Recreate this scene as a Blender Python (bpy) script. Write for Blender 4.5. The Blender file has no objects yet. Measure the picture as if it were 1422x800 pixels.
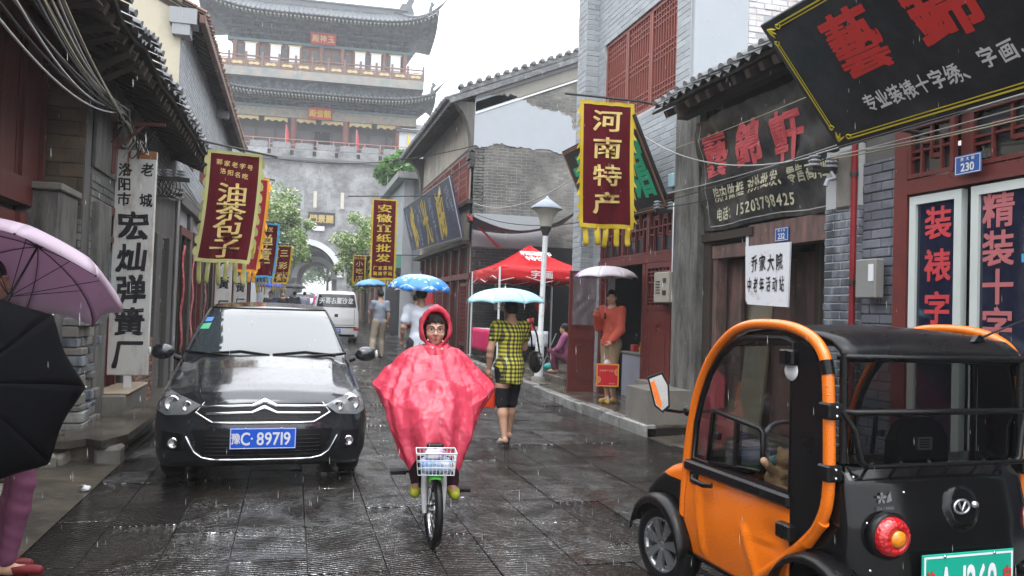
import bpy, math, random
import numpy as np
from math import sin, cos, pi, radians, sqrt
from mathutils import Vector, Matrix
from mathutils.bvhtree import BVHTree
random.seed(7)
V = Vector
SC = bpy.context.scene
COL = SC.collection
# ---------------------------------------------------------------- camera, world, light
YAW, PIT, ROLL, CAMH = radians(15.4), radians(1.64), radians(1.8), 1.54
camd = bpy.data.cameras.new('camera'); cam = bpy.data.objects.new('camera', camd); COL.objects.link(cam)
camd.sensor_width = 36.0; camd.lens = 36.0*1106/1422; camd.clip_end = 3000; camd.clip_start = 0.05
cam.matrix_world = Matrix.Translation((0, 0, CAMH)) @ Matrix.Rotation(-YAW, 4, 'Z') @ Matrix.Rotation(pi/2+PIT, 4, 'X') @ Matrix.Rotation(ROLL, 4, 'Z')
SC.camera = cam
SUN_EL, SUN_AZ = radians(62), radians(200)
w = bpy.data.worlds.new("World"); SC.world = w; w.use_nodes = True
nt = w.node_tree; bg = nt.nodes['Background']
sky = nt.nodes.new('ShaderNodeTexSky'); sky.sky_type = 'NISHITA'; sky.sun_disc = False
sky.sun_elevation = SUN_EL; sky.sun_rotation = SUN_AZ; sky.air_density = 1.0; sky.dust_density = 6.0
hs = nt.nodes.new('ShaderNodeHueSaturation'); hs.inputs['Saturation'].default_value = 0.25
nt.links.new(sky.outputs[0], hs.inputs['Color'])
mx = nt.nodes.new('ShaderNodeMix'); mx.data_type = 'RGBA'; mx.inputs[0].default_value = 0.82
nt.links.new(hs.outputs[0], mx.inputs[6])      # overcast: three times brighter overhead than at the horizon
tc = nt.nodes.new('ShaderNodeTexCoord'); sx_ = nt.nodes.new('ShaderNodeSeparateXYZ'); nt.links.new(tc.outputs['Generated'], sx_.inputs[0])
ma = nt.nodes.new('ShaderNodeMapRange'); ma.inputs[3].default_value = 1.0; ma.inputs[4].default_value = 3.0; nt.links.new(sx_.outputs[2], ma.inputs[0])
vm_ = nt.nodes.new('ShaderNodeVectorMath'); vm_.operation = 'SCALE'; vm_.inputs[0].default_value = (10.3, 10.6, 11.1); nt.links.new(ma.outputs[0], vm_.inputs['Scale']); nt.links.new(vm_.outputs[0], mx.inputs[7])
nt.links.new(mx.outputs[2], bg.inputs[0]); bg.inputs[1].default_value = 0.1
sd = bpy.data.lights.new('sun', 'SUN'); sd.energy = 0.7; sd.angle = radians(25); sd.color = (1, .97, .93)
so = bpy.data.objects.new('sun', sd); COL.objects.link(so)
so.rotation_euler = (pi/2-SUN_EL, 0, -SUN_AZ+pi)
SC.view_settings.view_transform = 'Standard'; SC.view_settings.look = 'None'
SC.view_settings.exposure = 0.68; SC.view_settings.gamma = 1.0
SC.cycles.max_bounces = 6; SC.cycles.transparent_max_bounces = 12; SC.cycles.caustics_reflective = False; SC.cycles.caustics_refractive = False

def gz(y): return max(0.0, (y-12)*.018)            # the street climbs gently towards the gate

# ---------------------------------------------------------------- objects
def props(o, label=None, cat=None, group=None, kind=None):
    if label: o['label'] = label
    if cat: o['category'] = cat
    if group: o['group'] = group
    if kind: o['kind'] = kind
    return o
def thing(name, label, cat, loc=(0, 0, 0), rz=0, group=None, rx=0, ry=0):
    o = bpy.data.objects.new(name, None); COL.objects.link(o)
    o.empty_display_size = .1
    o.location = loc; o.rotation_euler = (rx, ry, rz)
    return props(o, label, cat, group)
def pmat(o):
    return Matrix.LocRotScale(o.location, o.rotation_euler, o.scale)
def link(name, me, parent=None, world=False, loc=None):
    o = bpy.data.objects.new(name, me); COL.objects.link(o)
    if parent is not None:
        o.parent = parent
        if world:
            M = pmat(parent)
            if parent.parent: M = pmat(parent.parent) @ parent.matrix_parent_inverse @ M
            o.matrix_parent_inverse = M.inverted()
    if loc is not None: o.location = loc
    return o
def copy_tree(o, parent=None):
    c = o.copy(); COL.objects.link(c)
    if parent is not None: c.parent = parent
    for ch in list(o.children):
        if ch != c: copy_tree(ch, c)
    return c

class MB:
    """collects geometry for ONE mesh object"""
    def __init__(s): s.v = []; s.f = []; s.m = []; s.sm = []; s.M = None; s.mi = 0
    def add(s, vs, fs, smooth=False):
        b = len(s.v)
        if s.M is not None: vs = [s.M @ V(p) for p in vs]
        s.v.extend([tuple(p) for p in vs])
        for f in fs: s.f.append(tuple(b+i for i in f)); s.m.append(s.mi); s.sm.append(smooth)
        return s
    def box(s, x0, x1, y0, y1, z0, z1):
        return s.add([(x0,y0,z0),(x1,y0,z0),(x1,y1,z0),(x0,y1,z0),(x0,y0,z1),(x1,y0,z1),(x1,y1,z1),(x0,y1,z1)],
                     [(0,3,2,1),(4,5,6,7),(0,1,5,4),(1,2,6,5),(2,3,7,6),(3,0,4,7)])
    def rbox(s, x0, x1, y0, y1, z0, z1, r=.01):
        # box with chamfered edges
        r = min(r, (x1-x0)*.45, (y1-y0)*.45, (z1-z0)*.45)
        vs = []
        for x, sx in ((x0, 1), (x1, -1)):
            for y, sy in ((y0, 1), (y1, -1)):
                for z, sz in ((z0, 1), (z1, -1)):
                    vs += [(x, y+sy*r, z+sz*r), (x+sx*r, y, z+sz*r), (x+sx*r, y+sy*r, z)]
        def i(a, b, c, k): return (a*4+b*2+c)*3+k
        F = [(i(0,0,0,0),i(0,0,1,0),i(0,1,1,0),i(0,1,0,0)), (i(1,0,0,0),i(1,1,0,0),i(1,1,1,0),i(1,0,1,0)),
             (i(0,0,0,1),i(1,0,0,1),i(1,0,1,1),i(0,0,1,1)), (i(0,1,0,1),i(0,1,1,1),i(1,1,1,1),i(1,1,0,1)),
             (i(0,0,0,2),i(0,1,0,2),i(1,1,0,2),i(1,0,0,2)), (i(0,0,1,2),i(1,0,1,2),i(1,1,1,2),i(0,1,1,2))]
        for a in (0, 1):
            for b in (0, 1): F.append((i(a,b,0,0),i(a,b,1,0),i(a,b,1,1),i(a,b,0,1)))
        for a in (0, 1):
            for c in (0, 1): F.append((i(a,0,c,0),i(a,1,c,0),i(a,1,c,2),i(a,0,c,2)))
        for b in (0, 1):
            for c in (0, 1): F.append((i(0,b,c,1),i(1,b,c,1),i(1,b,c,2),i(0,b,c,2)))
        for a in (0, 1):
            for b in (0, 1):
                for c in (0, 1): F.append((i(a,b,c,0),i(a,b,c,1),i(a,b,c,2)))
        return s.add(vs, F)
    def tube(s, pts, r, n=8, cap=True, closed=False, smooth=True):
        pts = [V(p) for p in pts]; N = len(pts)
        rs = r if isinstance(r, (list, tuple)) else [r]*N
        up = None; vs = []
        for k, p in enumerate(pts):
            if closed: t = pts[(k+1) % N]-pts[k-1]
            else: t = pts[min(k+1, N-1)]-pts[max(k-1, 0)]
            if t.length < 1e-9: t = V((0, 0, 1))
            t.normalize()
            if up is None:
                a = V((0, 0, 1)) if abs(t.z) < .9 else V((1, 0, 0))
            else: a = up
            b = t.cross(a)
            if b.length < 1e-6: b = t.orthogonal()
            b.normalize(); c = b.cross(t).normalized(); up = c
            for j in range(n):
                q = 2*pi*j/n+pi/n
                vs.append(p+(b*cos(q)+c*sin(q))*rs[k])
        F = []
        for k in range(N if closed else N-1):
            k2 = (k+1) % N
            for j in range(n):
                j2 = (j+1) % n
                F.append((k*n+j, k*n+j2, k2*n+j2, k2*n+j))
        s.add(vs, F, smooth)
        if cap and not closed:
            s.add(vs[:n], [tuple(range(n))[::-1]]); s.add(vs[-n:], [tuple(range(n))])
        return s
    def bar(s, a, b, w, h, up=(0, 0, 1)):
        a, b = V(a), V(b); t = (b-a).normalized(); u = V(up)
        x = t.cross(u)
        if x.length < 1e-5: x = t.orthogonal()
        x.normalize(); y = x.cross(t)
        vs = [p+x*(i*w/2)+y*(j*h/2) for p in (a, b) for i, j in ((-1,-1),(1,-1),(1,1),(-1,1))]
        return s.add(vs, [(0,3,2,1),(4,5,6,7),(0,1,5,4),(1,2,6,5),(2,3,7,6),(3,0,4,7)])
    def lathe(s, prof, n=16, c=(0, 0, 0), axis='z', smooth=True, a0=0, a1=2*pi):
        full = abs(a1-a0-2*pi) < 1e-6; m = n if full else n+1
        vs = []
        for r, z in prof:
            for j in range(m):
                q = a0+(a1-a0)*j/n
                p = (r*cos(q), r*sin(q), z)
                if axis == 'y': p = (p[0], p[2], p[1])
                if axis == 'x': p = (p[2], p[0], p[1])
                vs.append((p[0]+c[0], p[1]+c[1], p[2]+c[2]))
        F = []
        for k in range(len(prof)-1):
            for j in range(n):
                j2 = (j+1) % m
                F.append((k*m+j, k*m+j2, (k+1)*m+j2, (k+1)*m+j))
        return s.add(vs, F, smooth)
    def prism(s, poly, o, ux, uy, uz, smooth=False):
        """2-D polygon placed with o + x ux + y uy, pushed by uz"""
        o, ux, uy, uz = V(o), V(ux), V(uy), V(uz); n = len(poly)
        a = [o+ux*x+uy*y for x, y in poly]; b = [p+uz for p in a]
        s.add(a+b, [tuple(range(n))[::-1], tuple(range(n, 2*n))])
        return s.add(a+b, [(i, (i+1) % n, (i+1) % n+n, i+n) for i in range(n)], smooth)
    def grid(s, P, smooth=True, closeu=False, closev=False):
        """P[i][j] points"""
        nu, nv = len(P), len(P[0]); vs = [p for r in P for p in r]; F = []
        for i in range(nu if closeu else nu-1):
            for j in range(nv if closev else nv-1):
                i2, j2 = (i+1) % nu, (j+1) % nv
                F.append((i*nv+j, i2*nv+j, i2*nv+j2, i*nv+j2))
        return s.add(vs, F, smooth)
    def ball(s, c, r, n=10, m=7, sc=(1, 1, 1)):
        prof = [(max(r*sin(pi*k/m), 1e-5), -r*cos(pi*k/m)) for k in range(m+1)]
        b = len(s.v); old = s.M
        M = Matrix.Translation(c) @ Matrix.Diagonal((*sc, 1)); s.M = M if old is None else old @ M
        s.lathe(prof, n); s.M = old
        return s
    def mesh(s, name, mats):
        me = bpy.data.meshes.new(name); me.from_pydata(s.v, [], s.f)
        for m in (mats if isinstance(mats, (list, tuple)) else [mats]): me.materials.append(m)
        if s.f:
            me.polygons.foreach_set('material_index', s.m); me.polygons.foreach_set('use_smooth', s.sm)
        me.update(); return me
    def build(s, name, mats, parent=None, world=False, loc=None, solid=0, subsurf=0, bevel=0):
        o = link(name, s.mesh(name, mats), parent, world, loc)
        if solid: md = o.modifiers.new('solid', 'SOLIDIFY'); md.thickness = solid; md.offset = 0
        if subsurf: md = o.modifiers.new('sub', 'SUBSURF'); md.levels = md.render_levels = subsurf
        if bevel: md = o.modifiers.new('bevel', 'BEVEL'); md.width = bevel; md.segments = 2; md.limit_method = 'ANGLE'
        return o

# ---------------------------------------------------------------- materials
def newmat(name):
    m = bpy.data.materials.new(name); m.use_nodes = True
    n = m.node_tree; b = n.nodes['Principled BSDF']
    return m, n, b
def rgb(c): return (c[0], c[1], c[2], 1)
class N:
    """tiny node helper"""
    def __init__(s, nt): s.nt = nt
    def __call__(s, typ, **kw):
        n = s.nt.nodes.new(typ)
        for k, v in kw.items():
            if k.startswith('i_'):
                key = k[2:]; key = int(key) if key.isdigit() else key.replace('_', ' ')
                s.set(n.inputs[key], v)
            else: setattr(n, k, v)
        return n
    def set(s, inp, v):
        if isinstance(v, bpy.types.NodeSocket): s.nt.links.new(v, inp)
        else: inp.default_value = v
    def mix(s, fac, a, b, mode='MIX'):
        n = s.nt.nodes.new('ShaderNodeMix'); n.data_type = 'RGBA'; n.blend_type = mode
        s.set(n.inputs[0], fac); s.set(n.inputs[6], a); s.set(n.inputs[7], b); return n.outputs[2]
    def math(s, op, a, b=0.0, clamp=False):
        n = s.nt.nodes.new('ShaderNodeMath'); n.operation = op; n.use_clamp = clamp
        s.set(n.inputs[0], a); s.set(n.inputs[1], b); return n.outputs[0]
    def noise(s, vec, scale, detail=4, rough=.55, dist=0):
        n = s.nt.nodes.new('ShaderNodeTexNoise'); n.inputs['Scale'].default_value = scale
        n.inputs['Detail'].default_value = detail; n.inputs['Roughness'].default_value = rough; n.inputs['Distortion'].default_value = dist
        if vec is not None: s.nt.links.new(vec, n.inputs['Vector'])
        return n.outputs['Fac']
    def ramp(s, fac, stops):
        n = s.nt.nodes.new('ShaderNodeValToRGB'); s.set(n.inputs[0], fac); e = n.color_ramp.elements
        while len(e) < len(stops): e.new(.5)
        for k, (p, c) in enumerate(stops):
            e[k].position = p; e[k].color = rgb(c) if isinstance(c, (tuple, list)) else (c, c, c, 1)
        return n.outputs[0]
    def coord(s, kind='Object', stretch=None):
        t = s.nt.nodes.new('ShaderNodeTexCoord').outputs[kind]
        if stretch:
            m = s.nt.nodes.new('ShaderNodeMapping'); m.inputs['Scale'].default_value = stretch
            s.nt.links.new(t, m.inputs[0]); t = m.outputs[0]
        return t
    def bump(s, h, strength=.3, dist=.01, normal=None):
        n = s.nt.nodes.new('ShaderNodeBump'); n.inputs['Strength'].default_value = strength; n.inputs['Distance'].default_value = dist
        s.nt.links.new(h, n.inputs['Height'])
        if normal is not None: s.nt.links.new(normal, n.inputs['Normal'])
        return n.outputs[0]
_mc = {}
def mk(name, col, rough=.6, var=.2, vs=3.0, bump=.15, bs=40.0, metal=0.0, spec=.28, coat=0.0, dirt=None, stretch=None, orand=0.0, world=False, trans=0.0, rvar=.15, isl=0.0, alpha=1.0):
    """general weathered material: value noise, fine bump, optional dirt (colour, scale, amount), per-object variation"""
    m, n, b = newmat(name); h = N(n)
    co = h.coord('Object', stretch)
    if world:
        g = n.nodes.new('ShaderNodeNewGeometry'); co = g.outputs['Position']
        if stretch: mp = h('ShaderNodeMapping', i_Scale=stretch); n.links.new(co, mp.inputs[0]); co = mp.outputs[0]
    f = h.noise(co, vs, 5)
    c = h.mix(f, rgb([x*(1-var) for x in col]), rgb([min(1, x*(1+var)) for x in col]))
    if orand:
        r = n.nodes.new('ShaderNodeObjectInfo').outputs['Random']
        mlt = h.math('MULTIPLY_ADD', r, 2*orand); n.nodes[-1].inputs[2].default_value = 1-orand
        c = h.mix(1.0, c, mlt, 'MULTIPLY')
    if isl:
        r = n.nodes.new('ShaderNodeNewGeometry').outputs['Random Per Island']
        mlt = h.math('MULTIPLY_ADD', r, 2*isl); n.nodes[-1].inputs[2].default_value = 1-isl
        c = h.mix(1.0, c, mlt, 'MULTIPLY')
    if dirt:
        dc, ds, da = dirt
        df = h.noise(co, ds, 6, .65)
        df = h.ramp(df, [(max(0, .62-da*.5), 0.0), (min(1, .78-da*.3), 1.0)])
        c = h.mix(df, c, rgb(dc))
    n.links.new(c, b.inputs['Base Color'])
    rf = h.math('MULTIPLY_ADD', f, rvar*2); n.nodes[-1].inputs[2].default_value = rough-rvar
    n.nodes[-1].use_clamp = True
    n.links.new(rf, b.inputs['Roughness'])
    b.inputs['Metallic'].default_value = metal; b.inputs['Specular IOR Level'].default_value = spec
    b.inputs['Coat Weight'].default_value = coat; b.inputs['Coat Roughness'].default_value = .06
    b.inputs['Transmission Weight'].default_value = trans; b.inputs['Alpha'].default_value = alpha
    if bump:
        n.links.new(h.bump(h.noise(co, bs, 4, .6), bump, .01), b.inputs['Normal'])
    return m
def flat(name, col, rough=.5, metal=0, spec=.3, coat=0):
    return mk(name, col, rough, .06, 6, 0.03, 60, metal, spec, coat, rvar=.05)
def glassmat(name, tint=(.8, .85, .85), rough=.03, dark=.5, refl=1.3):
    """thin pane: mix of transparency and a mirror coat"""
    m, n, b = newmat(name); h = N(n)
    out = n.nodes['Material Output']
    tr = h('ShaderNodeBsdfTransparent', i_Color=rgb([x*dark for x in tint])); gl = h('ShaderNodeBsdfGlossy', i_Roughness=rough, i_Color=(.95, .97, 1, 1))
    lw = h('ShaderNodeLayerWeight', i_Blend=.5); fr = h.math('MULTIPLY_ADD', h.math('POWER', lw.outputs['Facing'], 4.0), .9); n.nodes[-1].inputs[2].default_value = .05; dn = h.noise(h.coord(), 3, 4)
    fac = h.math('ADD', h.math('MULTIPLY', fr, refl), h.math('MULTIPLY', dn, .03), True)
    ms = n.nodes.new('ShaderNodeMixShader'); n.links.new(fac, ms.inputs[0]); n.links.new(tr.outputs[0], ms.inputs[1]); n.links.new(gl.outputs[0], ms.inputs[2])
    n.links.new(ms.outputs[0], out.inputs[0])
    return m

# ---------------------------------------------------------------- lettering
_gc = {}
_cu = bpy.data.curves.new('glyph', 'FONT'); _cu.resolution_u = 3; _go = bpy.data.objects.new('glyph', _cu)
def glyph(ch, bold=0.0):
    k = ch
    if k not in _gc:
        _cu.body = ch
        me = bpy.data.meshes.new_from_object(_go)
        vs = [(v.co.x, v.co.y) for v in me.vertices]; fs = [tuple(p.vertices) for p in me.polygons]
        x0 = min(v[0] for v in vs) if vs else 0; x1 = max(v[0] for v in vs) if vs else .3
        _gc[k] = (vs, fs, x0, x1); bpy.data.meshes.remove(me)
    return _gc[k]
def char(mb, ch, c, ux, uy, w, h, bold=.012, nz=None, brush=0, seed=0):
    """one character centred at c, ux/uy unit axes, w x h metres"""
    vs, fs, x0, x1 = glyph(ch, bold)
    if not fs: return
    c, ux, uy = V(c), V(ux), V(uy)
    cjk = ord(ch) > 0x2000
    cx = .5 if cjk else (x0+x1)/2; cy = .375 if cjk else .36
    sw = w/.95; sh = h/.95
    R = random.Random(seed*7919+ord(ch))
    a, b_, c_ = R.uniform(-1, 1), R.uniform(-1, 1), R.uniform(-1, 1)
    nn = ux.cross(uy); sg = -1 if nz is not None and nn.dot(V(nz)) < 0 else 1
    for q, (bx, by) in enumerate(((1, 1), (-1, 1), (1, -1), (-1, -1)) if bold > .004 else ((0, 0),)):
      out = []
      for x, y in vs:
        X, Y = x-cx+bx*bold*.75, y-cy+by*bold*.75
        if brush:
            X, Y = X+brush*(.10*sin(5*Y+3*a)+.05*sin(11*X+7*b_)), Y+brush*(.16*X+.07*sin(6*X+4*b_)+.04*sin(13*Y+5*c_))
        out.append(c+ux*(X*sw)+uy*(Y*sh)+nn*(sg*q*.0005))
      mb.add(out, fs if sg > 0 else [f[::-1] for f in fs])
def row(mb, s, c, ux, uy, w, h, step, **k):
    """horizontal line of characters centred at c"""
    n = len(s)
    for i, ch in enumerate(s):
        if ch != ' ': char(mb, ch, V(c)+V(ux)*((i-(n-1)/2)*step), ux, uy, w, h, **k)
def latin(mb, s, c, ux, uy, h, bold=.01, nz=None, squeeze=1.0):
    """proportional line centred at c, cap height h"""
    adv = []; x = 0
    for ch in s:
        if ch == ' ': adv.append(x); x += .3; continue
        vs, fs, x0, x1 = glyph(ch, bold); adv.append(x-x0); x += (x1-x0)+.09
    tot = x-.09; k = h/.72
    for ch, a, bx, by in [(c1, a1, x1, y1) for c1, a1 in zip(s, adv) for x1, y1 in (((1, 1), (-1, 1), (1, -1), (-1, -1)) if bold > .004 else ((0, 0),))]:
        if ch == ' ': continue
        vs, fs, x0, x1 = glyph(ch, bold)
        out = [V(c)+V(ux)*((vx+bx*bold*.75+a-tot/2)*k*squeeze)+V(uy)*((vy+by*bold*.75-.36)*k)+(V(nz) if nz is not None else V((0, 0, 0)))*(.0003*(bx+2*by+3)) for vx, vy in vs]
        o, p, q = (out[i] for i in fs[0][:3])
        if nz is not None and (p-o).cross(q-o).dot(V(nz)) < 0: fs = [f[::-1] for f in fs]
        mb.add(out, fs)

# ---------------------------------------------------------------- implicit bodies (one continuous skin)
def sm(a, b, k):
    h = np.clip(.5+.5*(b-a)/k, 0, 1); return b*(1-h)+a*h-k*h*(1-h)
class Body:
    """smooth union of tapered capsules, meshed once"""
    def __init__(s, k=.03): s.p = []; s.k = k; s.cuts = []
    def cap(s, a, b, r1, r2=None, k=None, sc=None): s.p.append(('c', V(a), V(b), r1, r1 if r2 is None else r2, s.k if k is None else k, sc)); return s
    def chain(s, pts, rs, k=None):
        for i in range(len(pts)-1): s.cap(pts[i], pts[i+1], rs[i], rs[i+1], k)
        return s
    def ell(s, c, r, k=None, R=None): s.p.append(('e', V(c), r, R, 0, s.k if k is None else k, None)); return s
    def sub(s, c, r, k=.01): s.p.append(('s', V(c), r, None, 0, k, None)); return s
    def cut(s, f): s.cuts.append(f); return s          # f(X,Y,Z) -> sdf intersected
    def grid(s, res):
        lo = V((1e9,)*3); hi = -lo
        for q in s.p:
            if q[0] == 's': continue
            if q[0] == 'c': R = max(q[3], q[4]); pts = (q[1], q[2])
            else: R = max(q[2]); pts = (q[1],)
            for p in pts:
                for i in range(3): lo[i] = min(lo[i], p[i]-R); hi[i] = max(hi[i], p[i]+R)
        lo -= V((res*3,)*3); hi += V((res*3,)*3)
        n = [int((hi[i]-lo[i])/res)+2 for i in range(3)]
        D = np.full(n, 1.0, np.float32)
        ax = [lo[i]+res*np.arange(n[i], dtype=np.float32) for i in range(3)]
        for q in s.p:
            k = q[5]; m = k+res*3
            if q[0] == 'c':
                R = max(q[3], q[4]); a, b = q[1], q[2]
                mn = [min(a[i], b[i])-R-m for i in range(3)]; mxx = [max(a[i], b[i])+R+m for i in range(3)]
            else:
                R = q[2]; mn = [q[1][i]-max(R)-m for i in range(3)]; mxx = [q[1][i]+max(R)+m for i in range(3)]
            sl = []
            for i in range(3):
                i0 = max(0, int((mn[i]-lo[i])/res)); i1 = min(n[i], int((mxx[i]-lo[i])/res)+2); sl.append(slice(i0, i1))
            if any(x.stop <= x.start for x in sl): continue
            X = ax[0][sl[0]][:, None, None]; Y = ax[1][sl[1]][None, :, None]; Z = ax[2][sl[2]][None, None, :]
            if q[0] == 'c':
                d = b-a; L2 = max(d.length_squared, 1e-9)
                t = np.clip(((X-a.x)*d.x+(Y-a.y)*d.y+(Z-a.z)*d.z)/L2, 0, 1)
                dx, dy, dz = X-(a.x+t*d.x), Y-(a.y+t*d.y), Z-(a.z+t*d.z)
                dist = np.sqrt(dx*dx+dy*dy+dz*dz)-(q[3]+(q[4]-q[3])*t)
            else:
                dx, dy, dz = X-q[1].x, Y-q[1].y, Z-q[1].z
                if q[3] is not None:
                    M = q[3]; dx, dy, dz = (M[0][0]*dx+M[1][0]*dy+M[2][0]*dz, M[0][1]*dx+M[1][1]*dy+M[2][1]*dz, M[0][2]*dx+M[1][2]*dy+M[2][2]*dz)
                rr = q[2]
                k0 = np.sqrt((dx/rr[0])**2+(dy/rr[1])**2+(dz/rr[2])**2); k1 = np.sqrt((dx/rr[0]**2)**2+(dy/rr[1]**2)**2+(dz/rr[2]**2)**2)
                dist = k0*(k0-1)/np.maximum(k1, 1e-6)
            S = D[sl[0], sl[1], sl[2]]
            if q[0] == 's': D[sl[0], sl[1], sl[2]] = -sm(-S, dist, k)
            else: D[sl[0], sl[1], sl[2]] = sm(S, dist, k)
        X = ax[0][:, None, None]; Y = ax[1][None, :, None]; Z = ax[2][None, None, :]
        for f in s.cuts: D = np.maximum(D, f(X, Y, Z).astype(np.float32))
        return D, lo, ax
    def mesh(s, name, mats, res=.012, pick=None, wrinkle=0, wf=30):
        D, lo, ax = s.grid(res)
        if wrinkle:
            X = ax[0][:, None, None]; Y = ax[1][None, :, None]; Z = ax[2][None, None, :]
            D = D+wrinkle*(np.sin(wf*(Z+.35*X+.4*Y)+2.2*np.sin(7*X+5*Z)+1.3*np.sin(11*Y-3*Z))*.6+.4*np.sin(wf*.6*(X-.7*Z)+3*np.sin(6*Y+9*Z)))
        n = D.shape; neg = D < 0
        c = np.zeros([n[0]-1, n[1]-1, n[2]-1], np.int8)
        for i in (0, 1):
            for j in (0, 1):
                for k in (0, 1): c += neg[i:n[0]-1+i, j:n[1]-1+j, k:n[2]-1+k]
        act = (c > 0) & (c < 8); idx = np.full(act.shape, -1, np.int32)
        P = np.argwhere(act); idx[act] = np.arange(len(P))
        acc = np.zeros((len(P), 3)); cnt = np.zeros(len(P))
        offs = [(i, j, k) for i in (0, 1) for j in (0, 1) for k in (0, 1)]
        for a in offs:
            for d in range(3):
                if a[d] == 1: continue
                b = list(a); b[d] = 1
                da = D[P[:, 0]+a[0], P[:, 1]+a[1], P[:, 2]+a[2]]; db = D[P[:, 0]+b[0], P[:, 1]+b[1], P[:, 2]+b[2]]
                cr = (da < 0) != (db < 0)
                t = np.where(cr, da/np.where(np.abs(da-db) < 1e-9, 1, da-db), 0)
                q = np.array(a, float)[None, :].repeat(len(P), 0); q[:, d] += t
                acc += q*cr[:, None]; cnt += cr
        vs = (P+acc/np.maximum(cnt, 1)[:, None])*res+np.array(lo)
        F = []
        for d in range(3):
            e, g = (d+1) % 3, (d+2) % 3
            s0 = [slice(0, -1) if i == d else slice(1, -1) for i in range(3)]
            s1 = [slice(1, None) if i == d else slice(1, -1) for i in range(3)]
            A = neg[tuple(s0)]; B = neg[tuple(s1)]
            for flip, msk in ((0, A & ~B), (1, ~A & B)):
                Q = np.argwhere(msk)
                if not len(Q): continue
                Q = Q.copy(); Q[:, e] += 1; Q[:, g] += 1
                def cell(de, dg):
                    R = Q.copy(); R[:, e] -= de; R[:, g] -= dg
                    return idx[R[:, 0], R[:, 1], R[:, 2]]
                q4 = [cell(0, 0), cell(1, 0), cell(1, 1), cell(0, 1)]
                if flip: q4 = q4[::-1]
                F.append(np.stack(q4, 1))
        F = np.concatenate(F)
        F = F[(F >= 0).all(1)]
        me = bpy.data.meshes.new(name); me.from_pydata(vs.tolist(), [], F.tolist())
        for m in (mats if isinstance(mats, (list, tuple)) else [mats]): me.materials.append(m)
        me.polygons.foreach_set('use_smooth', [True]*len(me.polygons))
        if pick:
            cen = vs[F].mean(1); me.polygons.foreach_set('material_index', [int(x) for x in pick(cen)])
        me.update(); return me
    def build(s, name, mats, parent=None, res=.012, pick=None, wrinkle=0, wf=30, world=False):
        return link(name, s.mesh(name, mats, res, pick, wrinkle, wf), parent, world)
# ---------------------------------------------------------------- palette
M = {}
M['brick'] = mk('grey brick', (.20, .195, .18), .55, .25, 2, .35, 60, orand=.22, isl=.22, world=True, dirt=((.10, .10, .095), 1.3, .5))
M['brick_lt'] = mk('pale grey brick', (.33, .355, .375), .6, .12, 2, .2, 60, orand=.12, isl=.14, world=True, dirt=((.27, .28, .29), 1.1, .25))
M['brick_dk'] = mk('wet dark brick', (.075, .085, .10), .2, .35, 5, .3, 40, orand=.35, isl=.35, world=True, dirt=((.30, .32, .36), 4, .35), stretch=(1, 1, .35))
M['brick_old'] = mk('old brown brick', (.13, .10, .075), .75, .3, 3, .5, 50, orand=.3, isl=.3, world=True, dirt=((.06, .05, .045), 2, .5))
M['brick_red'] = mk('red brick', (.27, .12, .08), .75, .3, 3, .5, 50, orand=.35, isl=.35, world=True, dirt=((.12, .10, .09), 2, .55))
M['mud'] = mk('mud brick', (.16, .115, .075), .8, .25, 2.5, .6, 30, orand=.18, world=True, dirt=((.07, .06, .05), 1.4, .5))
M['mortar'] = mk('mortar', (.30, .29, .26), .85, .2, 3, .4, 50, world=True)
M['mortar_lt'] = mk('pale mortar', (.44, .46, .46), .8, .15, 3, .3, 50, world=True)
M['mortar_dk'] = mk('dark mortar', (.12, .115, .11), .85, .3, 3, .4, 50, world=True)
M['plaster'] = mk('grey stained plaster', (.31, .325, .34), .7, .12, 1.5, .25, 25, world=True, dirt=((.30, .31, .32), 1.5, .35))
M['plaster_patch'] = mk('new cement render', (.40, .435, .47), .75, .07, 2, .2, 18, world=True, dirt=((.42, .45, .48), 4, .2))
M['plaster_dk'] = mk('dark streaked plaster', (.06, .06, .058), .5, .45, 2.5, .7, 16, world=True, stretch=(2, 2, .5), dirt=((.17, .165, .15), 3.5, .5))  # base lowered to carry the gloom under the left eave
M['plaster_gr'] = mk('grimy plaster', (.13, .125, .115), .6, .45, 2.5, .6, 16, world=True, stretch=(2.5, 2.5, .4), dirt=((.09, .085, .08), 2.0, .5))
M['stucco'] = mk('cream limewash', (.50, .47, .38), .8, .12, 1.2, .25, 20, world=True, dirt=((.33, .31, .27), 1.2, .5))
M['beige'] = mk('beige render', (.50, .46, .36), .8, .12, 1, .2, 14, world=True, dirt=((.33, .30, .24), .9, .4))
M['limestone'] = mk('pale weathered wall', (.38, .40, .42), .75, .15, 1.5, .2, 20, world=True, stretch=(1, 1, .6), dirt=((.30, .31, .33), 1.0, .4))
M['concrete'] = mk('wet concrete', (.12, .10, .075), .35, .4, 2.6, .8, 16, world=True, dirt=((.045, .04, .034), 2.2, .55), rvar=.2)
M['concrete_lt'] = mk('pale concrete', (.22, .205, .18), .55, .35, 3, .8, 14, world=True, dirt=((.17, .16, .14), 2, .5))
M['red_wood'] = mk('faded red painted wood', (.13, .028, .024), .5, .3, 3, .2, 60, world=True, stretch=(4, 4, .6), dirt=((.10, .035, .03), 2.5, .5), orand=.12)
M['red_door'] = mk('red lacquered wood', (.155, .038, .032), .32, .25, 3, .12, 50, dirt=((.12, .03, .028), 3, .5), orand=.1)
M['mauve_wood'] = mk('worn mauve painted wood', (.21, .115, .105), .55, .25, 4, .25, 60, world=True, stretch=(3, 3, .8), dirt=((.09, .07, .06), 3, .55))
M['old_wood'] = mk('dark old timber', (.055, .042, .034), .7, .35, 4, .4, 40, world=True, orand=.3)
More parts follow.
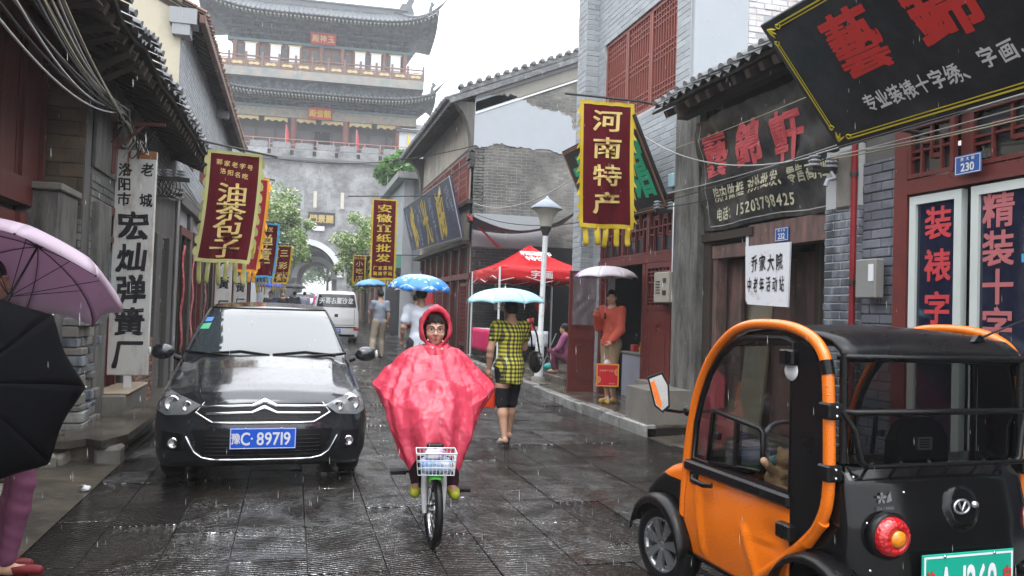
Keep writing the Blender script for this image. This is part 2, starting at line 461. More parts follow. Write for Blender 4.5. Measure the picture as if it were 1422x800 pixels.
M['lattice'] = mk('red lattice paint', (.24, .068, .052), .5, .15, 3, .08, 60, orand=.1)
M['dark'] = mk('unlit interior', (.016, .016, .018), .7, .3, 2, .1, 10)  # near-black base, the shade inside openings is put into this colour
M['glass_dk'] = mk('dark window glass', (.02, .025, .03), .07, .3, 2, .02, 6, spec=.7, rvar=.04)
M['tile'] = mk('grey roof tile', (.15, .155, .16), .45, .3, 6, .3, 50, orand=.3, isl=.3, dirt=((.28, .29, .29), 5, .3))
M['tile_red'] = mk('brown clay tile', (.20, .10, .065), .6, .35, 6, .4, 50, orand=.35, isl=.35, dirt=((.08, .06, .05), 6, .5))
M['metal_gr'] = mk('galvanised steel', (.42, .43, .43), .4, .15, 4, .1, 40, .7)
M['iron'] = mk('dark iron', (.05, .048, .046), .5, .3, 5, .2, 50, .4)
M['white'] = mk('white paint', (.72, .73, .74), .45, .06, 3, .05, 30)
M['cable_w'] = flat('pale cable', (.42, .42, .40), .5)
M['cable_k'] = flat('black cable', (.02, .02, .02), .5)
M['cable_y'] = flat('yellowed cable', (.35, .34, .22), .5)
M['black'] = flat('black', (.008, .008, .009), .5, 0, .2)
M['gold'] = mk('yellow lettering', (.58, .42, .05), .5, .1, 8, .05, 60)
M['goldp'] = mk('pale gold lettering', (.56, .42, .15), .55, .1, 8, .05, 60)
M['redl'] = mk('red lettering', (.62, .04, .035), .45, .08, 8, .03, 60)
M['whitel'] = mk('white lettering', (.72, .74, .75), .5, .05, 8, .03, 60)
M['ink'] = mk('black brush ink', (.018, .018, .022), .5, .2, 8, .03, 60)

def street_mat():
    m, n, b = newmat('wet chiselled paving'); h = N(n)
    g = n.nodes.new('ShaderNodeNewGeometry'); P = g.outputs['Position']
    r1 = n.nodes.new('ShaderNodeObjectInfo').outputs['Random']; r2 = g.outputs['Random Per Island']
    r = h.math('FRACT', h.math('ADD', r1, h.math('MULTIPLY', r2, 3.7)))
    rq = h.math('FRACT', h.math('MULTIPLY', r, 7.31))
    base = h.mix(h.noise(P, 2.2, 6, .6), rgb((.009, .0075, .006)), rgb((.034, .028, .022)))
    base = h.mix(h.math('MULTIPLY', r, .6), base, rgb((.016, .0155, .016)))
    sp = h.ramp(h.noise(P, 55, 3, .6), [(.66, 0.0), (.74, 1.0)])
    base = h.mix(h.math('MULTIPLY', sp, .35), base, rgb((.17, .15, .11)))
    n.links.new(base, b.inputs['Base Color'])
    # chisel grooves, each stone dressed at its own slant
    rot = h('ShaderNodeVectorRotate'); rot.rotation_type = 'Z_AXIS'; n.links.new(P, rot.inputs['Vector'])
    ang = h.math('MULTIPLY_ADD', rq, 1.1); n.nodes[-1].inputs[2].default_value = -.25
    n.links.new(ang, rot.inputs['Angle'])
    wv = h('ShaderNodeTexWave', i_Scale=9.5, i_Distortion=3.2, i_Detail=3.0, i_Detail_Scale=1.6); wv.bands_direction = 'Y'
    n.links.new(rot.outputs[0], wv.inputs['Vector'])
    grv = wv.outputs['Fac']
    wornf = h.noise(P, 1.1, 4, .6)
    puddle = h.ramp(h.noise(P, .75, 4, .55, .6), [(.53, 0.0), (.60, 1.0)])
    worn = h.ramp(wornf, [(.36, .25), (.58, 1.0)])
    amp = h.math('MULTIPLY', worn, h.math('SUBTRACT', 1.0, h.math('MULTIPLY', puddle, .85)))
    hgt = h.math('MULTIPLY', grv, amp)
    hgt = h.math('ADD', hgt, h.math('MULTIPLY', h.noise(P, 26, 5, .65), h.math('MULTIPLY_ADD', puddle, -.55)))
    n.nodes[-1].inputs[2].default_value = 1
    for nd in n.nodes:
        if nd.type == 'MATH' and nd.operation == 'MULTIPLY_ADD' and abs(nd.inputs[1].default_value+.55) < 1e-5: nd.inputs[2].default_value = .65
    lowf = h.math('ADD', h.noise(P, 5.5, 5, .65), h.math('MULTIPLY', h.noise(P, 14, 4, .6), .5))
    bmp = h.bump(hgt, 1.0, .0085, h.bump(lowf, .5, .022))
    rip = h('ShaderNodeTexVoronoi', i_Scale=22.0); n.links.new(P, rip.inputs['Vector'])
    rr = h.math('SINE', h.math('MULTIPLY', rip.outputs['Distance'], 60.0))
    rr = h.math('MULTIPLY', rr, h.ramp(rip.outputs['Distance'], [(.0, 1.0), (.45, 0.0)]))
    bmp2 = h.bump(h.math('MULTIPLY', rr, puddle), .12, .004, bmp)
    n.links.new(bmp2, b.inputs['Normal'])
    rf = h.math('MULTIPLY_ADD', h.noise(P, 4, 4), .16); n.nodes[-1].inputs[2].default_value = .05
    rf = h.math('SUBTRACT', rf, h.math('MULTIPLY', puddle, .10), True)
    ridge = h.math('POWER', grv, 5.0); patch = h.ramp(h.noise(P, 3.3, 5, .65, .5), [(.40, .03), (.60, 1.0)])
    glint_spk = h.ramp(h.noise(P, 70, 3, .7), [(.42, .15), (.62, 1.0)])  # glints painted in: specular pushed far up in speckles on the ridges
    sl_ = h.math('MULTIPLY', h.math('MULTIPLY', ridge, patch), h.math('MULTIPLY', glint_spk, 12.0)); sl_ = h.math('ADD', h.math('MULTIPLY', sl_, h.math('SUBTRACT', 1.0, puddle)), h.math('MULTIPLY_ADD', puddle, .5))
    n.nodes[-2].inputs[2].default_value = .07
    n.links.new(sl_, b.inputs['Specular IOR Level'])
    n.links.new(rf, b.inputs['Roughness'])
    return m
def fix_madd():
    pass
M['street'] = street_mat()
M['joint'] = mk('joint mud', (.018, .016, .014), .3, .3, 5, .3, 40, world=True)
M['slab'] = mk('wet pavement slab', (.06, .05, .042), .18, .35, 1.5, .25, 22, world=True, orand=.2, rvar=.12, dirt=((.17, .15, .12), 2.2, .35))
M['kerb'] = mk('kerb stone', (.19, .185, .18), .3, .35, 3, .4, 25, world=True, orand=.25, rvar=.12, dirt=((.40, .40, .37), 4, .3))

# ---------------------------------------------------------------- which pieces show
_ci = cam.matrix_world.inverted()
def px(p):
    q = _ci @ V(p)
    if q.z > -.1: return (-9999, -9999, 1)
    return (711+1106*q.x/-q.z, 400-1106*q.y/-q.z, -q.z)
def seen(p, m=40):
    x, y, d = px(p)
    return -m < x < 1422+m and -m < y < 800+m and d > .1

# ---------------------------------------------------------------- piece layers
def rect_mat(o, ux, uy, nz):
    return Matrix(((ux[0], uy[0], nz[0], o[0]), (ux[1], uy[1], nz[1], o[1]), (ux[2], uy[2], nz[2], o[2]), (0, 0, 0, 1)))
def bricks(parent, mat_b, o, ux, uy, nz, W, H, bw=.24, bh=.065, j=.011, holes=(), cap=300, depth=.03, proud=.012, name='brick', missing=0.0, hole_f=None, off=.5, jit=.004, seed=1, vislimit=True):
    """courses of bricks laid on a wall face: the largest in view as parts, the rest one joined part"""
    R = random.Random(seed); o, ux, uy, nz = V(o), V(ux).normalized(), V(uy).normalized(), V(nz).normalized()
    L = []
    rows = int(H/(bh+j))
    for r in range(rows+1):
        v0 = r*(bh+j); v1 = min(v0+bh, H)
        if v1-v0 < .015: continue
        x = -(off*(bw+j) if r % 2 else 0)
        while x < W:
            a, b = max(0, x), min(W, x+bw); x += bw+j
            if b-a < .02: continue
            segs = [(a, b)]
            for (h0, h1, w0, w1) in holes:
                if v1 <= w0+.01 or v0 >= w1-.01: continue
                ns = []
                for a_, b_ in segs:
                    if b_ <= h0 or a_ >= h1: ns.append((a_, b_)); continue
                    if a_ < h0-.02: ns.append((a_, h0))
                    if b_ > h1+.02: ns.append((h1, b_))
                segs = ns
            for a_, b_ in segs:
                if R.random() < missing: continue
                if hole_f and hole_f((a_+b_)/2, (v0+v1)/2): continue
                L.append((a_, b_, v0, v1))
    def key(q):
        p = o+ux*((q[0]+q[1])/2)+uy*((q[2]+q[3])/2)
        return (0 if seen(p, 10) else 1, px(p)[2])
    L.sort(key=key)
    base = MB(); base.rbox(-.5, .5, -.5, .5, -1, 0, .06)
    # one shared brick, chamfer compensated by its proportions
    def unit(w_, h_):
        mb = MB(); mb.rbox(-w_/2, w_/2, -h_/2, h_/2, -depth, 0, .006); return mb.mesh(name, mat_b)
    um = unit(bw, bh); n = 0; rest = MB()
    for q in L:
        w_, h_ = q[1]-q[0], q[3]-q[2]
        c = o+ux*((q[0]+q[1])/2)+uy*((q[2]+q[3])/2)+nz*(proud+R.uniform(-jit, jit))
        T = rect_mat(c, ux, uy, nz) @ Matrix.Rotation(R.uniform(-.006, .006), 4, 'Z')
        if n < cap and (seen(c, 10) or not vislimit):
            ob = link(name, um, parent); ob.matrix_world = T
            ob.matrix_basis = pmat(parent).inverted() @ T @ Matrix.Diagonal((w_/bw, h_/bh, 1, 1)); n += 1
        elif px(c)[0] > -600 and px(c)[0] < 2000:
            rest.M = T; hw, hh = w_/2, h_/2
            rest.add([(-hw,-hh,-depth),(hw,-hh,-depth),(hw,hh,-depth),(-hw,hh,-depth),(-hw,-hh,0),(hw,-hh,0),(hw,hh,0),(-hw,hh,0)],
                     [(4,5,6,7),(0,1,5,4),(1,2,6,5),(2,3,7,6),(3,0,4,7)])
    if rest.v:
        ro = rest.build(name+'work', mat_b, parent, world=True)
        if len(L) > 1: props(ro, kind='stuff')
    return n

# ---------------------------------------------------------------- ground and street
g = MB()
P = []
for x in (-150, -60, -12, -2.6, 0, 2, 5, 6, 14, 60, 150):
    P.append([(x, y, gz(y)-.06 if y < 300 else gz(300)-.06) for y in (-40, 0, 6, 12, 20, 30, 45, 60, 90, 140, 200, 260)])
g.grid(P, False); props(g.build('ground', M['concrete']), kind='structure')
XL, XR = -1.5, 4.36
st = MB()
P = [[(x, y, gz(y)-.012) for y in (-6, 0, 6, 12, 20, 30, 45, 60, 100)] for x in (XL, XR)]
st.grid(P, False); street = props(st.build('street', M['joint']), kind='structure')
R = random.Random(3); stones = []
ncol = 14; ws_ = [R.uniform(.30, .52) for _ in range(ncol)]; t_ = sum(ws_); ws_ = [w_*(XR-XL)/t_ for w_ in ws_]
for i in range(ncol):
    cw = ws_[i]; xx_ = XL+sum(ws_[:i])
    y = 1.5+R.random()*.7
    while y < 66:
        l = R.uniform(.6, 1.4); stones.append((xx_, y, l, cw)); y += l
stones.sort(key=lambda q: (0 if seen((q[0]+q[3]/2, q[1]+q[2]/2, gz(q[1])), 60) else 1, q[1]))
mb = MB(); mb.rbox(-.5, .5, -.5, .5, -.1, 0, .003); sm_ = mb.mesh('paving_stone', M['street'])
rest = MB(); rest_base = [(-.5,-.5,0),(.5,-.5,0),(.5,.5,0),(-.5,.5,0)]
for k, (x, y, l, cw) in enumerate(stones):
    z = gz(y+l/2)+R.uniform(-.003, .003); sl = .018 if y > 12 else 0
    T = Matrix.Translation((x+cw/2, y+l/2, z)) @ Matrix.Rotation(R.uniform(-.006, .006), 4, 'Z') @ Matrix.Rotation(sl+R.uniform(-.004, .004), 4, 'X') @ Matrix.Rotation(R.uniform(-.007, .007), 4, 'Y') @ Matrix.Diagonal((cw-.006, l-.006, 1, 1))
    if k < 300: o = link('paving_stone', sm_, street); o.matrix_basis = T
    else: rest.M = T; rest.box(-.5, .5, -.5, .5, -.05, 0)
props(rest.build('far_paving', M['street'], street), kind='stuff')
# left shoulder of beaten concrete, uneven
mb = MB(); P = []
for i in range(13):
    x = -2.75+i*(1.27)/12
    P.append([(x, 1+j*.5, gz(1+j*.5)+.004+.05*(1-i/12)+.018*math.sin(3*j+i)*(1-i/12)+random.uniform(0, .012)) for j in range(110)])
mb.grid(P, True); props(mb.build('shoulder', M['concrete']), kind='structure')
# right pavement: kerb stones + slabs
pv = MB(); pv.grid([[(x, y, gz(y)+.10) for y in (9.3, 12, 30, 62)] for x in (4.4, 5.6)], False)
pv.add([(4.4, 9.3, .1), (5.6, 9.3, .1), (5.6, 9.3, -.05), (4.4, 9.3, -.05)], [(0, 1, 2, 3)])
pave = props(pv.build('pavement', M['joint']), kind='structure')
y = 9.3
kb = MB(); kb.rbox(0, .16, 0, 1, -.12, .15, .015); km = kb.mesh('kerb_stone', M['kerb'])
sb = MB(); sb.rbox(0, 1, 0, 1, -.04, .0, .006); slm = sb.mesh('slab', M['slab'])
n = 0
while y < 60:
    l = R.uniform(.55, 1.0)
    o = link('kerb_stone', km, pave); o.location = (4.36+R.uniform(-.01, .01), y, gz(y)+R.uniform(-.008, .008)); o.scale = (1, l-.012, 1); n += 1
    if y < 34:
        for x in (4.53, 5.1):
            o = link('slab', slm, pave); o.location = (x, y, gz(y)+.15+R.uniform(-.003, .003)); o.scale = (.56, l-.008, 1)
    y += l
# near right: ramped concrete apron with a drain slot
mb = MB(); mb.grid([[(4.37, y_, .0), (4.7, y_, .012), (5.15, y_, .03)] for y_ in (0, 2, 4, 6, 8, 9.28)], False)
props(mb.build('apron', M['concrete']), kind='structure')
mb = MB(); mb.box(4.38, 4.44, 7.2, 8.6, -.03, .007); props(mb.build('drain_slot', M['black']), 'narrow dark drain slot beside the concrete apron', 'drain')
# ---------------------------------------------------------------- gate tower, about 80 m up the street
TD = 80.0
tw = thing('gate_tower', 'tall old city gate tower with two tiled eaves and an arched passage', 'gate tower', (1.6, TD, gz(TD)), radians(-4.1))
mt_wall = mk('tower masonry', (.40, .41, .42), .8, .2, .35, .3, 3, dirt=((.24, .245, .25), .22, .5), stretch=(1, 1, .6))
def brickish(name, c1, c2, cm, sc=1.0, bw=.5, bh=.13, dirt=None):
    m, n, b = newmat(name); h = N(n); co = h.coord('Object')
    mp = h('ShaderNodeMapping', i_Rotation=(pi/2, 0, 0)); n.links.new(co, mp.inputs[0])
    br = h('ShaderNodeTexBrick', i_Color1=rgb(c1), i_Color2=rgb(c2), i_Mortar=rgb(cm), i_Scale=sc, i_Mortar_Size=.015, i_Brick_Width=bw, i_Row_Height=bh)
    n.links.new(mp.outputs[0], br.inputs['Vector'])
    c = br.outputs['Color']
    f = h.ramp(h.noise(co, .28, 6, .62), [(.38, 0.0), (.62, 1.0)]); c = h.mix(h.math('MULTIPLY', f, .8), c, rgb(dirt or (.52, .53, .54)))
    f2 = h.ramp(h.noise(co, .9, 6, .7), [(.45, 0.0), (.65, 1.0)]); c = h.mix(h.math('MULTIPLY', f2, .8), c, rgb((.11, .11, .11)))
    n.links.new(c, b.inputs['Base Color']); b.inputs['Roughness'].default_value = .8
    n.links.new(h.bump(br.outputs['Fac'], .4, .02), b.inputs['Normal'])
    return m
mt_wall = brickish('tower masonry', (.13, .135, .14), (.22, .225, .23), (.08, .08, .08), dirt=(.42, .43, .44))
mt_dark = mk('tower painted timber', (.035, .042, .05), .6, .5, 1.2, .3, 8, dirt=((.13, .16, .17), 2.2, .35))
mt_beam = mk('tower painted beams', (.20, .22, .21), .6, .3, 1.0, .1, 8, dirt=((.36, .27, .17), 2.0, .4))
mt_teal = mk('tower teal moulding', (.12, .18, .19), .6, .2, 2, .1, 8)
mt_red = mk('tower red timber', (.20, .085, .07), .6, .2, 1.5, .1, 8)
mt_tile = mk('tower glazed grey tile', (.11, .12, .13), .4, .25, 1.2, .15, 10, isl=.15)
mt_rail = mk('tower railing timber', (.20, .13, .105), .6, .2, 2, .1, 8)
mt_gild = mk('tower gilt carving', (.55, .43, .22), .6, .25, 3, .1, 8)
# 1 px of the photograph is about 0.0724 m at the tower
def arch_wall(mb, x0, x1, z1, y0, y1, r, zc, n=20, cx=0):
    """wall x0..x1 x 0..z1 with an arched opening, thickness y0..y1"""
    A = [(cx+r*cos(pi-pi*k/n), zc+r*sin(pi*k/n)) for k in range(n+1)]
    for y, fl in ((y0, 0), (y1, 1)):
        q = [(x0, 0), (cx-r, 0)]+[(a, b) for a, b in A]+[(cx+r, 0), (x1, 0), (x1, z1), (x0, z1)]
        def f(vs): mb.add([(a, y, b) for a, b in vs], [tuple(range(len(vs)))[::-1] if fl else tuple(range(len(vs)))])
        f([(x0, 0), (cx-r, 0), (cx-r, z1), (x0, z1)]); f([(cx+r, 0), (x1, 0), (x1, z1), (cx+r, z1)])
        for k in range(n): f([A[k], A[k+1], (A[k+1][0], z1), (A[k][0], z1)])
    J = [(cx-r, 0)]+A+[(cx+r, 0)]
    for k in range(len(J)-1):
        mb.add([(J[k][0], y0, J[k][1]), (J[k+1][0], y0, J[k+1][1]), (J[k+1][0], y1, J[k+1][1]), (J[k][0], y1, J[k][1])], [(0, 3, 2, 1)])
    mb.add([(x0, y0, z1), (x1, y0, z1), (x1, y1, z1), (x0, y1, z1)], [(0, 1, 2, 3)])
ZW = 14.3
mb = MB(); arch_wall(mb, -19, 23, ZW, 0, 4.5, 3.1, 3.05, cx=-.55)
mb.build('wall', mt_wall, tw)
mb = MB(); arch_wall(mb, -6, 5, 8, 4.6, 13.5, 1.75, 3.0, cx=.2); mb.build('inner_passage', mt_wall, tw)
for (r0, r1, yy, zc, cx, nm) in ((3.1, 3.65, -.12, 3.05, -.55, 'arch_ring'), (1.75, 2.3, 4.48, 3.0, .2, 'arch_ring')):
    mb = MB(); n_ = 22
    pts = [[(cx+r*cos(pi-pi*k/n_), y_, zc+r*sin(pi*k/n_)) for k in range(n_+1)] for r, y_ in ((r0, yy+.1), (r0, yy), (r1, yy), (r1, yy+.12))]
    mb.grid(pts, False); mb.build(nm, mk('pale arch stone', (.60, .62, .63), .7, .12, 1, .1, 6), tw)
mb = MB(); mb.box(-19, 23, -.35, 0, ZW, ZW+.25); mb.build('coping', mk('dark coping', (.12, .12, .125), .7), tw)
mb = MB(); mb.box(-19, 23, -.1, .5, ZW+.25, ZW+1.1); mb.build('parapet', mt_wall, tw)
mer = MB(); mer.rbox(-.85, .85, -.1, .5, 0, .6, .04); mm = mer.mesh('merlon', mt_wall)
slot = MB(); slot.box(-.16, .16, -.14, -.09, 0, .45); slm2 = slot.mesh('arrow_slot', M['black'])
for k in range(20):
    x = -18+k*2.12; o = link('merlon', mm, tw, loc=(x, 0, ZW+1.1)); link('arrow_slot', slm2, tw, loc=(x+1.0, 0, ZW+.5))
# pale repair streaks on the wall
for k, x in enumerate((-3.6, -2.3, -1.0, .2, 1.5, 2.8)):
    mb = MB(); mb.box(x-.16, x+.16, -.02, .03, 9.6+.2*(k % 2), 11.4); mb.build('repair_patch', mk('pale patch', (.55, .52, .44), .8) if k % 2 else M['plaster'], tw)
# lower hall
ZF = ZW+.3
mb = MB(); mb.box(-8.1, 8.4, 3.2, 9, ZF, ZF+5.2); mb.build('hall_wall', mk('hall wall', (.10, .095, .095), .7, .3, 1.5), tw)
for x in (-13.5, 11.4):
    sw = MB(); sw.box(x-3.2, x+3.2, 1.6, 9, ZF, ZF+3.6); s = sw.build('side_wing', mk('white wing wall', (.62, .64, .66), .7, .08, 1), tw)
    rf = MB(); rf.box(x-3.5, x+3.5, 1.2, 9.2, ZF+3.6, ZF+3.85); rf.add([(x-3.6, 1.1, ZF+3.85), (x+3.6, 1.1, ZF+3.85), (x+3.6, 4, ZF+5), (x-3.6, 4, ZF+5)], [(0, 1, 2, 3)]); rf.build('roof', mt_tile, s)
for x in (-7.9, -2.25, 2.85, 8.1):
    mb = MB(); mb.lathe([(.32, 0), (.32, 5.3)], 12, (x, 1.9, ZF)); mb.build('column', mt_red, tw)
for k in range(9):
    x = -6.9+k*1.85
    mb = MB(); mb.box(x-.75, x+.75, 3.13, 3.2, ZF+.3, ZF+3.3); mb.build('door_panel', mk('hall door', (.13, .12, .125), .6, .2) if k != 4 else M['black'], tw)
for k in range(6):   # gilt hangings along the beam
    x = -6.7+k*2.75; mb = MB()
    prof = [(-1.1, 0), (1.1, 0), (1.1, -.55), (.7, -.3), (.35, -.5), (0, -.3), (-.35, -.5), (-.7, -.3), (-1.1, -.55)]
    mb.prism(prof, (x, 1.75, ZF+4.25), (1, 0, 0), (0, 0, 1), (0, .08, 0)); mb.build('valance', mt_gild, tw)
for z0, z1, mt_, yy in ((4.2, 5.1, mt_beam, 1.55), (5.1, 5.3, mt_teal, 1.4)):
    mb = MB(); mb.box(-9.6, 9.9, yy, 2.4, ZF+z0, ZF+z1); mb.build('beam', mt_, tw)
# railing
rl = MB()
for z in (1.35, 1.9, .9): rl.tube([(-9, .9, ZF+z), (9.4, .9, ZF+z)], .045, 6)
for k in range(13): rl.tube([(-9+k*1.53, .9, ZF+.3), (-9+k*1.53, .9, ZF+1.95)], .05, 6)
rl.build('terrace_rail', mk('pink rail', (.46, .22, .19), .5), tw)

def brackets(par, x0, x1, z0, z1, y, n, out=.9):
    mb = MB()
    for k in range(n):
        x = x0+(x1-x0)*(k+.5)/n
        for t in range(4):
            zz = z0+(z1-z0)*t/4; w_ = .16+.12*t; yy = y-out*t/4
            mb.box(x-w_, x+w_, yy-.12, yy+.3, zz, zz+(z1-z0)/8)
            mb.box(x-.07, x+.07, yy-.35, yy+.3, zz+(z1-z0)/8, zz+(z1-z0)/4)
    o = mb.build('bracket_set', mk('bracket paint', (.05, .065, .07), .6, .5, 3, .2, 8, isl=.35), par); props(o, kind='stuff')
def ribbed_roof(par, xe, ye, ze, xr, yr, zr, lift, nrib, cxx, name='roof', sag=.25, sides=True, wall=(9, 2, 1)):
    """hipped roof: eave half-width xe at y=ye height ze with corners lifted, ridge half-width xr at (yr,zr); ribs run up the slope"""
    def eave(t):      # t -1..1
        return V((cxx+xe*t, ye-.5*abs(t)**6, ze+lift*abs(t)**5))
    def pt(t, s):
        e = eave(t); r = V((cxx+xr*t, yr, zr)); p = e.lerp(r, s); p.z -= sag*(zr-ze)*sin(pi*s)*.8; return p
    nt_, ns = 48, 7
    sk = MB(); sk.grid([[pt(-1+2*i/nt_, j/ns) for j in range(ns+1)] for i in range(nt_+1)], True)
    if sides:
        for sgn in (-1, 1):
            P = []
            for i in range(9):
                w_ = i/8; t4 = abs(2*w_-1)**4
                P.append([V((cxx+sgn*(xe*(1-q_)+xr*q_), (ye-.5+w_*(2*(yr-ye)+1))*(1-q_)+yr*q_, ze+lift*t4*(1-q_)**3+(zr-ze)*q_-sag*(zr-ze)*sin(pi*q_)*.8)) for q_ in [k_/ns for k_ in range(ns+1)]])
            sk.grid(P, True)
    o = sk.build(name, mt_tile, par, solid=.12)
    rb = MB()
    for k in range(nrib):
        t = -1+2*(k+.5)/nrib
        pts = []
        for j in range(ns+1):
            # ribs stay parallel: follow constant x
            e = eave(t); s_ = j/ns
            if abs(e.x-cxx) > xr:
                smax = (xe-abs(e.x-cxx))/(xe-xr); s_ = j/ns*smax
                tt = (e.x-cxx)/(xe+(xr-xe)*s_)
            else: tt = (e.x-cxx)/(xe+(xr-xe)*s_)
            p = pt(max(-1, min(1, tt)), s_); p.z += .07; pts.append(p)
        rb.tube(pts, .085, 6, True)
        rb.lathe([(.001, 0), (.12, 0), (.12, .08), (.001, .1)], 8, tuple(eave(t)+V((0, -.08, .04))), axis='y')
    ro = rb.build('tile_rib', mt_tile, o); props(ro, kind='stuff')
    # soffit and rafter ends
    xw, yw, dz = wall; sf = MB()
    sf.grid([[eave(-1+2*i/24)+V((0, 0, -.12)), V((cxx+(xw+1)*(-1+2*i/24), (ye+yw)/2+.3, ze-.3*dz)), V((cxx+xw*(-1+2*i/24), yw, ze-dz))] for i in range(25)], True)
    for sg in (-1, 1):
        sf.grid([[V((cxx+sg*xe, ye-.5+w_*(2*(yr-ye)+1), ze+lift*abs(2*w_-1)**5-.12)), V((cxx+sg*(xw+1), (ye+yw)/2+.3+w_*(2*(yr-yw)), ze-.3*dz)), V((cxx+sg*xw, yw+w_*2*(yr-yw), ze-dz))] for w_ in [q/8 for q in range(9)]], True)
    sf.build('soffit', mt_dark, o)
    rf = MB()
    for k in range(int(nrib*1.2)):
        t = -1+2*(k+.5)/(nrib*1.2); e = eave(t); rf.box(e.x-.07, e.x+.07, e.y+.05, e.y+1.1, e.z-.32, e.z-.18)
    props(rf.build('rafter_end', mk('pale rafter ends', (.30, .33, .28), .6, .2), o), kind='stuff')
    # hip ridges
    for sgn in (-1, 1):
        hp = MB(); pts = [pt(sgn, s_/6)+V((0, 0, .15)) for s_ in range(7)]
        pts[0] = pts[0]+V((sgn*.75, -.45, .85)); pts.insert(1, pt(sgn, .04)+V((sgn*.1, -.1, .3)))
        hp.tube(pts, [.04, .15]+[.19]*6, 6); hp.build('hip_ridge', mt_tile, o)
        bt = MB(); p = pt(sgn, .22)+V((0, 0, .3)); bt.tube([p, p+V((0, -.05, .45)), p+V((sgn*.18, -.1, .72)), p+V((sgn*.42, -.1, .78))], [.2, .16, .17, .06], 8); bt.ball(p+V((sgn*.12, -.1, .85)), .17, 8, 5)
        bt.build('roof_beast', mt_tile, o)
    return o
# lower roof
brackets(tw, -9.6, 9.9, ZF+5.3, ZF+6.2, 1.6, 26)
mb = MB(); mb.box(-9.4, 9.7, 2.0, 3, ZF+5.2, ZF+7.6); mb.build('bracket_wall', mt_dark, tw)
ribbed_roof(tw, 11.2, -.6, ZF+6.25, 9.6, 2.6, ZF+7.5, .9, 58, .35, wall=(9.5, 1.9, 1.0))
# balcony
ZB = ZF+7.7
mb = MB(); mb.box(-9.4, 10.1, .9, 4, ZB-.9, ZB); mb.build('balcony_base', mt_dark, tw)
mb = MB(); mb.box(-10, 10.4, .2, 8, ZB, ZB+.85); mb.build('balcony_fascia', mk('weathered fascia', (.34, .29, .25), .7, .25, 1.5, dirt=((.20, .24, .24), 1.2, .5)), tw)
bal = MB()
ZR = ZB+.85
bal.box(-10, 10.4, .25, .4, ZR+1.05, ZR+1.17); bal.box(-10, 10.4, .28, .36, ZR+.76, ZR+.84); bal.box(-10, 10.4, .28, .36, ZR+.05, ZR+.7)
for yy in (1.2, 3, 5):
    for xx in (-10, 10.3): bal.box(xx, xx+.1, .25, 7, ZR+1.05, ZR+1.17); bal.box(xx, xx+.1, .25, 7, ZR, ZR+.7)
rail = bal.build('balcony_rail', mt_rail, tw)
pm = MB(); pm.rbox(-.11, .11, .2, .42, 0, 1.5, .03); pm = pm.mesh('rail_post', mt_rail)
cm_ = MB(); cm_.prism([(-.55, 0), (-.3, .18), (0, .1), (.3, .2), (.55, 0), (.35, -.14), (0, -.06), (-.35, -.14)], (0, .27, 0), (1, 0, 0), (0, 0, 1), (0, -.05, 0)); cm_ = cm_.mesh('gilt_carving', mt_gild)
for k in range(14):
    link('rail_post', pm, rail, loc=(-9.95+k*1.56, 0, ZR))
    if k < 13: link('gilt_carving', cm_, rail, loc=(-9.17+k*1.56, 0, ZR+.36))
# upper hall
mb = MB(); mb.box(-8.3, 8.6, 1.9, 8, ZR, ZR+2.95); mb.build('upper_wall', mt_red, tw)
for k in range(9):
    x = -8.1+k*2.07; mb = MB(); mb.lathe([(.24, 0), (.24, 2.95)], 10, (x, 1.75, ZR)); mb.build('column', mk('brown column', (.24, .13, .10), .6), tw)
for k in range(16):
    x = -7.6+k*1.03; mb = MB(); mb.box(x-.36, x+.36, 1.84, 1.9, ZR+.8, ZR+2.6)
    f = mb.build('window', mt_rail, tw); p = MB(); p.box(x-.28, x+.28, 1.82, 1.838, ZR+1.5, ZR+2.5); p.box(x-.28, x+.28, 1.82, 1.838, ZR+1.0, ZR+1.4)
    p.build('pane', M['glass_dk'], f)
for x in (-6.55, -3.45, -1.35, 3.9, 5.6, 7.7) if False else (-6.6, -4.2, -2.4, 4.0, 5.6, 7.55):
    mb = MB(); mb.box(x-.5, x+.5, 1.4, 1.46, ZR+.9, ZR+2.7); f = mb.build('hanging_scroll', mk('white scroll', (.78, .78, .80), .7, .04), tw)
    p = MB(); p.box(x-.62, x+.62, 1.38, 1.47, ZR+2.7, ZR+2.82); p.build('scroll_rod', mt_gild, f)
mb = MB(); mb.box(-8.8, 9.1, 1.5, 2.2, ZR+2.95, ZR+3.2); mb.build('beam', mt_teal, tw)
brackets(tw, -8.8, 9.1, ZR+3.2, ZR+5.1, 2.1, 26, 1.6)
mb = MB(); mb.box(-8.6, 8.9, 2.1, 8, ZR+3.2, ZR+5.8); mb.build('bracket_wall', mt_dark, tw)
ribbed_roof(tw, 11.4, -.9, ZR+5.3, 8.0, 4.6, ZR+8.1, 1.5, 50, .15, wall=(8.7, 2.1, 2.0))
mb = MB(); mb.box(-8.4, 8.7, 4.3, 4.9, ZR+7.6, ZR+8.6); mb.box(-8.4, 8.7, 4.2, 5.0, ZR+7.9, ZR+8.05); mb.box(-8.4, 8.7, 4.2, 5.0, ZR+8.5, ZR+8.65); mb.build('ridge', mt_tile, tw)
for sgn in (-1, 1):
    x = .15+sgn*8.4
    mb = MB(); mb.prism([(-.9, -.3), (.7, -.3), (.9, .6), (.6, 1.4), (.9, 2.0), (.3, 2.1), (0, 1.5), (-.4, 1.5), (-.7, .9), (-.5, .5), (-1.2, .5), (-1.3, .2)], (x, 4.3, ZR+7.8), (sgn, 0, 0), (0, 0, 1), (0, .6, 0)); mb.build('ridge_beast', mt_tile, tw)
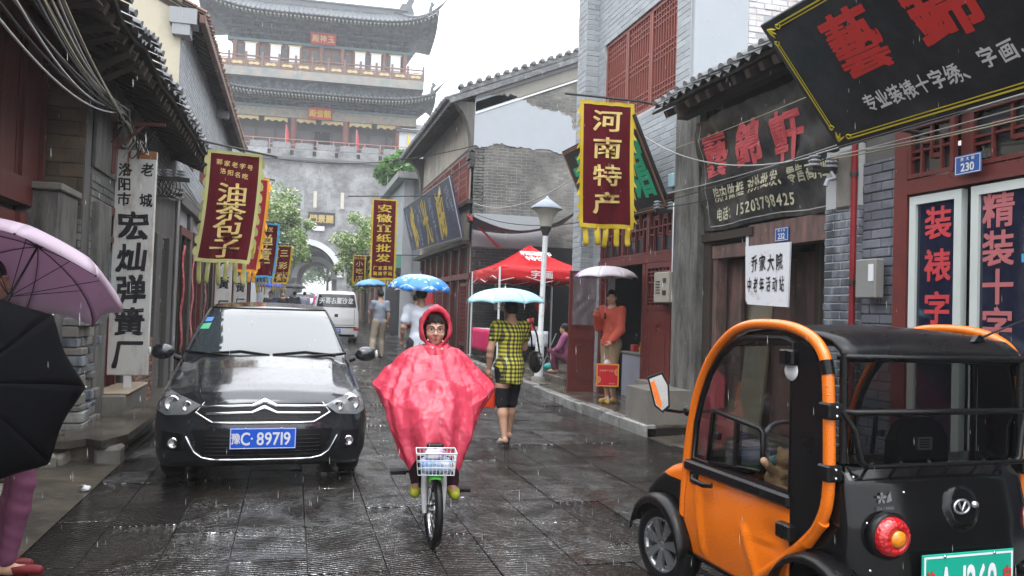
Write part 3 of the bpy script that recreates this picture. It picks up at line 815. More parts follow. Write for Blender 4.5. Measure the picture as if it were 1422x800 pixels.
# plaques
def plaque(par, x, y, z, w_, h_, s, mb_, ml, tilt=.2, frame=None):
    bd = MB(); bd.M = Matrix.Translation((x, y, z)) @ Matrix.Rotation(tilt, 4, 'X')
    bd.rbox(-w_/2, w_/2, -.06, .04, -h_/2, h_/2, .02); o = bd.build('plaque', mb_, par)
    if frame: 
        fr = MB(); fr.M = bd.M; t = h_*.06
        for a in ((-w_/2, w_/2, h_/2-t, h_/2), (-w_/2, w_/2, -h_/2, -h_/2+t)): fr.box(a[0], a[1], -.09, -.061, a[2], a[3])
        for a in ((-w_/2, -w_/2+t), (w_/2-t, w_/2)): fr.box(a[0], a[1], -.088, -.0612, -h_/2, h_/2)
        fr.build('frame', frame, o)
    lt = MB(); lt.M = bd.M; row(lt, s, (0, -.068, 0), (1, 0, 0), (0, 0, 1), h_*.6, h_*.62, w_/(len(s)+.35), bold=.03, nz=(0, -1, 0)); lt.build('lettering', ml, o)
    return o
red_pl = mk('red plaque', (.45, .03, .035), .5)
plaque(tw, .35, 1.2, ZR+3.7, 2.5, 1.1, '殿神玉', red_pl, mt_gild, .25, mk('plaque border', (.35, .05, .05), .5))
plaque(tw, .3, 1.3, ZF+4.75, 2.35, 1.15, '殿音觀', red_pl, M['gold'], .2, mk('plaque border', (.35, .05, .05), .5))
plaque(tw, .9, -.25, 8.7, 2.55, 1.25, '門景麗', mk('dark gate plaque', (.05, .05, .055), .5), M['goldp'], .12, M['iron'])
mb = MB(); mb.rbox(-.1, 1.2, -.2, -.02, 7.5, 8.0, .04); mb.build('plaque_bracket', M['white'], tw)
# flags on the terrace (held by the rail, things of their own)
for x, c, nm in ((-9.3, (.75, .55, .05), 'yellow'), (-2.9, (.62, .05, .07), 'red'), (3.9, (.62, .05, .07), 'red'), (9.0, (.75, .55, .05), 'yellow')):
    f = thing('flag', 'small furled %s flag on the gate terrace, %s' % (nm, ('left of the hall' if x < -5 else 'by the column left of the plaque' if x < 0 else 'by the column right of the plaque' if x < 6 else 'before the white wing wall')), 'flag', (1.6+x*cos(radians(4.1))+1.0*sin(radians(4.1)), TD-x*sin(radians(4.1))+1.0, gz(TD)+ZF), radians(-4.1), 'flags on the gate terrace')
    p = MB(); p.tube([(0, 0, .0), (0, 0, 3.4)], .03, 6); p.build('pole', M['metal_gr'], f)
    p = MB(); p.grid([[(0.02, -.02, 3.3-j*.32), (.12+.05*j*(1-j/9), -.1+.05*(j % 2), 3.3-j*.32), (.1+.09*j*(1-j/9), .08, 3.32-j*.33)] for j in range(9)], True); p.build('cloth', flat(nm+' flag cloth', c, .7), f)
# hanging lantern in the passage
lt_ = thing('lantern', 'dark round lantern hanging in the gate passage', 'lantern', (1.3, TD+2.0, gz(TD)+5.0))
p = MB(); p.ball((0, 0, -.2), .55, 12, 8, (1, 1, .78)); p.build('lamp_body', flat('lantern cloth', (.035, .015, .02), .6), lt_)
p = MB(); p.tube([(0, 0, .2), (0, 0, 1.3)], .03, 5); p.build('hanger', M['iron'], lt_)
p = MB(); p.lathe([(.02, -.6), (.09, -.7), (.06, -1.15)], 8); p.build('tassel', flat('lantern tassel', (.05, .02, .02), .8), lt_)
# ---------------------------------------------------------------- tiled eaves seen close up
def tiled_eave(par, x_eave, x_in, y0, y1, z_eave, slope, mat_t, pitch=.2, cap=150, side=1, rows=3, rafters=True, raf_mat=None, wob=.03, seed=5, drip=True):
    """roof strip along the street: eave line at x_eave, wall side x_in; side=+1 roof rises towards -x (left houses), -1 rises towards +x"""
    R = random.Random(seed); s = -side       # direction of rise in x
    th = math.atan(slope); L = abs(x_in-x_eave)/cos(th)+.35
    # boards under the tiles
    mb = MB(); n = int((y1-y0)/.5)
    P = [[(x_eave+s*(a*cos(th)), y0+(y1-y0)*k/n, z_eave-.06+a*sin(th)+wob*sin(k*1.7)*(.3+.2*sin(k*.31))) for a in (0, L*.5, L)] for k in range(n+1)]
    mb.grid(P, False); mb.build('roof_boards', M['old_wood'], par, world=True, solid=.03)
    # tiles: convex covers over pans
    tm = MB(); prof = [(.062*cos(pi*k/6), .05*sin(pi*k/6)) for k in range(7)]
    pts = [[(prof[k][0]*(1-.15*t), -.04+.26*t, prof[k][1]+.012*(1-t)) for t in (0, 1)] for k in range(7)]
    tm.grid(pts, True); tm.add([(prof[k][0], -.04, prof[k][1]+.012) for k in range(7)], [tuple(range(7))])
    tm = tm.mesh('roof_tile', mat_t)
    pm = MB(); pts = [[(-.09+.18*k/4, -.02+.26*t, -.03*sin(pi*k/4)+.012*(1-t)) for t in (0, 1)] for k in range(5)]
    pm.grid(pts, True)
    if drip: pm.add([(-.07, -.02, 0), (0, -.03, -.05), (.07, -.02, 0), (0, -.02, -.02)], [(0, 1, 2, 3)])
    pm = pm.mesh('pan_tile', mat_t)
    B = Matrix(((0, s*cos(th), -s*sin(th)*1, 0), (-s if False else 1, 0, 0, 0), (0, sin(th), cos(th), 0), (0, 0, 0, 1)))
    L1 = []
    for i in range(int((y1-y0)/pitch)):
        for j in range(rows):
            L1.append((i, j))
    L1.sort(key=lambda q: (q[1], q[0])); k_ = 0; rest = MB()
    for i, j in L1:
        y = y0+(i+.5)*pitch+R.uniform(-.015, .015); a = j*.22-.05+R.uniform(-.02, .02)*(j == 0)
        z = z_eave+a*sin(th)+wob*sin(i*pitch/.5*1.7)*(.3+.2*sin(i*.12))
        for me_, dy, dz in ((tm, 0, .035), (pm, pitch/2, .01)):
            T = Matrix.Translation((x_eave+s*a*cos(th), y+dy, z+dz)) @ B @ Matrix.Rotation(R.uniform(-.06, .06), 4, 'Z')
            if k_ < cap*2:
                o = link(me_.name.split('.')[0], me_, par); o.matrix_basis = pmat(par).inverted() @ T; k_ += 1
            else:
                rest.M = T; rest.add([tuple(v.co) for v in me_.vertices], [tuple(p.vertices) for p in me_.polygons], True)
    if rest.v: props(rest.build('tilework', mat_t, par, world=True), kind='stuff')
    if rafters:
        rm = MB(); rm.box(-.04, .04, 0, L, -.09, -.0); rm = rm.mesh('rafter', raf_mat or M['old_wood'])
        n = int((y1-y0)/.26)
        for i in range(n):
            o = link('rafter', rm, par)
            T = Matrix.Translation((x_eave+s*.04, y0+(i+.5)*.26+R.uniform(-.03, .03), z_eave-.09)) @ B
            o.matrix_basis = pmat(par).inverted() @ T

# ---------------------------------------------------------------- left: old house at the near end
LX = -2.12
nh = thing('old_house', 'dark old grey brick house with sagging tiled eave and red board shutters', 'house', (LX, 9, 0))
def wall_box(name, mat_, par, *b): 
    mb = MB(); mb.box(*b); return mb.build(name, mat_, par, world=True)
# recessed near bay with red boards
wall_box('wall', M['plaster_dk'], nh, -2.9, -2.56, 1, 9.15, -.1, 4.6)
wall_box('return_wall', M['mortar_dk'], nh, -3.2, -2.13, 9.15, 9.4, -.1, 4.3)
bricks(nh, M['mud'], (-2.56, 9.15, 2.35), (1, 0, 0), (0, 0, 1), (0, -1, 0), .42, 1.75, .36, .13, .014, cap=60, jit=.008, name='mud_brick')
bricks(nh, M['brick'], (-2.56, 9.15, .0), (1, 0, 0), (0, 0, 1), (0, -1, 0), .42, 2.35, .25, .07, .012, cap=80, name='brick')
for k in range(9):
    y0 = 5.2+k*.435
    mb = MB(); mb.rbox(-2.56, -2.50+.012*(k % 2), y0, y0+.425, 2.62, 3.95, .006); mb.build('board', M['red_wood'], nh, world=True)
for k in range(7): wall_box('stile', M['red_wood'], nh, -2.56, -2.455, 5.2+k*.62, 5.26+k*.62, 2.6, 3.97)
for z0, z1, pr in ((2.38, 2.62, .16), (2.08, 2.3, .12), (3.95, 4.15, .18)): wall_box('beam', M['red_wood'], nh, -2.56, -2.56+pr, 4, 9.13, z0, z1)
wall_box('window_pane', mk('greenish glass', (.06, .075, .05), .2, .3, 3), nh, -2.57, -2.535, 4.6, 8.1, 1.0, 2.08)
wall_box('post', M['red_wood'], nh, -2.56, -2.40, 8.12, 8.32, .3, 2.3)
mb = MB(); mb.rbox(-2.56, -2.17, 8.45, 9.12, 0, 2.55, .015); mb.build('pillar', M['plaster_dk'], nh, world=True)
mb = MB(); mb.rbox(-2.6, -2.14, 8.4, 9.14, 2.55, 2.62, .01); mb.build('pillar_cap', M['concrete_lt'], nh, world=True)
# main front wall, openings: door (10.1-11.0), shop opening behind the sign
def front(par, x, y0, y1, z1, holes, matw, thick=.3, z0=-.2):
    """wall slab facing the street with rectangular holes (ya,yb,za,zb), joined as one wall"""
    mb = MB(); ys = sorted({y0, y1, *[h[0] for h in holes], *[h[1] for h in holes]}); zs = sorted({z0, z1, *[h[2] for h in holes], *[h[3] for h in holes]})
    s = -1 if x < 0 else 1
    for a, b in zip(ys, ys[1:]):
        for c, d in zip(zs, zs[1:]):
            if any(h[0] <= a+1e-6 and b <= h[1]+1e-6 and h[2] <= c+1e-6 and d <= h[3]+1e-6 for h in holes): continue
            mb.box(min(x, x+s*thick), max(x, x+s*thick), a, b, c, d)
    return mb.build('wall', matw, par, world=True)
holes = [(10.05, 10.95, .45, 2.62), (12.35, 13.15, .3, 2.5), (13.75, 14.4, .9, 2.4)]
front(nh, LX, 9.4, 15.35, 4.3, holes, M['mortar_dk'])
H_ = [(h[0]-9.4, h[1]-9.4, h[2]+.2, h[3]+.2) for h in holes]
bricks(nh, M['brick'], (LX, 9.4, -.2), (0, 1, 0), (0, 0, 1), (1, 0, 0), 5.95, 4.3, .25, .07, .011, holes=H_+[(1.6, 5.95, 2.75, 3.6), (0, 2.9, 3.1, 4.6)], cap=240, depth=.02, seed=4)
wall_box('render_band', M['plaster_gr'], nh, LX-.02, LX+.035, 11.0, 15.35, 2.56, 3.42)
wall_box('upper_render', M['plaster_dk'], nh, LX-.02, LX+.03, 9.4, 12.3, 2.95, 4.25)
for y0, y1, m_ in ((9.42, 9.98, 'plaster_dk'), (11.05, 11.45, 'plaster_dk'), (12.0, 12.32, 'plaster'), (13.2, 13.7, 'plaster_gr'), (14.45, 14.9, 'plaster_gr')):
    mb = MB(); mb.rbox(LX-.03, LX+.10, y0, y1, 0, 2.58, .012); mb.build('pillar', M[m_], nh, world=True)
for ya, yb, za, zb in holes: wall_box('recess_shade', M['dark'], nh, LX-.32, LX-.24, ya, yb, za, zb)  # dark sheets stand in for the shade behind the openings
# doorway next to the sign
for a in ((10.05, 10.13, .45, 2.62), (10.87, 10.95, .45, 2.62), (10.13, 10.87, 2.52, 2.62), (10.13, 10.87, 2.2, 2.27)):
    wall_box('door_frame', M['red_wood'], nh, LX-.12, LX+.03, *a)
mb = MB(); mb.rbox(LX-.1, LX-.05, 10.15, 10.86, .46, 2.2, .01); d_ = mb.build('door', M['red_door'], nh, world=True)
mb = MB(); mb.box(LX-.052, LX-.04, 10.25, 10.74, 1.3, 2.1); mb.build('pane', mk('frosted blue pane', (.22, .30, .33), .25), d_, world=True)
mb = MB(); mb.rbox(LX-.04, LX+.34, 9.9, 11.3, .0, .44, .015); mb.build('threshold', M['concrete_lt'], nh, world=True)
mb = MB(); mb.rbox(LX+.0, LX+.36, 9.95, 11.25, .44, .47, .01); mb.build('threshold_slab', mk('worn sandstone', (.42, .34, .25), .4, .2, 3, .2, 30, world=True), nh, world=True)
# lower red brick base further on
bricks(nh, M['brick_red'], (LX+.10, 11.6, .02), (0, 1, 0), (0, 0, 1), (1, 0, 0), 1.55, .95, .24, .062, .012, cap=90, depth=.12, jit=.012, seed=9)
# flanks of the stall fronts: meter box, downpipe, cable riser
mb = MB(); mb.rbox(LX+.03, LX+.16, 11.5, 11.85, 1.9, 2.45, .015); b_ = mb.build('meter_box', M['plaster'], nh, world=True)
mb = MB(); mb.box(LX+.16, LX+.165, 11.56, 11.79, 2.0, 2.3); mb.build('box_door', M['metal_gr'], b_, world=True)
mb = MB(); mb.tube([(LX+.12, 15.1, .3), (LX+.12, 15.1, 3.3)], .035, 8); mb.build('pipe', M['metal_gr'], nh, world=True)
# eave
tiled_eave(nh, -1.46, -2.3, 4.2, 15.6, 3.98, .42, M['tile'], cap=110, side=1, rows=3, wob=.14, seed=2)
wall_box('wall_plate', M['old_wood'], nh, LX-.1, LX+.05, 3, 15.4, 4.25, 4.42)
mb = MB()
for k in range(7):   # loose broken boards hanging below the near eave
    y = 5.9+.45*k+random.uniform(-.1, .1); mb.bar((-1.52, y, 3.84+random.uniform(-.05, .03)), (-1.95, y+random.uniform(-.1, .25), 3.72+random.uniform(-.1, .1)), .12, .02)
props(mb.build('broken_board', M['old_wood'], nh, world=True), kind='stuff')

# ---------------------------------------------------------------- left: tall two-storey house
th_ = thing('tall_house', 'tall pale brick house with beige gable, small red windows and brown tiled eave', 'house', (LX, 21, gz(21)))
hol = [(17.0, 17.9, 4.25, 5.3), (19.1, 20.1, 4.25, 5.3), (21.4, 22.5, 4.25, 5.3), (24, 25, 4.25, 5.3)]
front(th_, LX, 15.4, 28, 7.2, hol, M['plaster'])
tb = brickish('whitewashed brick', (.40, .42, .45), (.50, .52, .55), (.30, .31, .33), 1, .26, .075, (.56, .58, .62))
bricks(th_, M['brick_lt'], (LX, 15.42, 3.6), (0, 1, 0), (0, 0, 1), (1, 0, 0), 12.5, 3.5, .26, .07, .010, holes=[(h[0]-15.42, h[1]-15.42, h[2]-3.6, h[3]-3.6) for h in hol], cap=260, depth=.015, proud=.008, jit=.002, seed=6)
wall_box('gable', M['beige'], th_, -8, LX-.001, 15.36, 15.42, -.2, 7.0)
mb = MB(); mb.prism([(-8, 7.0), (LX, 7.0), (-5.2, 10.0), (-8, 10)], (0, 15.36, 0), (1, 0, 0), (0, 0, 1), (0, .25, 0)); mb.build('gable', M['beige'], th_, world=True)
mb = MB(); mb.box(-2.3, -1.84, 15.2, 15.6, 6.5, 6.78); mb.box(-2.25, -1.95, 15.22, 15.58, 6.3, 6.5); mb.build('corbel', M['plaster'], th_, world=True)
mb = MB(); mb.box(-2.3, -1.8, 22.2, 22.4, 6.4, 6.6); mb.build('corbel', M['plaster'], th_, world=True)
for h in hol:
    f = wall_box('window', M['red_wood'], th_, LX-.1, LX+.02, h[0], h[1], h[2], h[3])
    for k in range(1, 6): wall_box('mullion', M['lattice'], f, LX+.02, LX+.05, h[0]+(h[1]-h[0])*k/6-.02, h[0]+(h[1]-h[0])*k/6+.02, h[2]+.05, h[3]-.05)
tiled_eave(th_, -1.76, -2.4, 15.25, 28.3, 6.75, .5, M['tile_red'], cap=130, side=1, rows=3, wob=.02, seed=8, raf_mat=M['old_wood'])
mb = MB(); mb.add([(-2.3, 15.25, 7.15), (-2.3, 28.3, 7.15), (-5.2, 28.3, 10), (-5.2, 15.25, 10)], [(0, 1, 2, 3)]); mb.build('roof', M['tile_red'], th_, world=True, solid=.1)
wall_box('fascia', M['tile_red'], th_, -1.80, -1.70, 15.25, 28.3, 6.56, 6.70)
# ground floor of the tall house: shop bays
gl = [(15.9, 17.3), (17.9, 19.6), (20.3, 22.2), (22.8, 24.6), (25.2, 27.2)]
for k, (a, b) in enumerate(gl):
    wall_box('opening_shade', M['dark'], th_, LX-.0, LX+.012, a, b, gz(a), 2.6+gz(a))  # sheet laid on the wall, the bay's shade is its colour
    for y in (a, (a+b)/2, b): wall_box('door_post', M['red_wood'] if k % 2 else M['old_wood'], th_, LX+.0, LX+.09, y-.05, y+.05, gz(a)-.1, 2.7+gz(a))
    wall_box('lintel', M['red_wood'], th_, LX, LX+.1, a-.1, b+.1, 2.7+gz(a), 2.86+gz(a))
for a, b in zip([15.42]+[g_[1]+.06 for g_ in gl], [g_[0]-.06 for g_ in gl]+[27.9]):
    if b-a > .1: mb = MB(); mb.rbox(LX-.02, LX+.07, a, b, gz(a)-.1, 3.3, .01); mb.build('pillar', M['plaster_dk'], th_, world=True)
wall_box('string_course', M['plaster_gr'], th_, LX-.02, LX+.14, 15.4, 28, 3.3, 3.55)
# ---------------------------------------------------------------- left: further houses
lh = thing('low_shop_house', 'low grey shop house with a dark tiled roof beyond the tall left house', 'house', (LX, 35, gz(35)))
z = gz(34)
front(lh, LX, 28.2, 42, 3.7+z, [], M['plaster_gr'])
for k in range(7):
    a = 28.8+k*1.9
    wall_box('opening_shade', M['dark'], lh, LX, LX+.015, a, a+1.4, z-.1, z+2.4); wall_box('door_post', M['red_wood'], lh, LX, LX+.12, a+1.42, a+1.6, z-.1, z+2.6)  # dark sheets over solid wall, interior shade painted on
mb = MB(); mb.add([(-1.45, 27.8, 3.55+z), (-1.45, 42.3, 3.55+z), (-4, 42.3, 5.3+z), (-4, 27.8, 5.3+z)], [(0, 1, 2, 3)]); mb.build('roof', M['tile'], lh, world=True, solid=.12)
rb = MB()
for k in range(60):
    y = 27.9+k*.24; rb.tube([(-1.43, y, 3.62+z), (-3.9, y, 5.32+z)], .06, 5)
props(rb.build('tilework', M['tile'], lh, world=True), kind='stuff')
gw = thing('grey_wall', 'plain pale grey yard wall behind the trees on the left', 'wall', (LX, 50, gz(50)))
wall_box('wall', M['limestone'], gw, -2.6, -1.9, 46, 58, 0, gz(52)+2.3); wall_box('coping', M['tile'], gw, -2.75, -1.75, 46, 58, gz(52)+2.3, gz(52)+2.5)
wall_box('end_face', M['limestone'], gw, -5.5, -2.6, 46, 46.3, 0, gz(46)+2.2)
# ---------------------------------------------------------------- slabs, rubble by the left wall
sl = thing('stone_step', 'long dark wet stone slab step with a broken front edge beside the black car', 'step', (-1.8, 9.3, 0))
mb = MB(); P = [(-.28, -1.3), (-.1, -1.28), (.02, -1.15), (.18, -1.3), (.33, -.9), (.36, 1.2), (-.28, 1.3)]
mb.prism(P, (0, 0, .17), (1, 0, 0), (0, 1, 0), (0, 0, .07)); mb.build('top_slab', M['slab'], sl)
mb = MB(); mb.rbox(-.26, .24, -1.1, 1.15, -.05, .17, .02); mb.build('base', M['concrete'], sl)
mb = MB(); mb.rbox(.1, .32, -1.22, -.95, -.05, .17, .03); mb.build('support_stone', M['concrete_lt'], sl)
st2 = thing('stone_ledge', 'rough broken masonry ledge at the foot of the left wall beside the slab step', 'ledge', (-2.2, 7.6, 0))
R = random.Random(11)
for k in range(16):
    mb = MB(); a = R.uniform(.1, .25); b = R.uniform(.15, .34); c = R.uniform(.08, .2); y = -1.9+k*.22; 
    mb.M = Matrix.Translation((R.uniform(-.08, .12), y, c/2+R.choice([0, .1, .2]))) @ Matrix.Rotation(R.uniform(-.4, .4), 4, 'Z') @ Matrix.Rotation(R.uniform(-.15, .15), 4, 'X')
    mb.rbox(-a, a, -b/2, b/2, -c/2, c/2, .025); mb.build('stone', M['concrete_lt'] if k % 3 else M['mud'], st2)
mb = MB(); mb.rbox(-.3, .02, -2.2, 1.3, -.1, .3, .05); mb.build('core', M['concrete'], st2)
rp = thing('rubble_pier', 'rough patched stone and brick pier left of the red doorway', 'pier', (-2.1, 9.2, 0))
k = 0
z = .0
while z < 1.3:
    hh_ = R.uniform(.055, .12); y = -.45
    while y < .33:
        l = R.uniform(.14, .34); mb = MB(); mb.rbox(-.16, .10+R.uniform(-.05, .05), y, min(.36, y+l-.012), z, z+hh_-.010, .009); mb.build('stone', (M['kerb'], M['brick'], M['brick_dk'], M['concrete_lt'])[R.randrange(4)], rp); y += l
    z += hh_
mb = MB(); mb.box(-.16, .05, -.42, .33, 0, 1.3); mb.build('mortar_core', M['mortar_dk'], rp)
# ---------------------------------------------------------------- lattice panels
def lattice(par, o, uu, nz, W, H, cols, rows_, mat_, name='lattice_window', fr=.05, bar=.018, dep=.04, back=True, style=0, pane=None):
    """framed lattice: uu along the width, z up"""
    o, uu, nz = V(o), V(uu), V(nz); T = rect_mat(o, uu, (0, 0, 1), nz)
    f = MB(); f.M = T
    f.box(0, W, 0, fr, 0, dep+.01); f.box(0, W, H-fr, H, 0, dep+.01); f.box(0, fr, fr, H-fr, 0, dep+.01); f.box(W-fr, W, fr, H-fr, 0, dep+.01)
    fo = f.build(name, mat_, par, world=True)
    if back:
        b = MB(); b.M = T; b.box(fr, W-fr, fr, H-fr, -.012, 0); b.build('pane', pane or M['glass_dk'], fo, world=True)
    L = MB(); L.M = T; w_ = W-2*fr; h_ = H-2*fr
    if style == 0:      # upright bars crossed by bundles at top, middle and bottom
        for k in range(1, cols): L.box(fr+w_*k/cols-bar/2, fr+w_*k/cols+bar/2, fr, H-fr, .004, dep)
        for t in (.06, .12, .18, .46, .52, .58, .82, .88, .94): L.box(fr, W-fr, fr+h_*t-bar/2, fr+h_*t+bar/2, .002, dep-.004)
    elif style == 1:    # square grid
        for k in range(1, cols): L.box(fr+w_*k/cols-bar/2, fr+w_*k/cols+bar/2, fr, H-fr, .004, dep)
        for k in range(1, rows_): L.box(fr, W-fr, fr+h_*k/rows_-bar/2, fr+h_*k/rows_+bar/2, .002, dep-.004)
    else:               # stepped fret
        for k in range(1, cols):
            x = fr+w_*k/cols; z0 = fr if k % 2 else fr+h_*.3; z1 = fr+h_*.7 if k % 2 else H-fr
            L.box(x-bar/2, x+bar/2, z0, z1, .004, dep)
            L.box(x-bar/2, min(x+w_/cols, W-fr), z1-bar/2 if k % 2 else z0-bar/2, z1+bar/2 if k % 2 else z0+bar/2, .002, dep-.004)
            L.box(max(x-w_/cols, fr), x, (z0+z1)/2-bar/2, (z0+z1)/2+bar/2, .0015, dep-.005)
        L.box(fr, W-fr, fr+h_*.5-bar/2, fr+h_*.5+bar/2, .001, dep-.006)
    L.build('lattice_bars', mat_, fo, world=True)
    return fo

RX = 5.2
# ================================================================ right: shop at number 230 (nearest)
s5 = thing('framing_shop', 'grey brick framing shop with maroon timber front and white-framed glass doors', 'shop', (5.0, 5, 0))
wall_box('wall', M['mortar_dk'], s5, 5.06, 5.4, 5.72, 6.2, -.1, 4.4)
wall_box('upper_wall', M['plaster_dk'], s5, 5.06, 5.4, -1, 5.72, 3.1, 4.4)
wall_box('back_wall', M['dark'], s5, 5.55, 5.6, -1, 5.72, -.1, 3.1)
bricks(s5, mk('damp grey brick', (.13, .14, .165), .4, .25, 3, .3, 40, orand=.25, isl=.25, world=True, dirt=((.24, .25, .28), 3, .3)), (5.06, 5.72, 0), (0, 1, 0), (0, 0, 1), (-1, 0, 0), .5, 3.0, .25, .075, .010, cap=200, depth=.02, seed=12)
fr5 = thing('x', None, None) if False else None
for y0, y1, z0, z1, pr in ((5.58, 5.73, 0, 3.3, .08), (4.95, 5.05, 2.7, 3.3, .05), (-.5, 5.58, 2.62, 2.74, .09), (-.5, 5.58, 3.2, 3.36, .07)):
    wall_box('timber_frame', M['red_door'] if pr == .05 else M['mauve_wood'] if False else M['red_door'], s5, 5.0-pr+.05, 5.1, y0, y1, z0, z1)
for a, b in ((5.08, 5.56), (4.2, 4.93), (3.3, 4.15), (2.4, 3.25)):
    lattice(s5, (5.0, b, 2.75), (0, -1, 0), (-1, 0, 0), b-a, .45, 4, 3, M['red_door'], 'transom_window', .035, .02, .035, style=2)
# white door frames with glass and red characters
alum = mk('worn white aluminium', (.55, .60, .58), .4, .1, 3, .05, 30)
gblue = mk('blue backed shop glass', (.010, .013, .034), .06, .5, 1.5, .02, 8, spec=.8, rvar=.04)
for k, (a, b) in enumerate(((5.02, 5.56), (3.95, 4.93), (2.9, 3.88), (1.85, 2.83))):
    fb = MB(); fw = .07
    fb.box(4.98, 5.04, a, a+fw, .05, 2.6); fb.box(4.98, 5.04, b-fw, b, .05, 2.6); fb.box(4.98, 5.04, a+fw, b-fw, 2.53, 2.6); fb.box(4.98, 5.04, a+fw, b-fw, .05, .3)
    fo = fb.build('glass_door', alum, s5, world=True)
    p = MB(); p.box(5.005, 5.015, a+fw, b-fw, .3, 2.53); p.build('pane', gblue, fo, world=True)
    lt = MB(); y = (a+b)/2
    if k == 0:
        for i, ch in enumerate('装裱字'): char(lt, ch, (5.0, y-.02, 2.36-i*.345), (0, -1, 0), (0, 0, 1), .27, .26, .03, (-1, 0, 0))
    elif k == 1:
        for i, ch in enumerate('精装十字'): char(lt, ch, (5.0, 4.70, 2.40-i*.285), (0, -1, 0), (0, 0, 1), .27, .26, .03, (-1, 0, 0))
        for i, ch in enumerate('专裱大画'): char(lt, ch, (5.0, 4.44, 2.44-i*.108), (0, -1, 0), (0, 0, 1), .095, .09, .02, (-1, 0, 0))
    if lt.v: lt.build('lettering', mk('red door lettering', (.50, .05, .06) if k == 0 else (.42, .13, .14), .5, .05), fo, world=True)
    if k == 1:
        p = MB(); p.box(4.998, 5.004, 4.33, 4.50, 2.0, 2.06); p.build('blue_sticker', flat('blue sticker', (.05, .30, .62)), fo, world=True)
        p = MB(); p.box(4.997, 5.004, 4.02, 4.2, 1.3, 1.6); p.build('paper_notice', M['whitel'], fo, world=True)
# sheet of blue plastic leaning inside window: leave to reflections
mb = MB(); mb.rbox(4.90, 5.0, 5.86, 6.12, 1.75, 2.1, .012); b_ = mb.build('meter_box', mk('grey meter box', (.23, .23, .22), .45), s5, world=True)
mb = MB(); mb.box(4.893, 4.9, 5.88, 5.94, 1.9, 2.05); mb.build('label', M['whitel'], b_, world=True)
pp = thing('drain_pipe', 'thin dark red drainpipe on the brick wall between the two shops', 'pipe', (4.97, 6.24, 0))
mb = MB(); mb.tube([(0, 0, .05), (0, 0, 3.4)], .028, 10); mb.build('pipe', flat('dark red pipe', (.22, .015, .02), .4), pp)
for z in (.8, 1.9, 2.9): mb = MB(); mb.lathe([(.036, z-.02), (.036, z+.02)], 10); mb.build('bracket', M['iron'], pp)

def number_plate(txt, p, nm):
    t = thing('number_plate', nm, 'number plate', p, 0, 'blue house number plates')
    b = MB(); b.rbox(-.006, 0, -.125, .125, -.075, .075, .005); b.build('plate', flat('blue enamel', (.03, .10, .33), .3), t)
    b = MB(); 
    for a in ((-.115, .115, .062, .067), (-.115, .115, -.067, -.062)): b.box(-.0075, -.0062, *a)
    for a in ((-.115, -.11, -.062, .062), (.11, .115, -.062, .062)): b.box(-.0075, -.0062, *a)
    latin(b, txt, (-.0085, 0, -.018), (0, -1, 0), (0, 0, 1), .062, .03, (-1, 0, 0)); row(b, '西大街', (-.0085, 0, .043), (0, -1, 0), (0, 0, 1), .028, .028, .05, bold=.02, nz=(-1, 0, 0))
    b.build('lettering', M['whitel'], t)
    return t
number_plate('230', (4.9, 4.88, 2.76), 'blue number plate 230 on the maroon beam above the glass doors')
# ================================================================ right: number 232, old timber gateway house
s4 = thing('gateway_house', 'old gateway house with low tiled eave, timber lintel and plaster pillar', 'house', (RX, 8, 0))
wall_box('pillar', M['plaster_dk'], s4, 5.02, 5.5, 9.28, 9.95, 0, 4.6)
wall_box('timber_post', M['old_wood'], s4, 5.12, 5.35, 9.1, 9.28, 0, 4.2)
wall_box('upper_wall', M['old_wood'], s4, 5.3, 5.5, 6.2, 9.2, 2.6, 4.6)
# brick pier right of the gateway
wall_box('pier', M['mortar_lt'], s4, 5.0, 5.45, 6.22, 6.68, 0, 3.2)
bricks(s4, M['brick_dk'], (5.0, 6.22, 0), (0, 1, 0), (0, 0, 1), (-1, 0, 0), .46, 2.62, .22, .066, .012, cap=150, depth=.02, seed=21)
bricks(s4, M['brick_dk'], (5.45, 6.22, 0), (-1, 0, 0), (0, 0, 1), (0, -1, 0), .45, 2.62, .22, .066, .012, cap=60, depth=.02, seed=22)
mb = MB(); mb.rbox(4.96, 5.1, 6.3, 6.5, 2.6, 3.15, .02); mb.build('timber_stub', M['concrete_lt'], s4, world=True)
# lintels and frame
for a in ((5.1, 5.3, 6.68, 8.2, 2.35, 2.62), (5.14, 5.3, 8.2, 9.2, 2.28, 2.44), (5.16, 5.3, 9.0, 9.12, 0, 2.3), (5.08, 5.3, 8.1, 9.28, 2.5, 2.60)):
    wall_box('lintel' if a[4] > 2 else 'post', M['mauve_wood'] if a[0] != 5.08 else M['old_wood'], s4, *a)
wall_box('wedge', M['whitel'], s4, 5.1, 5.14, 8.2, 8.26, 2.36, 2.6)
# gateway recess
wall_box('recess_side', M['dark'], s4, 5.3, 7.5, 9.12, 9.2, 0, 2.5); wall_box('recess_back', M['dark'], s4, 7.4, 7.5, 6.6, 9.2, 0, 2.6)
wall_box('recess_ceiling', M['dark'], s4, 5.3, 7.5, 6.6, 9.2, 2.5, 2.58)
wall_box('recess_wall', M['mortar_dk'], s4, 5.75, 5.9, 6.2, 7.35, 0, 2.5)
bricks(s4, M['brick_old'], (5.75, 6.68, .0), (0, 1, 0), (0, 0, 1), (-1, 0, 0), .66, 2.4, .23, .06, .012, cap=120, depth=.03, jit=.008, seed=23)
for k in range(3):
    y = 7.45+k*.42; mb = MB(); mb.rbox(5.5, 5.55, y, y+.40, .2, 2.3, .008); mb.build('board', M['mauve_wood'], s4, world=True)
mb = MB(); mb.rbox(5.35, 5.42, 8.75, 9.1, .2, 2.28, .01); mb.build('door', M['mauve_wood'], s4, world=True)
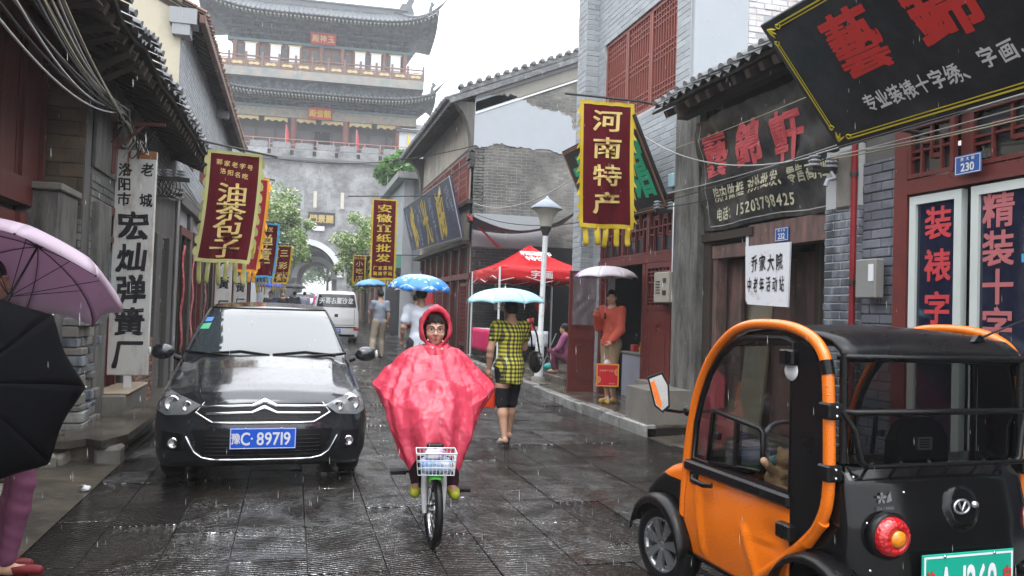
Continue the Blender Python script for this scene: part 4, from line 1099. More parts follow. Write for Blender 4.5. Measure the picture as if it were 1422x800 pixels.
mb = MB(); mb.rbox(5.45, 5.6, 7.36, 7.46, .1, 2.4, .01); mb.build('post', M['old_wood'], s4, world=True)
mb = MB(); mb.prism([(0, 0), (.75, 0), (.72, 1.8), (.12, 1.82), (.08, 1.5)], (5.30, 9.0, .1), (0, -1, 0), (.12, 0, 1), (.03, 0, 0)); mb.build('leaning_board', mk('weathered ply', (.20, .18, .13), .7, .25, 3), s4, world=True)
mb = MB(); mb.prism([(0, .1), (.2, 0), (.23, .3), (.17, .33), (.24, .52), (.02, .5), (.06, .3)], (5.735, 7.22, 1.72), (0, -1, 0), (0, 0, 1), (-.003, 0, 0)); mb.build('torn_paper', mk('torn paper', (.42, .44, .50), .7), s4, world=True)
wall_box('plinth', M['concrete'], s4, 5.0, 5.3, 6.6, 9.9, -.1, .25)
# eave, slightly rising roof and pieces
tiled_eave(s4, 4.42, 5.5, 5.9, 9.45, 4.22, .5, M['tile'], cap=140, side=-1, rows=7, wob=.03, seed=31, pitch=.2)
wall_box('purlin', M['old_wood'], s4, 4.75, 4.9, 5.9, 9.4, 4.1, 4.24)
number_plate('232', (5.09, 7.53, 2.46), 'blue number plate 232 on the old timber lintel')
nb = thing('paper_sign', 'torn white cardboard sign with black brush characters hanging in the gateway', 'sign', (5.04, 7.75, 1.7))
b = MB(); b.prism([(-.39, .05), (-.35, 0), (.42, -.03), (.44, .66), (-.42, .67)], (0, 0, 0), (0, -1, 0), (0, 0, 1), (.02, 0, 0)); b.build('board', mk('white card', (.70, .71, .74), .6, .06, 3, .1, 20, dirt=((.45, .36, .33), 6, .12)), nb)
b = MB()
row(b, '乔家大院', (-.006, -.02, .46), (0, -1, 0), (0, 0, 1), .12, .18, .16, bold=.012, nz=(-1, 0, 0), brush=.5)
row(b, '中老年活动站', (-.006, 0, .22), (0, -1, 0), (0, 0, 1), .085, .17, .125, bold=.012, nz=(-1, 0, 0), brush=.5)
b.build('lettering', M['ink'], nb)
# black plastic banner over the gateway
tbn = thing('plastic_banner', 'wrinkled black plastic shop banner with red and cream characters below the eave', 'banner', (5.1, 8, 0))
def ban(u, v):   # u 0..1 from far to near, v 0..1 up
    y = 9.22-2.68*u-.12*v; x = 5.1-.25*v-.012*sin(22*u+9*v)-.02*sin(9*u-14*v)-.006*sin(60*u+30*v)
    return V((x, y, 2.64+(1.35)*v-.02*sin(9*u)*(1-v)))
b = MB(); b.grid([[ban(i/60, j/30) for j in range(31)] for i in range(61)], True)
bm_ = mk('black tarpaulin', (.022, .022, .023), .32, .3, 3, .1, 12, rvar=.1, dirt=((.07, .07, .068), 3, .45))
b.build('sheet', bm_, tbn, world=True)
def on_ban(mb0):
    out = []
    for (u, v, d) in mb0.v: out.append(tuple(ban(u, v)+V((-.006, 0, 0))))
    mb0.v = out; return mb0
def bchar(mb0, ch, u, v, w_, h_, bold):    # ux in u units
    char(mb0, ch, (u, v, 0), (1/2.68, 0, 0), (0, 1/1.35, 0), w_, h_, bold)
b = MB()
for i, ch in enumerate('藝錦'): bchar(b, ch, .16+.27*i, .66, .48, .5, .045)
bchar(b, '軒', .70, .62, .48, .5, .045)
on_ban(b).build('lettering', mk('faded red paint', (.55, .09, .10), .5), tbn, world=True)
b = MB(); s = '院内做框 对外批发、零售高档画框'; u = .14
for ch in s:
    if ch == ' ': u += .03; continue
    bchar(b, ch, u, .315, .145, .17, .022); u += .0605
on_ban(b).build('small_lettering', mk('cream paint', (.62, .60, .42), .5), tbn, world=True); b = MB(); u = .135
for ch in '电话：': bchar(b, ch, u, .14, .14, .16, .02); u += .06
for ch in '15203798425': bchar(b, ch, u, .14, .155, .17, .022); u += .0375
for k in range(2):
    pass
on_ban(b).build('phone_number', mk('cream paint', (.62, .60, .42), .5), tbn, world=True)
b = MB()
for (a0, a1, b0, b1) in ((.06, .99, .03, .035), (.045, .05, .06, .95)): b.add([(a0, b0, 0), (a1, b0, 0), (a1, b1, 0), (a0, b1, 0)], [(0, 1, 2, 3)])
mb_ = MB()
for i in range(40): mb_.add([(.06+.93*i/40, .035, 0), (.06+.93*(i+1)/40, .035, 0), (.06+.93*(i+1)/40, .043, 0), (.06+.93*i/40, .043, 0)], [(0, 1, 2, 3)])
for j in range(30): mb_.add([(.045, .06+.03*j, 0), (.049, .06+.03*j, 0), (.049, .09+.03*j, 0), (.045, .09+.03*j, 0)], [(0, 1, 2, 3)])
on_ban(mb_).build('border_line', mk('faint border', (.40, .40, .36), .5), tbn, world=True)

# ================================================================ right: two-storey pale brick house with red lattice
s3 = thing('brick_house', 'two-storey pale grey brick house with red lattice windows and open red door', 'house', (RX, 11.8, 0))
Y0, Y1 = 9.95, 13.45
holes = [(10.35, 13.12, 4.72, 6.3), (10.2, 13.1, .15, 3.3)]
front(s3, RX, Y0, Y1, 9.5, holes, M['mortar_lt'])
wall_box('interior_back', mk('shop interior', (.20, .15, .13), .7, .4, 2), s3, 7.0, 7.1, Y0, Y1, .1, 3.4)
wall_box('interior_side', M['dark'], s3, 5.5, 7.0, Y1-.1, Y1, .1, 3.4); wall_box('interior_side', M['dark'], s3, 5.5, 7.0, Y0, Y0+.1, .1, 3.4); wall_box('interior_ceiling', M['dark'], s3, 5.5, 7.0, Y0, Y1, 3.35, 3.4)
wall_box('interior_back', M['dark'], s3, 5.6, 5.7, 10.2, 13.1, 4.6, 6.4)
wall_box('interior_floor', M['slab'], s3, 5.2, 7.0, Y0, Y1, .1, .16)
bricks(s3, M['brick_lt'], (RX, Y0, .0), (0, 1, 0), (0, 0, 1), (-1, 0, 0), Y1-Y0, 9.4, .27, .085, .009, holes=[(h[0]-Y0, h[1]-Y0, h[2], h[3]) for h in holes], cap=300, depth=.015, proud=.006, jit=.002, seed=41)
wall_box('gable_wall', M['limestone'], s3, RX+.02, 11, Y0-.06, Y0+.25, 4.2, 9.6)
wall_box('render_patch', M['plaster_patch'], s3, RX+.02, RX+.85, Y0-.085, Y0-.06, 4.2, 9.6)
wb = mk('whitewashed worn brick', (.42, .31, .27), .8, .35, 4, .6, 30, orand=.35, isl=.35, world=True, dirt=((.62, .60, .60), 3.5, .75))
bricks(s3, wb, (RX+.87, Y0-.06, 4.2), (1, 0, 0), (0, 0, 1), (0, -1, 0), 4.8, 4.6, .24, .075, .012, cap=260, depth=.02, jit=.008, proud=.006, seed=43)
bricks(s3, M['brick_lt'], (RX+.02, Y0-.06, 0), (1, 0, 0), (0, 0, 1), (0, -1, 0), .2, 4.2, .27, .085, .009, cap=60, depth=.02, seed=44)
# pier at the far corner
wall_box('corner_pier', M['mortar_lt'], s3, 4.96, RX+.3, Y1, Y1+.42, 0, 9.5)
bricks(s3, M['brick_lt'], (4.96, Y1, 0), (1, 0, 0), (0, 0, 1), (0, -1, 0), .3, 9.4, .30, .085, .009, cap=110, depth=.015, proud=.006, seed=45)
bricks(s3, M['brick_lt'], (4.96, Y1, 0), (0, 1, 0), (0, 0, 1), (-1, 0, 0), .42, 9.4, .30, .085, .009, cap=110, depth=.015, proud=.006, seed=46)
# upper lattice windows
nwin = 3; w_ = (13.1-10.37)/nwin
for k in range(nwin):
    lattice(s3, (RX+.08, 13.1-k*w_, 4.73), (0, -1, 0), (-1, 0, 0), w_-.012, 1.56, 9, 1, M['lattice'], 'lattice_window', .055, .02, .045, style=0)
# ground floor front: transom fret + doors
wall_box('lintel', M['red_door'], s3, RX-.03, RX+.1, 10.2, 13.1, 2.33, 2.45)
for k in range(3): lattice(s3, (RX+.05, 13.1-k*.97, 2.46), (0, -1, 0), (-1, 0, 0), .955, .82, 6, 4, M['red_door'], 'transom_window', .04, .022, .04, style=2)
for y in (10.2, 11.18, 12.95): wall_box('door_post', M['red_door'], s3, RX-.02, RX+.1, y, y+.1, .15, 2.33)
def door_leaf(par, o, uu, nz, W, H, cols=5, plastic=False, name='door_leaf'):
    o, uu, nz = V(o), V(uu), V(nz); T = rect_mat(o, uu, (0, 0, 1), nz)
    f = MB(); f.M = T; s_ = .075
    f.box(0, s_, 0, H, -.02, .02); f.box(W-s_, W, 0, H, -.02, .02)
    for a, b in ((0, .09), (.98, 1.05), (1.2, 1.27), (H-.08, H)) if not plastic else ((0, .09), (.9, .97), (1.12, 1.19), (H-.08, H)): f.box(s_, W-s_, a, b, -.02, .02)
    zl = 1.27 if not plastic else 1.19
    zz = .9 if plastic else .98
    f.box(s_, W-s_, .09, zz, -.008, .008); f.box(s_, W-s_, zz+.07, zl-.07, -.008, .008)
    fo = f.build(name, M['red_door'], par, world=True)
    r = MB(); r.M = T      # raised moulding on the lower panel
    a, b, c, d = s_+.09, W-s_-.09, .2, zz-.12; t = .018
    for sg in (-1, 1):
        y0, y1 = (.008, .018) if sg > 0 else (-.018, -.008)
        r.box(a, a+t, c, d, y0, y1); r.box(b-t, b, c, d, y0, y1); r.box(a+t, b-t, c, c+t, y0, y1)
        m_ = (a+b)/2
        for p, q in (((a, d), (a+.05, d+.02)), ((a+.05, d+.02), (m_-.06, d+.02)), ((m_-.06, d+.02), (m_, d+.06)), ((m_, d+.06), (m_+.06, d+.02)), ((m_+.06, d+.02), (b-.05, d+.02)), ((b-.05, d+.02), (b, d))):
            r.bar((p[0], p[1], (y0+y1)/2), (q[0], q[1], (y0+y1)/2), .01, t, (0, 1, 0))
    r.build('moulding', M['red_door'], fo, world=True)
    if plastic:
        p = MB(); n = 24
        p.M = T; p.grid([[(s_-.02+(W-2*s_+.04)*i/n, zl-.02+(H-.08-zl+.05)*j/n, .03+.004*sin(13*i/n+6*j/n)+.005*math.sin(7*(i-j)/n*2+2*sin(j/3))+.003*sin(i*1.9+j*.7)) for j in range(n+1)] for i in range(n+1)], True)
        pl = mk('clouded plastic sheet', (.17, .14, .15), .12, .5, 5, .3, 14, spec=.9, rvar=.06); p.build('plastic_sheet', pl, fo, world=True)
    else:
        L = MB(); L.M = T; w2 = W-2*s_
        for k in range(1, cols+1): L.box(s_+w2*k/(cols+1)-.011, s_+w2*k/(cols+1)+.011, zl, H-.08, -.012, .012)
        for t in (.08, .17, .26, .62, .8, .9): L.box(s_, W-s_, zl+(H-.08-zl)*t-.01, zl+(H-.08-zl)*t+.01, -.011, .011)
        L.build('lattice_bars', M['red_door'], fo, world=True)
    return fo
door_leaf(s3, (4.70, 13.25, .16), (1, 0, 0), (0, -1, 0), .62, 2.12, plastic=True)
door_leaf(s3, (RX-.03, 11.1, .42), (0, -1, 0), (-1, 0, 0), .86, 1.9)
# concrete stoop block in front of the fixed leaf, kerb side
mb = MB(); P = [(4.40, 9.32), (5.15, 9.32), (5.15, 11.0), (4.98, 11.0), (4.9, 10.2), (4.42, 10.05)]
mb.prism([(p[0], p[1]) for p in P], (0, 0, 0), (1, 0, 0), (0, 1, 0), (0, 0, .58))
sb_ = mb.build('stoop_block', M['concrete_lt'], None); props(sb_, 'rough plastered concrete block beside the open red shop door', 'block')
# plumbing on the corner of the pale brick house
mb = MB(); mb.tube([(5.12, 10.02, 3.1), (5.06, 10.02, 3.1), (5.06, 10.02, 2.1), (5.1, 10.1, 2.05), (5.15, 10.2, 2.05)], .02, 8); mb.build('white_pipe', M['white'], s3, world=True)
mb = MB(); mb.tube([(5.15, 10.18, 4.1), (5.15, 10.18, 3.0)], .012, 6); mb.build('conduit', M['iron'], s3, world=True)
mb = MB(); mb.rbox(5.08, 5.18, 10.12, 10.3, 3.35, 3.55, .015); mb.build('switch_box', flat('pale blue box', (.33, .50, .55), .4), s3, world=True)
mb = MB(); mb.rbox(4.98, 5.18, 9.99, 10.45, 1.72, 2.15, .012); eb = mb.build('electric_box', mk('tan electric box', (.33, .30, .25), .45, .1), s3, world=True)
mb = MB()
for z in (1.86, 2.03): mb.box(4.97, 4.98, 10.06, 10.16, z-.03, z+.03)
for k in range(5): mb.box(4.975, 4.98, 10.25, 10.38, 1.85+k*.04, 1.865+k*.04)
mb.build('vents', M['iron'], eb, world=True)

# ================================================================ right: far two-storey gabled house
s2 = thing('gabled_house', 'grey brick house with bare gable, cement patch and sweeping tiled roof beyond the red tent', 'house', (4.6, 25, gz(21)))
GX, GY, GE = 4.6, 21.0, 7.15
gy1 = 30.0
front(s2, GX, GY, gy1, GE+.2, [], M['stucco'], z0=3.3)
mb = MB(); mb.prism([(GX, 0), (16, 0), (16, GE+.5+4.6), (GX, GE+.3)], (0, GY, 0), (1, 0, 0), (0, 0, 1), (0, .3, 0)); mb.build('gable_wall', M['mortar'], s2, world=True)
def above(u, v): return v > GE+.05+u*.42-.12
R = random.Random(2)
def patchf(u, v, pts): 
    c = False; n_ = len(pts); j = n_-1
    for i in range(n_):
        if (pts[i][1] > v) != (pts[j][1] > v) and u < (pts[j][0]-pts[i][0])*(v-pts[i][1])/(pts[j][1]-pts[i][1])+pts[i][0]: c = not c
        j = i
    return c
pt_ = [(-.02, 5.95), (.35, 5.98), (.6, 6.08), (1.3, 6.02), (2.2, 6.0), (2.7, 5.92), (3.1, 6.05), (3.1, 6.6), (2.75, 6.72), (2.78, 6.98), (2.5, 7.12), (1.9, 7.15), (1.45, 7.3), (1.15, 7.42), (.75, 7.46), (.35, 7.42), (-.02, 7.38)]
pt_ = [(a+.04*R.uniform(-1, 1) if 0 < a < 3 else a, b) for a, b in pt_]
# denser ragged outline
pp_ = []
for i in range(len(pt_)):
    a, b = pt_[i], pt_[(i+1) % len(pt_)]
    for k in range(7):
        t = k/7; e = 0 if (a[0] < .01 and b[0] < .01) else .05
        pp_.append((a[0]+(b[0]-a[0])*t+R.uniform(-e, e)*(.3 if a[0] < .01 else 1), a[1]+(b[1]-a[1])*t+R.uniform(-e, e)))
bricks(s2, M['brick'], (GX, GY, 2.0), (1, 0, 0), (0, 0, 1), (0, -1, 0), 5.2, 8.2, .26, .072, .011, cap=300, depth=.02, proud=.006, jit=.003, seed=51, hole_f=lambda u, v: above(u, v+2.0-0) or patchf(u, v+2.0, pt_))
mb = MB(); mb.prism(pp_, (GX, GY-.03, 0), (1, 0, 0), (0, 0, 1), (0, .05, 0)); mb.build('cement_patch', M['plaster_patch'], s2, world=True)
wall_box('gable_lower', M['mortar_dk'], s2, GX, 8.5, GY-.012, GY, 0, 2.0)
# verge mouldings climbing the gable
ang = math.atan(.42)
for dz, t, m_, pr in ((0, .22, M['plaster'], .06), (.2, .06, M['whitel'], .12), (.27, .14, M['tile'], .2), (-.42, .05, M['whitel'], .05), (-.34, .26, M['mortar'], .03)):
    mb = MB(); mb.prism([(-.45 if dz > .1 else 0, -.19 if dz > .1 else 0), (9, 9*.42), (9, 9*.42+t), (-.45 if dz > .1 else 0, (-.19 if dz > .1 else 0)+t)], (GX, GY, GE+.1+dz), (1, 0, 0), (0, 0, 1), (0, -pr, 0)); mb.build('verge', m_, s2, world=True)
for k in range(34):
    a = -.45+k*.25
    mb = MB(); mb.lathe([(.001, 0), (.07, 0), (.07, .22)], 7, (GX+a, GY-.22, GE+.55+a*.42), axis='y'); mb.build('verge_tile', M['tile'], s2, world=True)
# roof slope to the street and curved corbel
mb = MB(); mb.add([(3.85, GY-.2, GE-.05), (3.85, gy1+.3, GE-.05), (14, gy1+.3, GE+4.25), (14, GY-.2, GE+4.25)], [(0, 1, 2, 3)]); mb.build('roof', M['tile'], s2, world=True, solid=.14)
tiled_eave(s2, 3.82, 4.6, GY-.1, gy1+.3, GE+.02, .42, M['tile'], cap=100, side=-1, rows=2, wob=.0, seed=53)
mb = MB(); cv = [(0, 0), (0, -1.3)]+[(-.08-.62*(1-cos(t*pi/2)), -1.3+1.25*sin(t*pi/2)) for t in (0, .2, .4, .6, .8, 1)]+[(-.7, 0)]
mb.prism([(a, b) for a, b in cv], (GX, GY-.02, GE), (1, 0, 0), (0, 0, 1), (0, .35, 0)); mb.build('corbel', M['plaster_gr'], s2, world=True)
mb = MB(); mb.prism([(a, b) for a, b in cv], (GX, gy1-.3, GE), (1, 0, 0), (0, 0, 1), (0, .35, 0)); mb.build('corbel', M['plaster_gr'], s2, world=True)
mb = MB(); mb.box(GX-.16, GX+.02, GY-.06, GY+.3, GE-1.55, GE-1.35); mb.box(GX-.1, GX+.02, GY-.05, GY+.3, GE-1.75, GE-1.55); mb.build('corbel_stone', M['iron'], s2, world=True)
# upper lattice band
nl = 7; wl = (gy1-GY-1.0)/nl
for k in range(nl):
    lattice(s2, (GX-.0, gy1-.5-k*wl, 4.55), (0, -1, 0), (-1, 0, 0), wl-.03, 1.35, 6, 6, M['lattice'], 'lattice_window', .07, .035, .05, style=1, pane=M['dark'])
wall_box('sill', M['old_wood'], s2, GX-.12, GX, GY+.1, gy1, 4.42, 4.53)
wall_box('window_head', M['old_wood'], s2, GX-.06, GX, GY+.4, gy1, 5.91, 5.98)
# ground floor
wall_box('shop_wall', M['old_wood'], s2, GX+.1, GX+.3, GY+.0, gy1, 0, 3.3)
wall_box('soffit', M['old_wood'], s2, GX-.25, GX+.2, GY+.05, gy1, 3.3, 3.42)
zg = gz(22)+.15
for k in range(8):
    y = GY+.15+k*1.2; wall_box('post', M['red_door'], s2, GX-.03, GX+.1, y, y+.14, zg-.1, 3.3)
    if k in (0, 3, 4, 6): lattice(s2, (GX+.04, y+1.16, zg+.2), (0, -1, 0), (-1, 0, 0), .98, 1.75, 7, 14, M['red_door'], 'lattice_door', .1, .02, .03, style=1, pane=M['dark'])
wall_box('lintel', M['red_door'], s2, GX-.04, GX+.1, GY, gy1, zg+2.05, zg+2.2)
mb = MB(); mb.rbox(3.92, 3.97, GY+2.0, GY+3.2, zg, zg+1.9, .01); rdb = mb.build('red_board', flat('bright red board', (.60, .02, .03), .5)); props(rdb, 'bright red display board standing at the far shop door', 'board')
wall_box('lower_render', M['plaster'], s2, GX+.02, GX+2.2, GY-.035, GY, 3.25, 4.15)
mb = MB(); mb.rbox(GX-.1, GX+.02, GY-.2, GY+.15, 3.9, 4.1, .01); mb.build('brick_stub', M['brick_red'], s2, world=True)
# ================================================================ behind: blue-grey shed and far right houses
sh = thing('grey_shed', 'narrow blue-grey rendered building behind the seven-character banner', 'building', (4.4, 34, gz(34)))
wall_box('wall', mk('blue grey render', (.27, .31, .32), .7, .12, 1.2, .1, 10, world=True), sh, 4.15, 9, 31.5, 38, 0, 6.6)
wall_box('roof', M['tile'], sh, 3.8, 9.3, 31.0, 38.5, 6.6, 6.85); wall_box('pilaster', M['limestone'], sh, 4.1, 4.5, 31.42, 31.5, 0, 6.6)
wall_box('opening_shade', M['dark'], sh, 4.13, 4.15, 32, 37, gz(34), gz(34)+2.5)  # shaded shop interior painted as a flat dark sheet
wall_box('awning', flat('green white fascia', (.12, .35, .26), .5), sh, 3.7, 4.14, 31.6, 34, gz(34)+2.7, gz(34)+3.2)
fh = thing('far_shop', 'low grey shop building with a dark doorway behind the right-hand tree', 'building', (4.4, 46, gz(46)))
wall_box('wall', M['plaster_gr'], fh, 4.3, 9, 39, 60, 0, gz(50)+3.6); wall_box('roof', M['tile'], fh, 3.9, 9.3, 38.6, 60.5, gz(50)+3.6, gz(50)+3.85)
for k in range(6): wall_box('opening_shade', M['dark'], fh, 4.27, 4.3, 40+k*3, 42.2+k*3, gz(42), gz(46)+2.4)  # dark sheets on the wall carry the shade of the doorways
for k in range(6): wall_box('brick_pier', M['brick_red'], fh, 4.2, 4.3, 42.3+k*3, 42.9+k*3, gz(42), gz(46)+2.6)
# yard between the houses on the right: back wall, black netting
yd = thing('yard_wall', 'dark brick yard wall behind the stall, hung with black sheeting', 'wall', (7, 20, 0))
wall_box('wall', M['dark'], yd, 8.5, 8.7, 13.9, 21, 0, 4.2)
wall_box('sheeting', mk('black sheeting', (.02, .02, .022), .5, .4, 2), yd, 6.2, 8.5, 20.6, 20.66, 0, 3.3)
wall_box('side', M['mortar_dk'], yd, 5.5, 8.5, 13.88, 14.0, 0, 3.6)
bricks(yd, mk('blackish brick', (.05, .05, .052), .6, .3, 3, .3, 30, world=True, isl=.4, orand=.3), (GX, GY-.012, .2), (1, 0, 0), (0, 0, 1), (0, -1, 0), 1.9, 3.0, .26, .07, .012, cap=60, depth=.015, seed=55)  # near-black brick facing, tone varied brick by brick
# ---------------------------------------------------------------- leaning shop signboards
def leaning_board(t, bot_far, bot_near, top_far, mats, th=.05, name='board'):
    """board between a bottom edge and a top edge: frame axes returned as origin, u (far to near), v (up the board), n (to the street)"""
    o = V(bot_far); u = V(bot_near)-o; W = u.length; u.normalize(); v = V(top_far)-o; v = v-u*v.dot(u); H = v.length; v.normalize()
    n = u.cross(v)
    if n.x > 0: n = -n
    T = Matrix(((u.x, v.x, n.x, o.x), (u.y, v.y, n.y, o.y), (u.z, v.z, n.z, o.z), (0, 0, 0, 1)))
    b = MB(); b.M = T; b.rbox(0, W, 0, H, -th, 0, .008); b.build(name, mats, t, world=True)
    return T, W, H, n
# near black board
bs = thing('black_signboard', 'big leaning black signboard with yellow scroll border above the glass doors', 'signboard', (4.5, 4, 3))
T, W, H, n = leaning_board(bs, (4.5, 5.86, 3.03), (4.5, 2.2, 3.03), (3.70, 5.86, 4.0), mk('black sign vinyl', (.016, .017, .020), .35, .3, 1.5, .05, 6, rvar=.1, dirt=((.045, .045, .05), 2, .4)))
def ornament(mb, cx, cy, sx, sy, s):
    for q in range(3):
        a = radians(20+q*25); p0 = V((cx, cy, 0))
        pts = [p0+V((sx*cos(a)*s*t, sy*sin(a)*s*t, 0)) for t in (0, .5, 1)]
        mb.tube([p+V((0, 0, .006)) for p in pts], [.004*s/.1, .011*s/.1, .003*s/.1], 6)
    for (ex, ey) in ((1.35, .15), (.15, 1.35)):
        c = V((cx+sx*ex*s, cy+sy*ey*s, .006)); pts = []
        for k in range(12):
            a = k*.55; r = s*.32*(1-k/15); pts.append(c+V((sx*r*cos(a), sy*r*sin(a), 0)))
        mb.tube(pts, .0055*s/.1, 5)
b = MB(); b.M = T; z0, z1 = .003, .006
for off, w_ in ((.055, .012), (.085, .007)):
    b.box(off+.12, W-.05, off, off+w_, z0, z1); b.box(off+.12, W-.05, H-off-w_, H-off, z0, z1); b.box(off, off+w_, off+.12, H-off-.12, z0, z1)
ornament(b, .06, .06, 1, 1, .10); ornament(b, .06, H-.06, 1, -1, .10)
b.build('yellow_border', mk('yellow border', (.66, .56, .04), .5, .05), bs, world=True)
b = MB(); b.M = T; b.box(.01, W, .015, .022, z0, z1); b.box(.01, W, -.004, .002, -.04, .004); b.build('trim', M['metal_gr'], bs, world=True)
def on(T, ch, x, y, w_, h_, mb, **k): char(mb, ch, (x, y, .005), (1, 0, 0), (0, 1, 0), w_, h_, nz=(0, 0, 1), **k)
for ch, x in (('藝', .82), ('錦', 1.62), ('軒', 2.45)): b = MB(); b.M = T; on(T, ch, x, .79, .50, .52, b, bold=.04); b.build('red_character', M['redl'], bs, world=True)
b = MB(); b.M = T; x = .62
for ch in '专业装裱十字绣、':
    on(T, ch, x, .30, .125, .15, b, bold=.022, brush=.35); x += .135
x += .03
for ch in '字画、 对外':
    if ch != ' ': on(T, ch, x, .33, .125, .15, b, bold=.022, brush=.35)
    x += .15
b.build('white_lettering', M['whitel'], bs, world=True)
for y in (5.4, 4.2, 3.0):
    for u_, z_ in ((.9, 4.1), (.1, 3.1)): b = MB(); b.tube([T @ V((5.86-y, u_, -.05)), (5.05, y, z_)], .018, 6); b.build('bracket', M['iron'], bs, world=True)
# green lettered board on the pale brick house
gs = thing('green_letter_sign', 'leaning black signboard with green characters partly hidden behind the big maroon banner', 'signboard', (5.1, 11.8, 3.1))
T, W, H, n = leaning_board(gs, (5.12, 13.4, 3.12), (5.1, 10.27, 3.06), (4.52, 13.4, 4.40), mk('black panel', (.018, .018, .02), .35, .2, 3))
b = MB(); b.M = T; t_ = .012
for off in (.03, .06):
    for a in ((off, W-off, off, off+t_), (off, W-off, H-off-t_, H-off), (off, off+t_, off, H-off), (W-off-t_, W-off, off, H-off)): b.box(*a, .002, .005)
b.build('copper_border', mk('copper border', (.50, .24, .12), .4, .1, 3, .05, 30, .3), gs, world=True)
b = MB(); b.M = T
for ch, x in (('文', .6), ('房', 1.45), ('馆', 2.62)): on(T, ch, x, .72, .72, .95, b, bold=.05)
b.build('green_lettering', flat('green lettering', (.015, .42, .20), .5), gs, world=True)
# blue-black calligraphy board on the far gabled house
cs = thing('calligraphy_sign', 'leaning navy signboard with yellow and white calligraphy on the far gabled house', 'signboard', (4.3, 24.5, 3.5))
T, W, H, n = leaning_board(cs, (4.25, 29.6, 3.62), (4.25, 20.5, 3.42), (3.85, 29.6, 5.22), mk('navy sign', (.022, .026, .075), .35, .15, 1.0))
b = MB(); b.M = T; b.box(0, W, 0, .03, .002, .02); b.box(0, W, H-.03, H, .002, .02); b.box(W-.05, W, .03, H-.03, .002, .02); b.box(0, .04, .03, H-.03, .002, .02)
b.build('trim', M['metal_gr'], cs, world=True)
b = MB(); b.M = T
for ch, x in (('紫', 1.7), ('光', 4.3), ('阁', 6.95)): on(T, ch, x, H*.5, 1.15, 1.35, b, bold=.03, brush=.9)
b.build('yellow_lettering', M['gold'], cs, world=True)
b = MB(); b.M = T; R = random.Random(4)
for (x, s) in ((.55, '墨寶書画'), (2.7, '文房四宝'), (3.35, '拓片'), (5.5, '碑帖字画'), (8.15, '宣纸'), (8.6, '毛笔')):
    for i, ch in enumerate(s): on(T, ch, x+R.uniform(-.15, .15), H-.35-i*.36+R.uniform(-.05, .05), .3+R.uniform(0, .12), .34, b, bold=.0, brush=1.2)
b.build('white_lettering', mk('faint white lettering', (.34, .38, .50), .5, .1), cs, world=True)
b = MB()
for x in (.6, W-.2): b.tube([T @ V((x, H, 0)), (4.6, (20.6 if x > 2 else 29.2), 5.6)], .02, 5)
b.build('stay_rod', M['iron'], cs, world=True)

